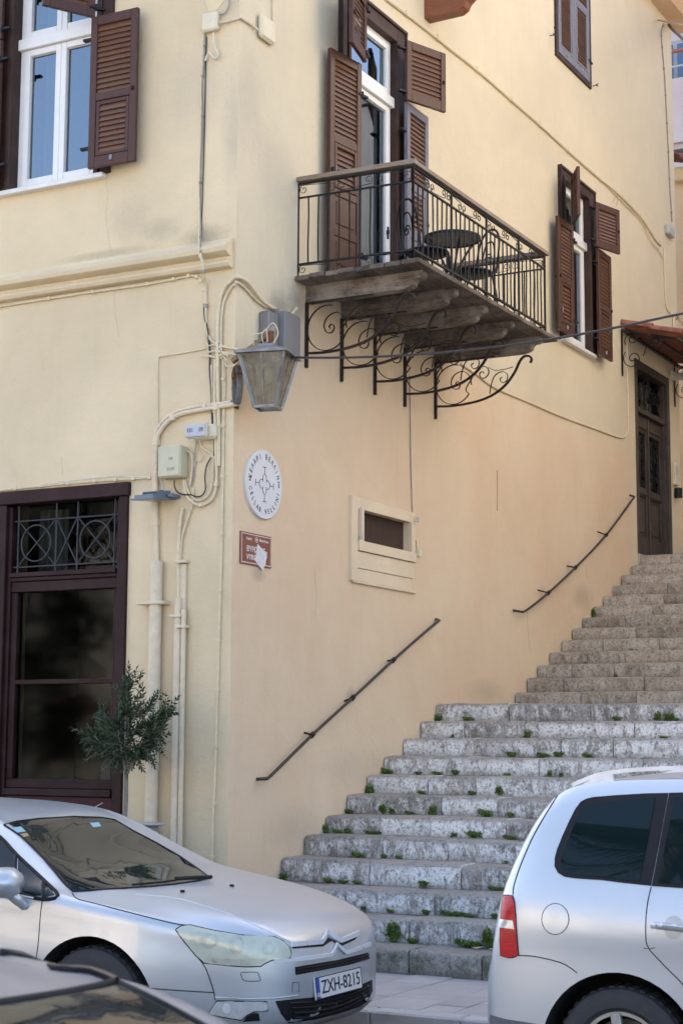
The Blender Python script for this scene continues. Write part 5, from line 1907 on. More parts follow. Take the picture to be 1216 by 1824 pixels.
handrail('lower iron handrail fixed to the side wall beside the street steps', [(457, 1388), (474, 1387), (486, 1378), (556, 1309), (628, 1243), (700, 1176), (752, 1130), (782, 1105), (776, 1103)],
         [((542, 1305), (556, 1309)), ((613, 1249), (628, 1243)), ((690, 1177), (700, 1176))])
handrail('upper iron handrail fixed to the side wall near the entrance door', [(913, 1087), (930, 1090), (940, 1085), (976, 1056), (1024, 1011), (1079, 953), (1129, 885), (1121, 882)],
         [((957, 1051), (976, 1056)), ((1009, 1008), (1024, 1011)), ((1063, 947), (1079, 953))])

# ------------------------------------------------------------------ olive tree in its pot, pedestal table
OX, OY = -.545, -.60
olive = thing('olive_tree', 'young potted olive tree with a bare slim trunk beside the shopfront', 'tree', (OX, OY, 0), kind='thing')
mb = MB()
mb.lathe([(.001, 0), (.15, 0), (.20, .38), (.215, .38), (.215, .42), (.18, .42), (.18, .37), (.001, .37)], (OX, OY, 0), 24)
mb.build('pot', simple('dark clay pot', (.10, .085, .075), .7), olive, smooth=40)
mb = MB()
tr = crom([(OX, OY, .36), (OX - .01, OY, .8), (OX + .005, OY, 1.15), (OX - .005, OY + .01, 1.42)], 6)
mb.tube(tr, [.020 - .005 * i / len(tr) for i in range(len(tr))], 8)
limbs = []
for (ex, ey, ez) in ((.20, .0, 1.70), (-.24, .05, 1.66), (.03, -.08, 1.98), (-.10, .08, 1.88), (.28, .06, 1.78), (-.36, -.05, 1.62), (.12, .1, 1.86), (-.02, -.14, 1.72), (.30, -.06, 1.62)):
    st = Vector((OX, OY, rnd.uniform(1.33, 1.46)))
    e = Vector((OX + ex * .80 + .03, OY + ey, ez + .03))
    m = st.lerp(e, .5) + Vector((rnd.uniform(-.03, .03), rnd.uniform(-.03, .03), rnd.uniform(-.02, .05)))
    p = crom([st, m, e], 5)
    mb.tube(p, [.011 * (1 - .7 * i / len(p)) for i in range(len(p))], 5)
    limbs.append(p)
mb.build('trunk', bark_mat, olive, smooth=50)


def leaf(vs, fs, p, d, ln, wd, roll):
    d = d.normalized()
    s = d.cross(Vector((0, 0, 1)))
    s = s.normalized() if s.length > .05 else Vector((1, 0, 0))
    s = Matrix.Rotation(roll, 3, d) @ s
    nrm = s.cross(d)
    o = len(vs)
    vs += [p, p + d * ln * .45 + s * wd / 2 + nrm * ln * .05, p + d * ln - nrm * ln * .06, p + d * ln * .45 - s * wd / 2 + nrm * ln * .05]
    fs.append((o, o + 1, o + 2, o + 3))


lv, lf_ = [], []
tw = MB()
lr = random.Random(5)
cz = {'c': Vector((OX + .0, OY, 1.66))}
def sprig(a, b, n=11, ln=.047):
    tw.tube([a, b], .0022, 4)
    d = (b - a)
    L = d.length
    d.normalize()
    for i in range(n):
        q = (i + .6) / n
        p = a.lerp(b, q)
        for sgn in (-1, 1):
            ax = d.orthogonal().normalized()
            ax = Matrix.Rotation(i * math.pi / 2 + lr.uniform(-.5, .5), 3, d) @ ax
            dd = d * .75 + ax * sgn * .8
            leaf(lv, lf_, p, dd, ln * lr.uniform(.75, 1.2) * (1.1 - .35 * q), .0165 * lr.uniform(.85, 1.35), lr.uniform(0, 6.28))
    leaf(lv, lf_, b, d, ln, .010, 0)
for p in limbs:
    for k in range(22):
        i = lr.randrange(max(1, len(p) // 3), len(p))
        a = p[i]
        out = (a - cz['c'])
        out = out.normalized() if out.length > .01 else Vector((0, 0, 1))
        dd = (out * .9 + Vector((lr.uniform(-1, 1), lr.uniform(-1, 1), lr.uniform(-.5, 1.1)))).normalized()
        sprig(a, a + dd * lr.uniform(.10, .22), lr.randrange(7, 12))
for (x, z0, z1) in ((.02, 1.90, 2.13), (.085, 1.86, 2.11), (-.05, 1.88, 2.10), (.13, 1.80, 2.02), (-.26, 1.62, 1.90), (.33, 1.68, 1.84), (-.20, 1.7, 1.9)):
    sprig(Vector((OX + x, OY, z0)), Vector((OX + x + lr.uniform(-.03, .05), OY, z1)), 9, .058)
me = bpy.data.meshes.new('leaves')
me.from_pydata([tuple(v) for v in lv], [], lf_)
me.materials.append(olive_leaf)
link('crown', me, olive)
tw.build('twig', bark_mat, olive)

o = at(256, 1467, 'y', -.62)
t = thing('pedestal_table', 'small round grey topped table beside the olive tree behind the silver saloon', 'table', (o.x, -.62, 0), kind='thing')
mb = MB(); mb.lathe([(.001, 0), (.12, .0), (.185, .016), (.185, .024), (.001, .026)], (o.x - .01, -.62, o.z - .02), 32); mb.build('table_top', simple('grey table top', (.34, .34, .35), .35), t, smooth=40)
mb = MB(); mb.box((o.x + .0, -.68, .02), (o.x + .10, -.56, o.z - .021), .006); mb.build('post', simple('tan post', (.33, .29, .23), .6), t)
mb = MB(); mb.lathe([(.001, 0), (.2, 0), (.2, .018), (.001, .03)], (o.x + .04, -.62, 0.0), 24); mb.build('foot', iron_mat, t, smooth=40)

# ------------------------------------------------------------------ weeds in the step joints
ORD = 'first second third fourth fifth sixth seventh eighth ninth tenth eleventh twelfth'.split()


def weed_mesh(h, wd, n, seed, tall=0.0):
    r = random.Random(seed)
    vs, fs = [], []
    for i in range(n):
        a = r.uniform(0, 6.28)
        rad = wd * r.random() ** .6
        base = Vector((rad * .45 * math.cos(a), -abs(rad * .25 * math.sin(a)), 0))
        tip = Vector((rad * math.cos(a), -abs(rad * .55 * math.sin(a)) - .006, h * r.uniform(.25, 1.0)))
        if tall:
            tip.z *= 1 + tall * (1 - rad / wd)
        ln = r.uniform(.014, .030)
        for k in range(3):
            d = Vector((r.uniform(-1, 1), r.uniform(-1, .15), r.uniform(-.3, .9))).normalized()
            s = d.orthogonal().normalized() * ln * .42
            o = len(vs)
            vs += [tip, tip + d * ln * .5 + s, tip + d * ln, tip + d * ln * .5 - s]
            fs.append((o, o + 1, o + 2, o + 3))
        s = Vector((.0012, 0, 0))
        o = len(vs)
        vs += [base - s, base + s, tip + s, tip - s]
        fs.append((o, o + 1, o + 2, o + 3))
    me = bpy.data.meshes.new('weed')
    me.from_pydata([tuple(v) for v in vs], [], fs)
    me.materials.append(weed_leaf)
    return me


# spots in the photo: (pixel x, riser number counted from the pavement, size)
WEEDS = [(654, 2, 1.1, .6), (700, 2, 1.25, 1.2), (733, 2, .7, 0), (830, 2, 1.2, .2), (846, 2, .9, 0), (868, 2, 1.3, 1.2), (884, 2, .9, .3),
         (622, 3, .9, .3), (648, 3, .6, .8), (696, 3, .6, 0), (758, 3, .7, .2), (797, 3, .8, .2), (812, 3, .7, 0), (834, 3, .7, .2), (880, 3, .8, .3),
         (484, 4, .8, .5), (588, 4, .7, 0), (612, 4, .6, 0), (637, 4, .7, .2), (755, 4, 1.0, .3), (880, 4, .8, 0), (893, 4, .6, 0),
         (640, 5, .8, 0), (684, 5, .6, 0), (711, 5, .6, 0), (900, 5, .5, 0),
         (578, 6, 1.0, .8), (604, 6, .9, 0), (620, 6, .9, 0), (660, 6, .8, .3), (672, 6, .7, 0), (808, 6, .7, .6), (843, 6, 1.2, 0), (908, 6, .7, .2),
         (596, 7, .7, 0), (616, 7, .8, .2), (682, 7, .9, 1.4), (698, 7, .7, .5), (731, 7, .6, 0), (771, 7, .9, .4), (866, 7, 1.0, 0), (908, 7, .7, .2),
         (614, 8, 1.0, .6), (634, 8, .8, 0), (648, 8, .7, .3), (752, 8, .6, 0), (840, 8, .8, .3), (888, 8, .9, 1.2),
         (685, 9, 1.1, .3), (744, 9, .6, 0), (779, 9, .7, 0), (811, 9, .9, 0), (902, 9, .6, .3), (978, 9, .7, .7), (998, 9, .5, .4),
         (910, 10, .8, 0), (968, 10, .9, 0), (993, 10, .9, 0), (1046, 10, .8, 0),
         (806, 11, .5, 1.0), (940, 11, .9, .6), (1180, 11, .6, .3),
         (776, 12, .9, .8), (836, 12, 1.0, 0), (1097, 12, .7, .2), (1172, 12, .9, .4), (1190, 12, 1.0, .4), (1204, 12, .6, 0),
         (800, 13, .7, .2), (822, 13, .7, .2), (913, 13, 1.0, .4),
         (1018, 20, 1.0, 1.2), (1120, 24, .6, .5), (1160, 25, .6, .2), (1042, 16, .5, .4), (1126, 17, .5, .5), (1098, 15, .6, .8), (1100, 22, .5, .2)]
wm = [weed_mesh(.055, .06, 42, 1), weed_mesh(.05, .075, 55, 2), weed_mesh(.06, .05, 40, 3, .8), weed_mesh(.075, .05, 55, 4, 1.4)]
count = {}
for px_, st_, sz, tall in WEEDS:
    Y = (LOW_Y + UP_Y)[st_ - 1]
    zb_ = ([0.0] + LOW_Z + UP_Z)[st_ - 1]
    d = ray(px_, 1300)
    tt = (Y - CAM.y) / d.y
    X = CAM.x + d.x * tt
    if X < .02:
        X = .02 + abs(X) % .03
    count.setdefault(st_, []).append((X, Y, zb_, sz, tall))
side_words = {1: '', 2: 'two', 3: 'three'}
for st_, rows in count.items():
    rows.sort()
    for i, (X, Y, zb_, sz, tall) in enumerate(rows):
        o = link('weed', wm[(3 if tall > 1 else 2) if tall > .35 else (i + st_) % 2])
        o.location = (X, Y + .004, zb_ + .001)
        sz *= rnd.uniform(.72, .95)
        o.scale = (sz * rnd.uniform(.85, 1.3), sz, sz * rnd.uniform(.8, 1.1))
        o.rotation_euler = (0, 0, rnd.uniform(-.4, .4))
        where = 'on the landing' if st_ == 13 else f'under the {ORD[st_ - 1]} riser from the street' if st_ < 13 else f'under the {ORD[st_ - 14]} riser above the landing'
        pos = f', {ORD[i] if i < 12 else "last"} from the wall' if len(rows) > 1 else ''
        look = 'upright leggy green weed' if tall > 1 else 'bushy green weed' if sz > .95 else 'small green weed'
        tag(o, f'{look} {where}{pos}', 'weed', 'weeds in the joints of the stone steps')
# a few fallen leaves
for (px_, py_, lab) in ((716, 1732, 'dry orange leaf lying on the paving slabs nearer the silver saloon'), (863, 1741, 'dry orange leaf lying on the paving slabs nearer the people carrier')):
    o = at(px_, py_, 'z', .008)
    mb = MB()
    pts = [(-.075, 0), (-.04, .03), (.0, .018), (.03, .04), (.075, .02), (.06, -.01), (.02, -.02), (-.03, -.03)]
    c_ = len(mb.v)
    mb.add([(x, y, .004 + .010 * math.sin(x * 40)) for x, y in pts], [tuple(range(len(pts)))])
    tag(mb.build('fallen_leaf', simple('dry orange leaf', (.42, .12, .05), .7), loc=(o.x, o.y, .006), fix=False), lab, 'leaf', 'dry leaves on the pavement')
for k, (px_, st_, lab) in enumerate(((850, 2, 'curled tan leaf lying on the first tread among the weeds'), (880, 2, 'flat brown leaf on the first tread beside the people carrier'))):
    Y = LOW_Y[1] - .09
    d = ray(px_, 1680)
    X = CAM.x + d.x * (Y - CAM.y) / d.y
    mb = MB()
    mb.add([(-.05, 0, .012), (-.01, .022, .004), (.05, .004, .022), (0, -.02, .004)], [(0, 1, 2, 3)])
    tag(mb.build('fallen_leaf', simple('tan dry leaf', (.33, .24, .14), .8), loc=(X, Y, LOW_Z[0] + .004), fix=False), lab, 'leaf', 'dry leaves on the pavement')

# ------------------------------------------------------------------ cars
silver = simple('silver car paint', (.56, .57, .58), .34, .55, var=.03, scale=2, coat=.7)
def paint(name, col, rough=.3, metal=.6, dust=.12, dustcol=(.42, .40, .37)):
    m, nt, n, b = nodes_of(name)
    g = nt.nodes.new('ShaderNodeNewGeometry')
    f = noise_tex(nt, g.outputs['Position'], 6.0, 8, .7)
    fl = noise_tex(nt, g.outputs['Position'], 900.0, 1, .5)
    sn = nt.nodes.new('ShaderNodeSeparateXYZ')
    nt.links.new(g.outputs['Normal'], sn.inputs[0])
    up = math_(nt, 'MULTIPLY', math_(nt, 'MAXIMUM', sn.outputs['Z'], 0.0), 1.0)
    k = math_(nt, 'MULTIPLY', math_(nt, 'MULTIPLY_ADD', f, .8, .3), math_(nt, 'MULTIPLY_ADD', up, dust * 3.2, dust * .5), clamp=True)
    base = mix(nt, math_(nt, 'MULTIPLY', fl, .25), col, tuple(min(1, c * 1.25) for c in col))
    nt.links.new(mix(nt, k, base, dustcol), b.inputs['Base Color'])
    nt.links.new(math_(nt, 'MULTIPLY_ADD', k, -metal, metal, clamp=True), b.inputs['Metallic'])
    nt.links.new(math_(nt, 'MULTIPLY_ADD', k, .35, rough, clamp=True), b.inputs['Roughness'])
    b.inputs['Coat Weight'].default_value = .5
    nt.links.new(math_(nt, 'MULTIPLY_ADD', k, .5, .015, clamp=True), b.inputs['Coat Roughness'])
    MATS[name] = m
    return m


silver = paint('silver car paint', (.50, .53, .56), .32, .55, .07, (.42, .41, .40))
silver2 = paint('clean silver car paint', (.54, .57, .60), .34, .5, .02, (.46, .46, .46))
dark_paint = paint('dusty dark grey car paint', (.035, .042, .058), .34, .45, .24, (.165, .18, .21))
black_trim = simple('black car trim', (.012, .012, .014), .5, var=.2, spec=.2)
seam_mat = simple('dark panel gap', (.012, .012, .014), .8)
chrome = simple('chrome trim', (.82, .83, .85), .3, .35, var=.03)
rubber = simple('tyre rubber', (.028, .028, .030), .75, var=.25, scale=12, bmp=.2)
alloy = simple('dusty alloy wheel', (.42, .41, .39), .4, .6, var=.15)
arch_mat = simple('black arch liner', (.010, .010, .010), .9)


def car_glass(name, col, spec=.6, rough=.02):
    m, nt, n, b = nodes_of(name)
    b.inputs['Base Color'].default_value = (*col, 1)
    b.inputs['Roughness'].default_value = rough
    b.inputs['Specular IOR Level'].default_value = spec
    b.inputs['Coat Weight'].default_value = 0.0
    b.inputs['Coat Roughness'].default_value = .02
    MATS[name] = m
    return m


glass_dark = car_glass('tinted green car glass', (.004, .012, .014), .28)
glass_screen = car_glass('car windscreen', (.020, .025, .025), .42)
lamp_lens = simple('yellowed headlamp lens', (.50, .52, .42), .16, 0.0, var=.12, scale=10, spec=.7, coat=.6)
lamp_lens2 = simple('clear lamp glass', (.62, .63, .62), .10, .3, var=.15, scale=25, spec=.7)
lamp_inner = simple('headlamp reflector', (.40, .42, .35), .3, .2, var=.2, scale=20, coat=.6)
red_lens = simple('red tail lamp', (.46, .010, .014), .25, 0, var=.3, scale=3, stretch=(1, 1, 40), spec=.35, coat=.25)


def pchip(xs, ys, x):
    n = len(xs)
    if x <= xs[0]:
        return ys[0]
    if x >= xs[-1]:
        return ys[-1]
    i = max(j for j in range(n - 1) if xs[j] <= x)
    h = [xs[j + 1] - xs[j] for j in range(n - 1)]
    dl = [(ys[j + 1] - ys[j]) / h[j] for j in range(n - 1)]

    def slope(j):
        if j == 0:
            return dl[0]
        if j == n - 1:
            return dl[-1]
        if dl[j - 1] * dl[j] <= 0:
            return 0
        w1, w2 = 2 * h[j] + h[j - 1], h[j] + 2 * h[j - 1]
        return (w1 + w2) / (w1 / dl[j - 1] + w2 / dl[j])
    t = (x - xs[i]) / h[i]
    m0, m1 = slope(i) * h[i], slope(i + 1) * h[i]
    return (2 * t ** 3 - 3 * t * t + 1) * ys[i] + (t ** 3 - 2 * t * t + t) * m0 + (-2 * t ** 3 + 3 * t * t) * ys[i + 1] + (t ** 3 - t * t) * m1


class Car:
    def __init__(self, stations, origin, sub=0.045):
        """stations: (x, zb, ws, wm, zm, wh, zh, wt, zt, zc); origin: world place of the local zero on the road"""
        self.o = Vector(origin)
        stations = sorted(stations)
        xs = [s[0] for s in stations]
        cols = list(zip(*[s[1:] for s in stations]))
        X = []
        for a, b in zip(xs, xs[1:]):
            k = max(2, int((b - a) / sub))
            X += [a + (b - a) * i / k for i in range(k)]
        X.append(xs[-1])
        rows = []
        for x in X:
            zb, ws, wm, zm, wh, zh, wt, zt, zc = [pchip(xs, c, x) for c in cols]
            ctl = [(0, zb), (ws * .6, zb), (ws, zb + .025), (wm - .012, zm - .14), (wm, zm + .02), ((wm + wh) / 2 + .002, (zm + zh) / 2 + .03), (wh, zh), ((wh + wt) / 2 + .012, (zh + zt) / 2), (wt, zt), (wt * .86, zt + .40 * (zc - zt)), (wt * .5, zt + .82 * (zc - zt)), (0, zc)]
            pts = crom([Vector((0, y, z)) for y, z in ctl], 4)
            rows.append([(x, p.y, p.z) for p in pts])
        m = len(rows[0])
        vs, fs = [], []
        idx = {}
        for i, rw in enumerate(rows):
            for sgn in (1, -1):
                for j, (x, y, z) in enumerate(rw):
                    if sgn == -1 and j in (0, m - 1):
                        idx[(i, -1, j)] = idx[(i, 1, j)]
                        continue
                    idx[(i, sgn, j)] = len(vs)
                    vs.append(self.o + Vector((x, sgn * max(0, y), z)))
        for i in range(len(rows) - 1):
            for sgn in (1, -1):
                for j in range(m - 1):
                    q = (idx[(i, sgn, j)], idx[(i + 1, sgn, j)], idx[(i + 1, sgn, j + 1)], idx[(i, sgn, j + 1)])
                    fs.append(q if sgn == 1 else q[::-1])
        for i, rev in ((0, False), (len(rows) - 1, True)):
            loop = [idx[(i, 1, j)] for j in range(m)] + [idx[(i, -1, j)] for j in range(m - 2, 0, -1)]
            fs.append(tuple(loop if not rev else reversed(loop)))
        self.v, self.f = vs, fs
        me = bpy.data.meshes.new('shell')
        me.from_pydata([tuple(v) for v in vs], [], fs)
        bm = bmesh.new(); bm.from_mesh(me)
        bmesh.ops.recalc_face_normals(bm, faces=bm.faces)
        bmesh.ops.triangulate(bm, faces=[f for f in bm.faces if len(f.verts) > 4])
        bm.to_mesh(me); bm.free()
        self.me = me
        bm = bmesh.new(); bm.from_mesh(me)
        bm.normal_update()
        self.nv = [v.normal.copy() for v in bm.verts]
        self.bv = BVHTree.FromBMesh(bm)
        self.faces = [[v.index for v in f.verts] for f in bm.faces]
        self.co = [v.co.copy() for v in bm.verts]
        bm.free()

    def nrm(self, loc, fi):
        ids = self.faces[fi]
        ws = [1 / max(1e-6, (self.co[i] - loc).length) for i in ids]
        n = Vector()
        for i, w_ in zip(ids, ws):
            n += self.nv[i] * w_
        return n.normalized()

    def hit(self, px, py):
        d = ray(px, py).normalized()
        loc, n, fi, dist = self.bv.ray_cast(CAM, d)
        if loc is None:                                     # just past the outline: the nearest spot of the body
            best = None
            for s in range(20, 130):
                q = CAM + d * (s * .1)
                r_ = self.bv.find_nearest(q)
                if r_[0] is not None and (best is None or r_[3] < best[3]):
                    best = r_
            loc, n, fi, _d = best
        return loc, self.nrm(loc, fi)

    def body(self, parent, mat, wheels, name='body'):
        """the shell with its wheel arches cut open; wheels: (x, z, radius)"""
        o = link(name, self.me.copy(), parent)
        o.data.materials.append(mat)
        o.data.materials.append(arch_mat)
        for x, z, r in wheels:
            for sg in (1, -1):
                cb = MB()
                cb.lathe([(.0001, -.36), (r, -.36), (r, .36), (.0001, .36)], (0, 0, 0), 48, axis='y')
                cb.v = [(v[0] + self.o.x + x, v[1] + self.o.y + sg * .93, v[2] + self.o.z + z) for v in cb.v]
                c = cb.build('cutter', arch_mat)
                md = o.modifiers.new('arch', 'BOOLEAN')
                md.operation = 'DIFFERENCE'
                md.object = c
                md.solver = 'EXACT'
                md.material_mode = 'TRANSFER'
                dg = bpy.context.evaluated_depsgraph_get()
                nm = bpy.data.meshes.new_from_object(o.evaluated_get(dg))
                o.modifiers.clear()
                o.data = nm
                bpy.data.objects.remove(c)
        o.data.shade_smooth()
        o.data.set_sharp_from_angle(angle=R(32))
        return o

    def patch(self, name, outline, mat, parent, off=.003, step=7, smooth_pts=0, holes=(), mirror=False):
        """a panel laid on the body inside an outline seen in the photo"""
        if smooth_pts:
            outline = [(p.x, p.y) for p in crom([Vector((x, y, 0)) for x, y in outline], smooth_pts, closed=True)]
        pts = []
        loops = []
        for lp in [outline, *holes]:
            q = []
            for (x0, y0), (x1, y1) in zip(lp, list(lp[1:]) + [lp[0]]):
                k = max(1, int(math.hypot(x1 - x0, y1 - y0) / step))
                q += [(x0 + (x1 - x0) * i / k, y0 + (y1 - y0) * i / k) for i in range(k)]
            loops.append(list(range(len(pts), len(pts) + len(q))))
            pts += q
        edges = [(l[i], l[(i + 1) % len(l)]) for l in loops for i in range(len(l))]
        nb = len(pts)
        xs, ys = [p[0] for p in outline], [p[1] for p in outline]
        def inside(x, y):
            c = False
            for lp in [outline, *holes]:
                for (x0, y0), (x1, y1) in zip(lp, list(lp[1:]) + [lp[0]]):
                    if (y0 > y) != (y1 > y) and x < (x1 - x0) * (y - y0) / (y1 - y0) + x0:
                        c = not c
            return c
        y = min(ys) + step * .6
        r = 0
        while y < max(ys):
            x = min(xs) + step * (.3 if r % 2 else .8)
            while x < max(xs):
                if inside(x, y) and min(math.hypot(x - a, y - b) for a, b in pts[:nb]) > step * .55:
                    pts.append((x, y))
                x += step
            y += step * .87
            r += 1
        V, E_, F_, *_ = delaunay_2d_cdt([Vector(p) for p in pts], edges, [], 2 if holes else 1, 1e-5)
        co, nn = [], []
        for p in V:
            l, n = self.hit(p.x, p.y)
            co.append(l + n * off)
            nn.append(n)
        fs = []
        for f in F_:
            c = sum((Vector(V[i]) for i in f), Vector((0, 0))) / len(f)
            if not inside(c.x, c.y):
                continue
            a, b, d = [co[i] for i in f[:3]]
            if (b - a).cross(d - a).dot(nn[f[0]]) < 0:
                f = f[::-1]
            fs.append(tuple(f))
        me = bpy.data.meshes.new(name)
        me.from_pydata([tuple(c) for c in co], [], fs)
        me.materials.append(mat)
        me.shade_smooth()
        me.normals_split_custom_set_from_vertices([tuple(n) for n in nn])
        o = link(name, me, parent)
        if mirror:
            self.mirror(o, parent)
        return o

    def mirror(self, o, parent):
        me = o.data.copy()
        for v in me.vertices:
            v.co.y = 2 * self.o.y - v.co.y
        me.flip_normals()
        return link(o.name.split('.')[0], me, parent)

    def line(self, name, pts, parent, r=.003, mat=None, off=.0005, k=5, flat=None, mirror=False):
        P = []
        for p in (crom([Vector((x, y, 0)) for x, y in pts], k) if k > 1 else [Vector((x, y, 0)) for x, y in pts]):
            l, n = self.hit(p.x, p.y)
            P.append(l + n * off)
        mb = MB()
        if flat:
            mb.tube(P, 0, flat=flat)
        else:
            mb.tube(P, r, 6)
        o = mb.build(name, mat or seam_mat, parent, smooth=60)
        if mirror:
            self.mirror(o, parent)
        return o


def wheel(parent, c, r, width, sgn, spokes=5, twin=True):
    """sgn: -1 faces -y"""
    t = MB()
    hw = width / 2
    prof = [(r * .66, -hw * .85), (r * .72, -hw), (r * .90, -hw), (r * .97, -hw * .86), (r, -hw * .62), (r, hw * .62), (r * .97, hw * .86), (r * .90, hw), (r * .72, hw), (r * .66, hw * .85)]
    t.lathe(prof, c, 48, axis='y')
    for q in range(40):                        # tread blocks
        a = q / 40 * 6.283
        mt = Matrix.Translation(Vector(c)) @ Matrix.Rotation(a, 4, 'Y')
        for off in (-.5, .0, .5):
            t.box((r - .002, hw * (off - .2), -.012), (r + .004, hw * (off + .2), .012), 0, mt)
    tyre = t.build('tyre', rubber, parent, smooth=35)
    m = MB()
    fy = sgn * hw * .80
    Rr = r * .67
    m.lathe([(Rr, -hw * .8), (Rr * 1.0, hw * .8)], c, 40, axis='y')
    for h in (1,):
        ring = [(Rr * .90, 0), (Rr * .99, 0), (Rr * .99, .02), (Rr * .90, .02)]
        m.lathe([(a, b * -sgn * -1 + (-fy if False else 0)) for a, b in ring], (c[0], c[1] + fy - (.02 if sgn > 0 else 0), c[2]), 40, axis='y')
    for q in range(spokes):
        a0 = q / spokes * 6.283 + .45
        for da in ((-.16, .16) if twin else (0,)):
            a = a0 + da
            mt = Matrix.Translation(Vector((c[0], c[1] + fy, c[2]))) @ Matrix.Rotation(-a, 4, 'Y')
            m.box((Rr * .12, -.016, -.024), (Rr * .95, .016, .024), .006, mt)
    m.lathe([(.001, -.022), (Rr * .26, -.022), (Rr * .28, .022), (.001, .026)], (c[0], c[1] + fy, c[2]), 24, axis='y')
    m.build('rim', alloy, parent, smooth=40)
    d = MB()
    d.lathe([(.001, -.01), (Rr * .8, -.01), (Rr * .8, .01), (.001, .01)], (c[0], c[1] + fy * .2, c[2]), 32, axis='y')
    d.build('brake_disc', simple('brake disc', (.12, .11, .10), .5, .6), parent, smooth=40)


ROAD = -.12
SALOON = [  # x, zb, ws, wm, zm, wh, zh, wt, zt, zc    nose at 0
    (0.00, .33, .22, .30, .44, .29, .53, .26, .59, .605), (-.025, .27, .34, .43, .44, .42, .57, .37, .645, .67), (-.07, .23, .43, .53, .45, .52, .61, .48, .695, .73),
    (-.15, .20, .53, .62, .46, .61, .645, .56, .74, .79), (-.28, .19, .62, .71, .48, .695, .695, .61, .79, .845), (-.46, .18, .71, .795, .50, .775, .75, .65, .84, .89), (-.80, .18, .82, .905, .55, .88, .825, .70, .90, .95),
    (-1.15, .18, .86, .93, .58, .905, .875, .72, .955, .995), (-1.30, .18, .86, .93, .58, .905, .895, .725, .985, 1.015), (-1.42, .18, .86, .93, .58, .905, .905, .715, 1.03, 1.055),
    (-2.05, .18, .86, .93, .60, .905, .935, .59, 1.29, 1.33), (-2.25, .18, .86, .93, .60, .905, .94, .58, 1.315, 1.355), (-2.6, .18, .86, .93, .60, .905, .95, .58, 1.335, 1.38),
    (-3.2, .18, .86, .93, .60, .90, .965, .57, 1.345, 1.39), (-3.7, .18, .86, .925, .60, .895, .97, .56, 1.28, 1.33), (-4.3, .20, .84, .91, .60, .875, .965, .62, 1.09, 1.12),
    (-4.62, .25, .78, .87, .60, .83, .93, .62, 1.03, 1.05), (-4.78, .36, .62, .72, .60, .68, .86, .52, .95, .97)]

# --- the silver saloon at the kerb
sal = thing('parked_car', 'dusty silver saloon with cloudy headlamps parked left of the steps', 'car', (.2, -2.87, ROAD), 'cars by the kerb', 'thing')
C5 = Car(SALOON, (2.56, -2.87, ROAD))
C5.body(sal, silver, [(-1.03, .325, .385), (-3.845, .325, .375)])
ws = [(8, 1470), (30, 1464), (66, 1459.5), (131, 1455.5), (180, 1457), (204, 1461), (237, 1480.5), (280, 1503), (320, 1526), (352, 1548), (374, 1565), (345, 1571), (310, 1576), (268, 1580), (224, 1583), (158, 1587), (131, 1588.5), (116, 1575), (98, 1553), (79, 1530.5), (58, 1509), (38, 1490)]
C5.patch('windscreen', ws, glass_screen, sal, .004, 9)
C5.line('windscreen_seal', ws + [ws[0]], sal, .006, black_trim, .003, 1)
C5.patch('side_window', [(0, 1493), (26, 1522), (24, 1545), (23, 1588), (0, 1582), (-60, 1568), (-130, 1552), (-150, 1500), (-100, 1470), (-40, 1470)], glass_dark, sal, .003, 10)
C5.patch('quarter_window', [(33, 1530), (75, 1570), (74, 1596), (56, 1596), (31, 1590)], glass_dark, sal, .004, 8)
C5.patch('quarter_window', [(81, 1573), (99, 1594), (81, 1599)], glass_dark, sal, .004, 8)
for seg in ([(-110, 1468), (-40, 1468), (0, 1490), (31, 1523), (79, 1568), (104, 1595.5), (77, 1602), (40, 1593), (0, 1582), (-60, 1569)], [(28.5, 1524), (27, 1560), (27, 1590)], [(78, 1569), (77.5, 1600)]):
    C5.line('window_trim', seg, sal, .011, black_trim, .001, 3)
C5.line('panel_gap', [(76, 1603), (73, 1625), (71, 1650), (69, 1675), (66, 1700), (60, 1730)], sal, .0027)
hood_line = [(129, 1591), (134, 1598), (142, 1602.5), (170, 1609.5), (210.5, 1620), (265, 1634), (315, 1646), (340, 1648)]
C5.line('panel_gap', hood_line, sal, .003, mirror=False)
C5.line('panel_gap', [(339, 1690), (352, 1705), (365, 1722), (374, 1745), (381, 1767), (383, 1781)], sal, .003)
C5.line('panel_gap', [(382, 1768), (345, 1766), (300, 1763), (262, 1760)], sal, .003)
head = [(313, 1656), (322, 1650), (339.5, 1648), (360, 1653), (382, 1658), (431.6, 1666), (487.5, 1668.7), (504, 1676), (515, 1688), (518, 1697), (517, 1706), (484, 1710.5), (472, 1716), (464.5, 1721), (440, 1722), (415, 1720.5), (364, 1715.4), (350, 1703), (339.5, 1690.7), (325, 1673)]
hl = C5.patch('headlamp', head, lamp_lens, sal, .004, 7)
C5.line('lamp_seal', head + [head[0]], sal, .0035, black_trim, .002, 1)
for (cx, cy, rx, ry) in ((372, 1676, 17, 14), (421, 1683, 14, 17), (477, 1690, 11, 12)):
    C5.patch('lamp_bowl', [(cx + rx * math.cos(q * .3927), cy + ry * math.sin(q * .3927)) for q in range(16)], lamp_inner, hl, .006, 6)
    C5.patch('bulb', [(cx + 3 + rx * .5 * math.cos(q * .5236), cy + ry * .6 * math.sin(q * .5236)) for q in range(12)], lamp_lens, hl, .008, 5)
C5.patch('lamp_strip', [(366, 1705), (420, 1709), (475, 1707), (468, 1716), (440, 1719.5), (400, 1717), (370, 1713)], lamp_inner, hl, .006, 6)
C5.patch('upper_grille', [(525, 1722.5), (560, 1716.5), (600, 1710), (655, 1696.5), (658, 1708), (620, 1719), (580, 1727), (526, 1737)], black_trim, sal, .002, 6)
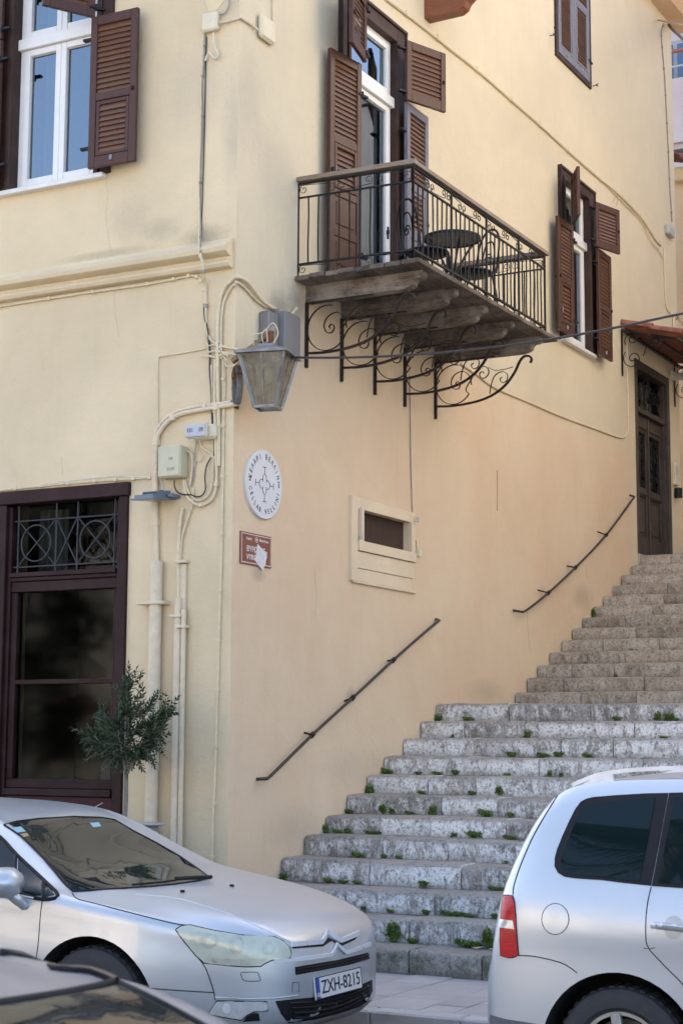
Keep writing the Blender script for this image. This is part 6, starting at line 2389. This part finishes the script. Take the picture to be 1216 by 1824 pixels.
for dy in (5, 10):
    C5.line('grille_bar', [(527, 1722 + dy), (590, 1711.5 + dy), (655, 1696 + dy)], sal, .004, black_trim, .006, 3)
C5.patch('lower_grille', [(490, 1783), (520, 1780), (560, 1776), (600, 1768), (640, 1755), (662, 1745), (663, 1765), (655, 1782), (640, 1793), (600, 1806), (560, 1816), (513, 1822), (500, 1806)], black_trim, sal, .002, 8)
for k in range(4):
    dy = k * 8.5
    C5.line('grille_bar', [(515 + k * 3, 1787 + dy), (560, 1784 + dy), (610, 1774 + dy * .8), (655, 1757 + dy * .6)], sal, .006, black_trim, .008, 3)
fog = [(386, 1783), (430, 1783.5), (475, 1784.5), (477.5, 1800), (452, 1802), (440, 1808), (430, 1817), (400, 1812), (371, 1806)]
fg = C5.patch('fog_lamp', fog, lamp_lens2, sal, .004, 7)
C5.line('lamp_seal', fog + [fog[0]], sal, .004, black_trim, .002, 1)
C5.patch('bulb', [(404 + 8 * math.cos(q * .5236), 1796 + 9 * math.sin(q * .5236)) for q in range(12)], chrome, fg, .008, 5)
C5.patch('fog_lamp_void', [(452, 1804), (461, 1805), (463, 1818), (432, 1820), (440, 1810)], black_trim, sal, .003, 6)
C5.line('panel_gap', [(430, 1732), (457, 1732), (461, 1738), (464, 1745), (460, 1747.5), (436, 1747), (430, 1739), (429, 1733)], sal, .002, None, .0005, 3)
C5.line('panel_gap', [(521, 1750), (532, 1750), (532, 1767), (520, 1767), (521, 1750)], sal, .0015, None, .0005, 1)
C5.line('bumper_crease', [(383, 1776), (430, 1779), (487, 1778), (530, 1773)], sal, .004, silver, .002, 4)
C5.line('chrome_chevron', [(517, 1683), (545, 1681), (571, 1678.5), (577, 1670), (580, 1661), (590, 1668), (605, 1676), (620, 1670), (637, 1663)], sal, 0, chrome, .010, 1, flat=(.026, .014, (0, 0, 1)))
C5.line('chrome_chevron', [(487.5, 1712), (540, 1707.5), (588, 1701), (594, 1692), (598, 1683), (606, 1690), (614, 1697), (636, 1690), (657, 1682)], sal, 0, chrome, .008, 1, flat=(.020, .012, (0, 0, 1)))
C5.patch('grille_shadow', [(520, 1686), (572, 1682), (580, 1668), (604, 1680), (636, 1667), (632, 1674), (606, 1686), (590, 1676), (575, 1686), (521, 1690)], black_trim, sal, .002, 6)
# number plate
pa, pb, pc, pd_ = at(562.5, 1745, 'x', 2.57), at(641.5, 1727, 'x', 2.57), at(642, 1755, 'x', 2.57), at(561.5, 1779, 'x', 2.57)
py0, py1 = -2.87 - .26, -2.87 + .26
zc_ = (pa.z + pb.z + pc.z + pd_.z) / 4
yc_ = (pa.y + pb.y + pc.y + pd_.y) / 4
py0, py1 = yc_ - .26, yc_ + .26
tilt = Matrix.Translation((2.570, yc_, zc_)) @ Matrix.Rotation(R(-7), 4, 'Y')
mb = MB(); mb.box((-.008, -.26, -.058), (.004, .26, .058), .003, tilt)
pl = mb.build('number_plate', simple('number plate white', (.70, .70, .69), .4, var=.06), sal)
mb = MB(); mb.box((.0041, -.256, -.054), (.0052, -.216, .054), 0, tilt); mb.build('blue_band', simple('plate blue', (.02, .07, .36), .4), pl)
T = lambda x, y, z: tilt @ Vector((x, y, z))
exw, eyw = tilt.to_3x3() @ Vector((0, 1, 0)), tilt.to_3x3() @ Vector((0, 0, 1))
mb = MB(); put_text(mb, 'ZXH-8215', .098, T(.0050, .022, -.002), exw, eyw, sx=1.02); mb.build('plate_letters', simple('plate black', (.015, .015, .018), .5), pl)
mb = MB(); put_text(mb, 'GR', .030, T(.0058, -.236, -.034), exw, eyw); mb.build('band_letters', white_letter, pl)
mb = MB()
for a_, b_ in (((-.26, -.058), (.26, -.053)), ((-.26, .053), (.26, .058)), ((-.26, -.053), (-.256, .053)), ((.256, -.053), (.26, .053))):
    mb.box((.0042, a_[0], a_[1]), (.0056, b_[0], b_[1]), 0, tilt)
mb.build('plate_frame', black_trim, pl)
# wipers and washer jets
C5.line('wiper', [(376, 1569), (350, 1570), (312, 1572)], sal, .011, black_trim, .022, 3)
C5.line('wiper', [(312, 1573), (280, 1577), (235, 1581)], sal, .006, black_trim, .016, 3)
C5.line('wiper', [(118, 1566), (140, 1575), (168, 1585)], sal, .006, black_trim, .016, 3)
for p in ((413, 1579), (325, 1589)):
    l, n = C5.hit(*p)
    mb = MB(); mb.box(l - Vector((.012, .010, .004)), l + Vector((.012, .010, .012)), .004); mb.build('washer_jet', black_trim, sal)
# bonnet creases
C5.line('bonnet_crease', [(520, 1679), (470, 1655), (400, 1625), (320, 1601), (240, 1592)], sal, .006, silver, -.002, 5)
# stickers and a wisp of interior
C5.patch('windscreen_sticker', [(19, 1476), (37, 1473.5), (46, 1482), (28, 1485)], simple('pale teal sticker', (.30, .52, .55), .5), sal, .005, 5)
C5.patch('windscreen_sticker', [(160, 1467), (176, 1466), (180, 1473), (166, 1475)], MATS['pale teal sticker'], sal, .005, 5)
C5.patch('windscreen_sticker', [(35, 1487), (48, 1485), (52, 1490), (41, 1493)], simple('tan sticker', (.36, .27, .14), .5), sal, .005, 5)
# door mirror
mc = at(6, 1573, 'y', -3.93)
mb = MB()
prof = [(-.085, .012), (-.07, .055), (-.03, .078), (.02, .080), (.06, .062), (.085, .02)]
n = 16
vs, fs = [], []
for i, (dx, rr) in enumerate(prof):
    for j in range(n):
        a = 2 * math.pi * j / n
        vs.append((mc.x + dx, mc.y + .02 + 1.45 * rr * math.cos(a), mc.z + 1.05 * rr * math.sin(a)))
for i in range(len(prof) - 1):
    for j in range(n):
        fs.append((i * n + j, i * n + (j + 1) % n, (i + 1) * n + (j + 1) % n, (i + 1) * n + j))
fs += [tuple(range(n)), tuple((len(prof) - 1) * n + j for j in range(n))]
mb.add(vs, fs)
mir = mb.build('door_mirror', silver, sal, smooth=60)
l, n_ = C5.hit(44, 1614)
mb = MB(); mb.tube(crom([mc + Vector((0, .06, -.06)), mc + Vector((.03, .10, -.10)), l + n_ * .0], 4), [.030] * 5 + [.026] * 4, 8)
mb.build('mirror_stalk', silver, mir, smooth=60)
mb = MB(); mb.box(mc + Vector((-.095, -.09, -.06)), mc + Vector((-.080, .10, .06)), .012); mb.build('mirror_glass', glass_dark, mir)
C5.line('beltline_trim', [(62, 1600), (40, 1595), (18, 1590)], sal, .006, chrome, .006, 3)
for x in (-1.03, -3.845):
    for sg in (-1, 1):
        wg = thing('wheel', None, None, (2.56 + x, -2.87 + sg * .80, ROAD + .325))
        wg.parent = sal
        wg.matrix_parent_inverse = Matrix.Translation(-Vector(sal.location))
        wheel(wg, (2.56 + x, -2.87 + sg * .80, ROAD + .325), .325, .215, sg)

# --- the silver people carrier
MPV = [(0.0, .38, .42, .50, .52, .49, .60, .45, .65, .66), (.035, .30, .60, .69, .50, .68, .635, .62, .70, .715), (.08, .25, .70, .795, .50, .78, .685, .71, .74, .755), (.108, .235, .73, .83, .50, .82, .72, .755, .80, .815),
       (.126, .22, .745, .845, .50, .84, .78, .78, .92, .94), (.158, .21, .76, .86, .50, .855, .86, .79, 1.05, 1.08), (.215, .21, .78, .873, .50, .868, .94, .775, 1.20, 1.24),
       (.295, .20, .80, .884, .50, .879, .985, .745, 1.36, 1.40), (.385, .20, .81, .89, .50, .884, .995, .70, 1.485, 1.53), (.49, .20, .815, .893, .50, .887, .99, .672, 1.54, 1.585),
       (.80, .19, .82, .895, .50, .889, .98, .655, 1.572, 1.625), (1.6, .19, .82, .895, .52, .889, .965, .65, 1.585, 1.64), (2.6, .19, .82, .89, .52, .883, .95, .63, 1.545, 1.605),
       (3.2, .19, .81, .88, .52, .868, .95, .65, 1.30, 1.36), (3.6, .19, .80, .875, .52, .855, .92, .70, 1.04, 1.09), (3.9, .20, .78, .85, .50, .83, .84, .68, .93, .98), (4.2, .24, .70, .79, .48, .77, .72, .60, .79, .83), (4.39, .34, .50, .58, .45, .57, .56, .50, .62, .64)]
mpv = thing('parked_car', 'silver people carrier with roof rails and red tail lamps parked right of the saloon', 'car', (5.8, -2.75, ROAD), 'cars by the kerb', 'thing')
TR = Car(MPV, (3.64, -2.755, ROAD - .03))
TR.body(mpv, silver2, [(.77, .345, .385), (3.46, .345, .375)])
outer = [(1056, 1420), (1100, 1416.5), (1150, 1413.5), (1190, 1412.7), (1176, 1490), (1159, 1578), (1110, 1573), (1072, 1568), (1025, 1565), (1005, 1562), (993, 1555), (987, 1543), (987.5, 1528), (991.5, 1513), (1002, 1487), (1013, 1463), (1024, 1441), (1034, 1428), (1044, 1423)]
TR.patch('window_surround', outer, black_trim, mpv, .003, 9)
inner_g = [(1053, 1433), (1110, 1427), (1166, 1421.5), (1153, 1500), (1138, 1570), (1100, 1566), (1066, 1562), (1030, 1559), (1013, 1555), (1003, 1550), (999, 1543), (999, 1531), (1006, 1510), (1019, 1479), (1030, 1455), (1040, 1438)]
TR.patch('rear_side_window', inner_g, glass_dark, mpv, .006, 9)
TR.patch('window_surround', [(1191, 1412.6), (1240, 1411), (1400, 1412), (1405, 1500), (1402, 1592), (1240, 1584), (1160, 1578.5), (1176.5, 1492)], black_trim, mpv, .003, 14)
TR.patch('door_window', [(1202, 1421), (1240, 1420), (1385, 1421), (1385, 1500), (1385, 1582), (1240, 1577), (1171, 1573), (1186, 1498)], glass_dark, mpv, .006, 14)
tail = [(897, 1595), (906, 1595), (912.7, 1596), (916, 1606), (918, 1630), (920, 1665), (923, 1701), (915, 1705), (906, 1706), (892, 1702), (890.5, 1675), (891, 1649), (893, 1620)]
tl = TR.patch('tail_lamp', tail, red_lens, mpv, .006, 6)
TR.line('lamp_seal', tail + [tail[0]], mpv, .003, black_trim, .004, 1)
TR.patch('reversing_light', [(891.5, 1637), (914, 1640), (917, 1655), (891, 1652)], lamp_lens2, tl, .009, 5)
TR.line('panel_gap', [(1002, 1404), (992, 1418), (982, 1433), (965, 1461), (948, 1491.5), (937, 1516), (926.6, 1541), (919, 1563), (914, 1581), (913, 1594)], mpv, .003)
TR.line('panel_gap', [(923, 1702), (945, 1703), (964, 1706), (985, 1711), (1001, 1716), (1015, 1724), (1027, 1733)], mpv, .0026)
TR.line('panel_gap', [(1159, 1580), (1153, 1605), (1149.5, 1637), (1149.5, 1674), (1155, 1690), (1165, 1702), (1190, 1728), (1216, 1755), (1230, 1785)], mpv, .0026)
TR.line('panel_gap', [(988.4 + 24.4 * math.cos(q * .2618), 1637 + 27.8 * math.sin(q * .2618)) for q in range(25)], mpv, .0016, None, .0005, 1)
TR.patch('fuel_flap', [(988.4 + 23 * math.cos(q * .2618), 1637 + 26.2 * math.sin(q * .2618)) for q in range(24)], silver2, mpv, .002, 6)
# door handle over its cup
TR.patch('handle_cup', [(1199 + 18 * math.cos(q * .3927), 1652 + 21 * math.sin(q * .3927)) for q in range(16)], simple('shaded silver cup', (.42, .43, .45), .35, .6), mpv, .001, 5)
TR.line('door_handle', [(1164, 1648), (1172, 1649), (1190, 1651), (1215, 1654), (1240, 1657), (1250, 1656)], mpv, .016, silver2, .030, 4)
TR.line('handle_lock', [(1163, 1649), (1172, 1650)], mpv, .014, chrome, .036, 1)
TR.line('scratch', [(1145, 1689), (1155, 1690), (1166, 1688)], mpv, .0015, seam_mat, .001, 2)
# roof rail
def rail_side(sg):
    y = -2.755 + sg * .60
    mb = MB()
    P = [(4.09, y - sg * .01, ROAD + 1.535), (4.15, y, ROAD + 1.560), (4.25, y, ROAD + 1.592), (4.5, y, ROAD + 1.620), (5.2, y, ROAD + 1.642), (6.0, y, ROAD + 1.635), (6.35, y, ROAD + 1.580)]
    mb.tube(crom(P, 5), 0, flat=(.020, .024, (0, 0, 1)))
    r_ = mb.build('roof_rail', simple('satin rail', (.66, .67, .69), .4, .3), mpv, smooth=50)
    mb = MB()
    mb.prism([(4.11, y, ROAD + 1.520), (4.31, y, ROAD + 1.530), (4.30, y, ROAD + 1.592), (4.2, y, ROAD + 1.570)], (0, sg * .02, 0))
    mb.build('rail_foot', MATS['satin rail'], r_)
rail_side(-1)
rail_side(1)
TR.patch('bumper_strip', [(873, 1807), (900, 1815), (940, 1821), (969, 1826), (966, 1850), (960, 1880), (880, 1880), (874, 1840)], simple('grey lower bumper', (.10, .11, .13), .5), mpv, .003, 8)
for x in (.80, 3.49):
    for sg in (-1, 1):
        wg = thing('wheel', None, None, (3.61 + x, -2.755 + sg * .78, ROAD + .315))
        wg.parent = mpv
        wg.matrix_parent_inverse = Matrix.Translation(-Vector(mpv.location))
        wheel(wg, (3.61 + x, -2.755 + sg * .78, ROAD + .315), .315, .205, sg, 5, False)

# --- the dark car nearest the camera: only its roof and windscreen come into the picture
near = thing('parked_car', 'dark grey car with a dusty roof, cut off at the near bottom edge', 'car', (5.0, -9.45, ROAD), 'cars by the kerb', 'thing')
NC = Car([(*q[:8], q[8] * (1.030 if q[8] > 1.1 else 1), q[9] * (1.032 if q[9] > 1.1 else 1)) for q in SALOON], (7.47, -9.44, ROAD))
NC.body(near, dark_paint, [(-1.03, .325, .375), (-3.845, .325, .375)])
nws = [(-40, 1797), (0, 1790), (60, 1781), (120, 1771), (170, 1761), (203, 1752), (216, 1757), (250, 1773), (290, 1793), (330, 1814), (372, 1838), (420, 1868), (300, 1900), (100, 1930), (-60, 1930)]
NC.patch('windscreen', nws, glass_screen, near, .004, 14)
NC.line('windscreen_seal', nws[:12], near, .007, black_trim, .003, 1)
NC.line('roof_trim', [(0, 1690), (60, 1702), (120, 1718), (180, 1738), (206, 1750)], near, .008, black_trim, .002, 3)
for x in (-1.03, -3.845):
    for sg in (-1, 1):
        wg = thing('wheel', None, None, (7.44 + x, -9.46 + sg * .80, ROAD + .325))
        wg.parent = near
        wg.matrix_parent_inverse = Matrix.Translation(-Vector(near.location))
        wheel(wg, (7.44 + x, -9.46 + sg * .80, ROAD + .325), .325, .215, sg)

# ------------------------------------------------------------------ beyond the corner house
ap = thing('apartment_block', 'pinkish apartment block with balcony windows behind the far end of the house', 'building', (2, 24, 0), kind='thing')
Y2 = 24.0
mb = MB(); mb.box((-22, Y2, 0), (9, Y2 + 9, 27)); mb.build('wall', pink_mat, ap)
AG = car_glass('apartment glass', (.05, .09, .16), .9)
def apx(px, py):
    return at(px, py, 'y', Y2)
for (ya, yb_, rl) in ((82, 168, True), (214, 300, True)):
    z1, z0 = apx(1200, ya).z, apx(1200, yb_).z
    xa = apx(1186, 130).x - .6
    mb = MB(); mb.box((xa - .1, Y2 - .06, z0 - .1), (xa + 3.6, Y2 - .002, z1 + .1), .02)
    wn = mb.build('window', simple('grey window frame', (.30, .31, .33), .5), ap)
    for k in range(4):
        mb = MB(); mb.box((xa + k * .88, Y2 - .08, z0), (xa + k * .88 + .78, Y2 - .061, z1)); mb.build('pane', AG, wn)
    mb = MB(); mb.box((xa - 1.2, Y2 - 1.0, z0 - 2.4 + .9), (xa + 5.5, Y2 - .9, z0 - .05)); mb.build('parapet', pink_mat, ap)
    mb = MB(); mb.box((xa - 1.2, Y2 - .9, z0 - 1.62), (xa + 5.5, Y2 - .001, z0 - 1.5)); mb.build('balcony_slab', pink_mat, ap)
    zr = apx(1200, (ya + yb_) / 2 - 2).z
    for dz, mm in ((0, simple('brown rail', (.26, .10, .07), .5)), (-.35, plastic_grey)):
        mb = MB(); mb.tube([(xa - 1.2, Y2 - .95, zr + dz), (xa + 5.5, Y2 - .95, zr + dz)], .05 if dz == 0 else .025, 6); mb.build('balcony_rail', mm, ap)
hs = thing('neighbour_house', 'lower tan house with a tiled roof edge just past the far end of the wall', 'house', (2, 15.5, 0), kind='thing')
Y3 = 15.0
zt_ = at(1210, 300, 'y', Y3).z
mb = MB(); mb.box((-7.0, Y3, 2), (5.0, Y3 + 5, zt_)); mb.build('wall', tan_mat, hs)
mb = MB(); mb.box((-.9, Y3 - .15, zt_ - .26), (5.0, Y3 - .002, zt_ - .02), .02); mb.build('cornice', trim_mat, hs)
for k in range(18):
    mb = MB()
    vs, fs = half_tile(0, 0, 1.2, 0, .35, .15, True)
    mb.add([(-.8 + k * .30 + v[1], Y3 - .4 + v[0], zt_ + .02 + v[2]) for v in vs], fs)
    mb.build('roof_tile', tile_mat, hs, smooth=40)
zr = at(1212, 360, 'y', Y3 - .6).z
mb = MB(); mb.tube([(-.2, Y3 - .6, zr), (4.5, Y3 - .6, zr)], .05, 6); mb.build('balcony_rail', casing_mat, hs)
for k in range(24):
    mb = MB(); mb.tube([(-.2 + k * .2, Y3 - .6, zr - 1.0), (-.2 + k * .2, Y3 - .6, zr)], .014, 5); mb.build('baluster', casing_mat, hs)
mb = MB(); mb.box((-.3, Y3 - .7, zr - 1.15), (4.5, Y3 - .002, zr - 1.0), .01); mb.build('balcony_slab', tan_mat, hs)
mb = MB(); mb.box((.2, Y3 - .03, zr - .95), (2.4, Y3 - .002, zr + 1.1), .01); mb.build('shutter_door', casing_mat, hs)

# house on the right side of the steps, its sunny west face throws light back on the wall
rh = thing('house_across_steps', 'cream house on the other side of the steps, outside the picture on the right', 'house', (8, 7, 0), kind='thing')
mb = MB(); mb.box((6.0, 1.6, -.1), (13, 18, 13.0)); mb.build('wall', plaster('cream render opposite', (.76, .69, .58)), rh)
for k in range(3):
    for j in range(2):
        mb = MB(); mb.box((5.96, 4.6 + k * 4, 3.6 + j * 3.0), (5.999, 5.7 + k * 4, 5.4 + j * 3.0), .01); mb.build('shutter', shutter_mat, rh)
mb = MB(); mb.add([(5.7, 1.3, 13.0), (13.3, 1.3, 13.0), (13.3, 18.3, 13.0), (5.7, 18.3, 13.0), (9.6, 5, 15), (9.6, 14, 15)], [(0, 1, 4), (1, 2, 5, 4), (2, 3, 5), (3, 0, 4, 5)]); mb.build('roof', tile_mat, rh)

# the sunny side of the street behind the camera: what the glass and paint mirror
for (x0, x1, h, col, lab) in ((-34, -17, 9.5, (.56, .48, .38), 'sunlit ochre house across the street, mirrored in the shop glass'), (-16, -3, 8.0, (.60, .53, .44), 'sunlit pale house across the street, mirrored in the cars'), (9, 24, 10.0, (.58, .49, .40), 'sunlit apricot house across the street behind the camera')):
    t = thing('house_across_street', lab, 'house', ((x0 + x1) / 2, -32, 0), kind='thing')
    mb = MB(); mb.box((x0, -40, -.15), (x1, -32, h)); mb.build('wall', simple(lab[:20], col, .9, var=.08, scale=.6), t)
    n_ = int((x1 - x0) / 3)
    for k in range(n_):
        for j in range(2):
            mb = MB(); xx = x0 + 1 + k * 3; mb.box((xx, -32.0 + .001, 1.0 + j * 3.6), (xx + 1.1, -31.96, 3.1 + j * 3.6)); mb.build('shutter', shutter_mat, t)
    mb = MB(); mb.add([(x0 - .4, -40.4, h), (x1 + .4, -40.4, h), (x1 + .4, -31.6, h), (x0 - .4, -31.6, h), (x0 + 3, -36, h + 2.2), (x1 - 3, -36, h + 2.2)], [(0, 1, 5, 4), (1, 2, 5), (2, 3, 4, 5), (3, 0, 4)]); mb.build('roof', tile_mat, t)


def leafy(name, label, c, r, h, n, mat, seed, lo=.48):
    t = thing(name, label, 'tree', (c[0], c[1], -.15), 'trees across the street')
    rr = random.Random(seed)
    mb = MB()
    mb.tube(crom([(c[0], c[1], -.2), (c[0] + .1, c[1], h * .3), (c[0], c[1] + .1, h * .62)], 5), [.22 - .012 * i for i in range(11)], 8)
    for k in range(7):
        a = k * .9
        mb.tube([(c[0], c[1], h * (.35 + .03 * k)), (c[0] + r * .6 * math.cos(a), c[1] + r * .6 * math.sin(a), h * (.6 + .04 * k))], [.07, .02], 5)
    mb.build('trunk', bark_mat, t, smooth=50)
    vs, fs = [], []
    cl = []
    for k in range(34):
        a, q = rr.uniform(0, 6.28), rr.random() ** .5
        cl.append(Vector((c[0] + r * q * math.cos(a), c[1] + r * q * math.sin(a), h * rr.uniform(lo, .95))))
    for i in range(n):
        p = rr.choice(cl) + Vector((rr.gauss(0, r * .17), rr.gauss(0, r * .17), rr.gauss(0, h * .06)))
        d = Vector((rr.uniform(-1, 1), rr.uniform(-1, 1), rr.uniform(-1, .6)))
        leaf(vs, fs, p, d, rr.uniform(.12, .24), rr.uniform(.07, .12), rr.uniform(0, 6.28))
    me = bpy.data.meshes.new('crown')
    me.from_pydata([tuple(v) for v in vs], [], fs)
    me.materials.append(mat)
    link('crown', me, t)


leafy('leafy_tree', 'dark leafy tree across the street, mirrored in the shop window', (-14.7, -15.0), 1.9, 6.4, 8000, tree_leaf, 3, .16)
leafy('leafy_tree', 'broad leafy tree further left across the street, mirrored in the shop window', (-19.6, -18.0), 2.9, 7.2, 8000, tree_leaf, 4, .16)
leafy('leafy_tree', 'low bushy tree right of the others across the street', (-10.2, -16.5), 1.7, 5.5, 6000, tree_leaf, 6, .3)
PXX, PYY, PHH = .6, -13.8, 9.4
pt = thing('palm_tree', 'tall palm across the street, mirrored in the people carrier window', 'tree', (PXX, PYY, -.15), 'trees across the street')
mb = MB()
mb.tube([(PXX, PYY, -.2), (PXX + .05, PYY, PHH * .5), (PXX, PYY, PHH)], [.24, .2, .19], 10)
mb.build('trunk', bark_mat, pt, smooth=50)
rr = random.Random(8)
for k in range(30):
    a = k * 2.4
    el = R(rr.uniform(-25, 70))
    L = rr.uniform(2.3, 3.0)
    d = Vector((math.cos(a) * math.cos(el), math.sin(a) * math.cos(el), math.sin(el)))
    spine = [Vector((PXX, PYY, PHH)) + d * L * q - Vector((0, 0, 1.5 * q * q)) for q in [i / 10 for i in range(11)]]
    mb = MB(); mb.tube(spine, .018, 4)
    for i in range(1, 10):
        for sub in (0, .33, .66):
            p = spine[i].lerp(spine[i + 1], sub) if i < 10 else spine[i]
            tdir = (spine[i + 1] - spine[i]).normalized()
            s = tdir.cross(Vector((0, 0, 1))).normalized()
            for sg in (-1, 1):
                q = (tdir * .6 + s * sg * .8 - Vector((0, 0, .25))).normalized()
                ln = .55 * (1 - abs(i - 4) / 9)
                wv = q.cross(s).normalized() * .018
                mb.add([p - wv, p + wv, p + q * ln], [(0, 1, 2)])
    mb.build('frond', palm_leaf, pt, fix=False)
RX_, RY_ = -17.6, -21.0
pr = thing('red_parasol', 'red parasol across the street, mirrored in the shop window', 'parasol', (RX_, RY_, -.15))
mb = MB(); mb.tube([(RX_, RY_, -.15), (RX_, RY_, 2.5)], .025, 8); mb.build('pole', plastic_grey, pr)
mb = MB()
vs = [(RX_, RY_, 2.75)] + [(RX_ + 1.0 * math.cos(q * .785), RY_ + 1.0 * math.sin(q * .785), 2.25) for q in range(8)]
mb.add(vs, [(0, i + 1, (i + 1) % 8 + 1) for i in range(8)])
mb.build('canopy', simple('red canvas', (.50, .02, .03), .8), pr)
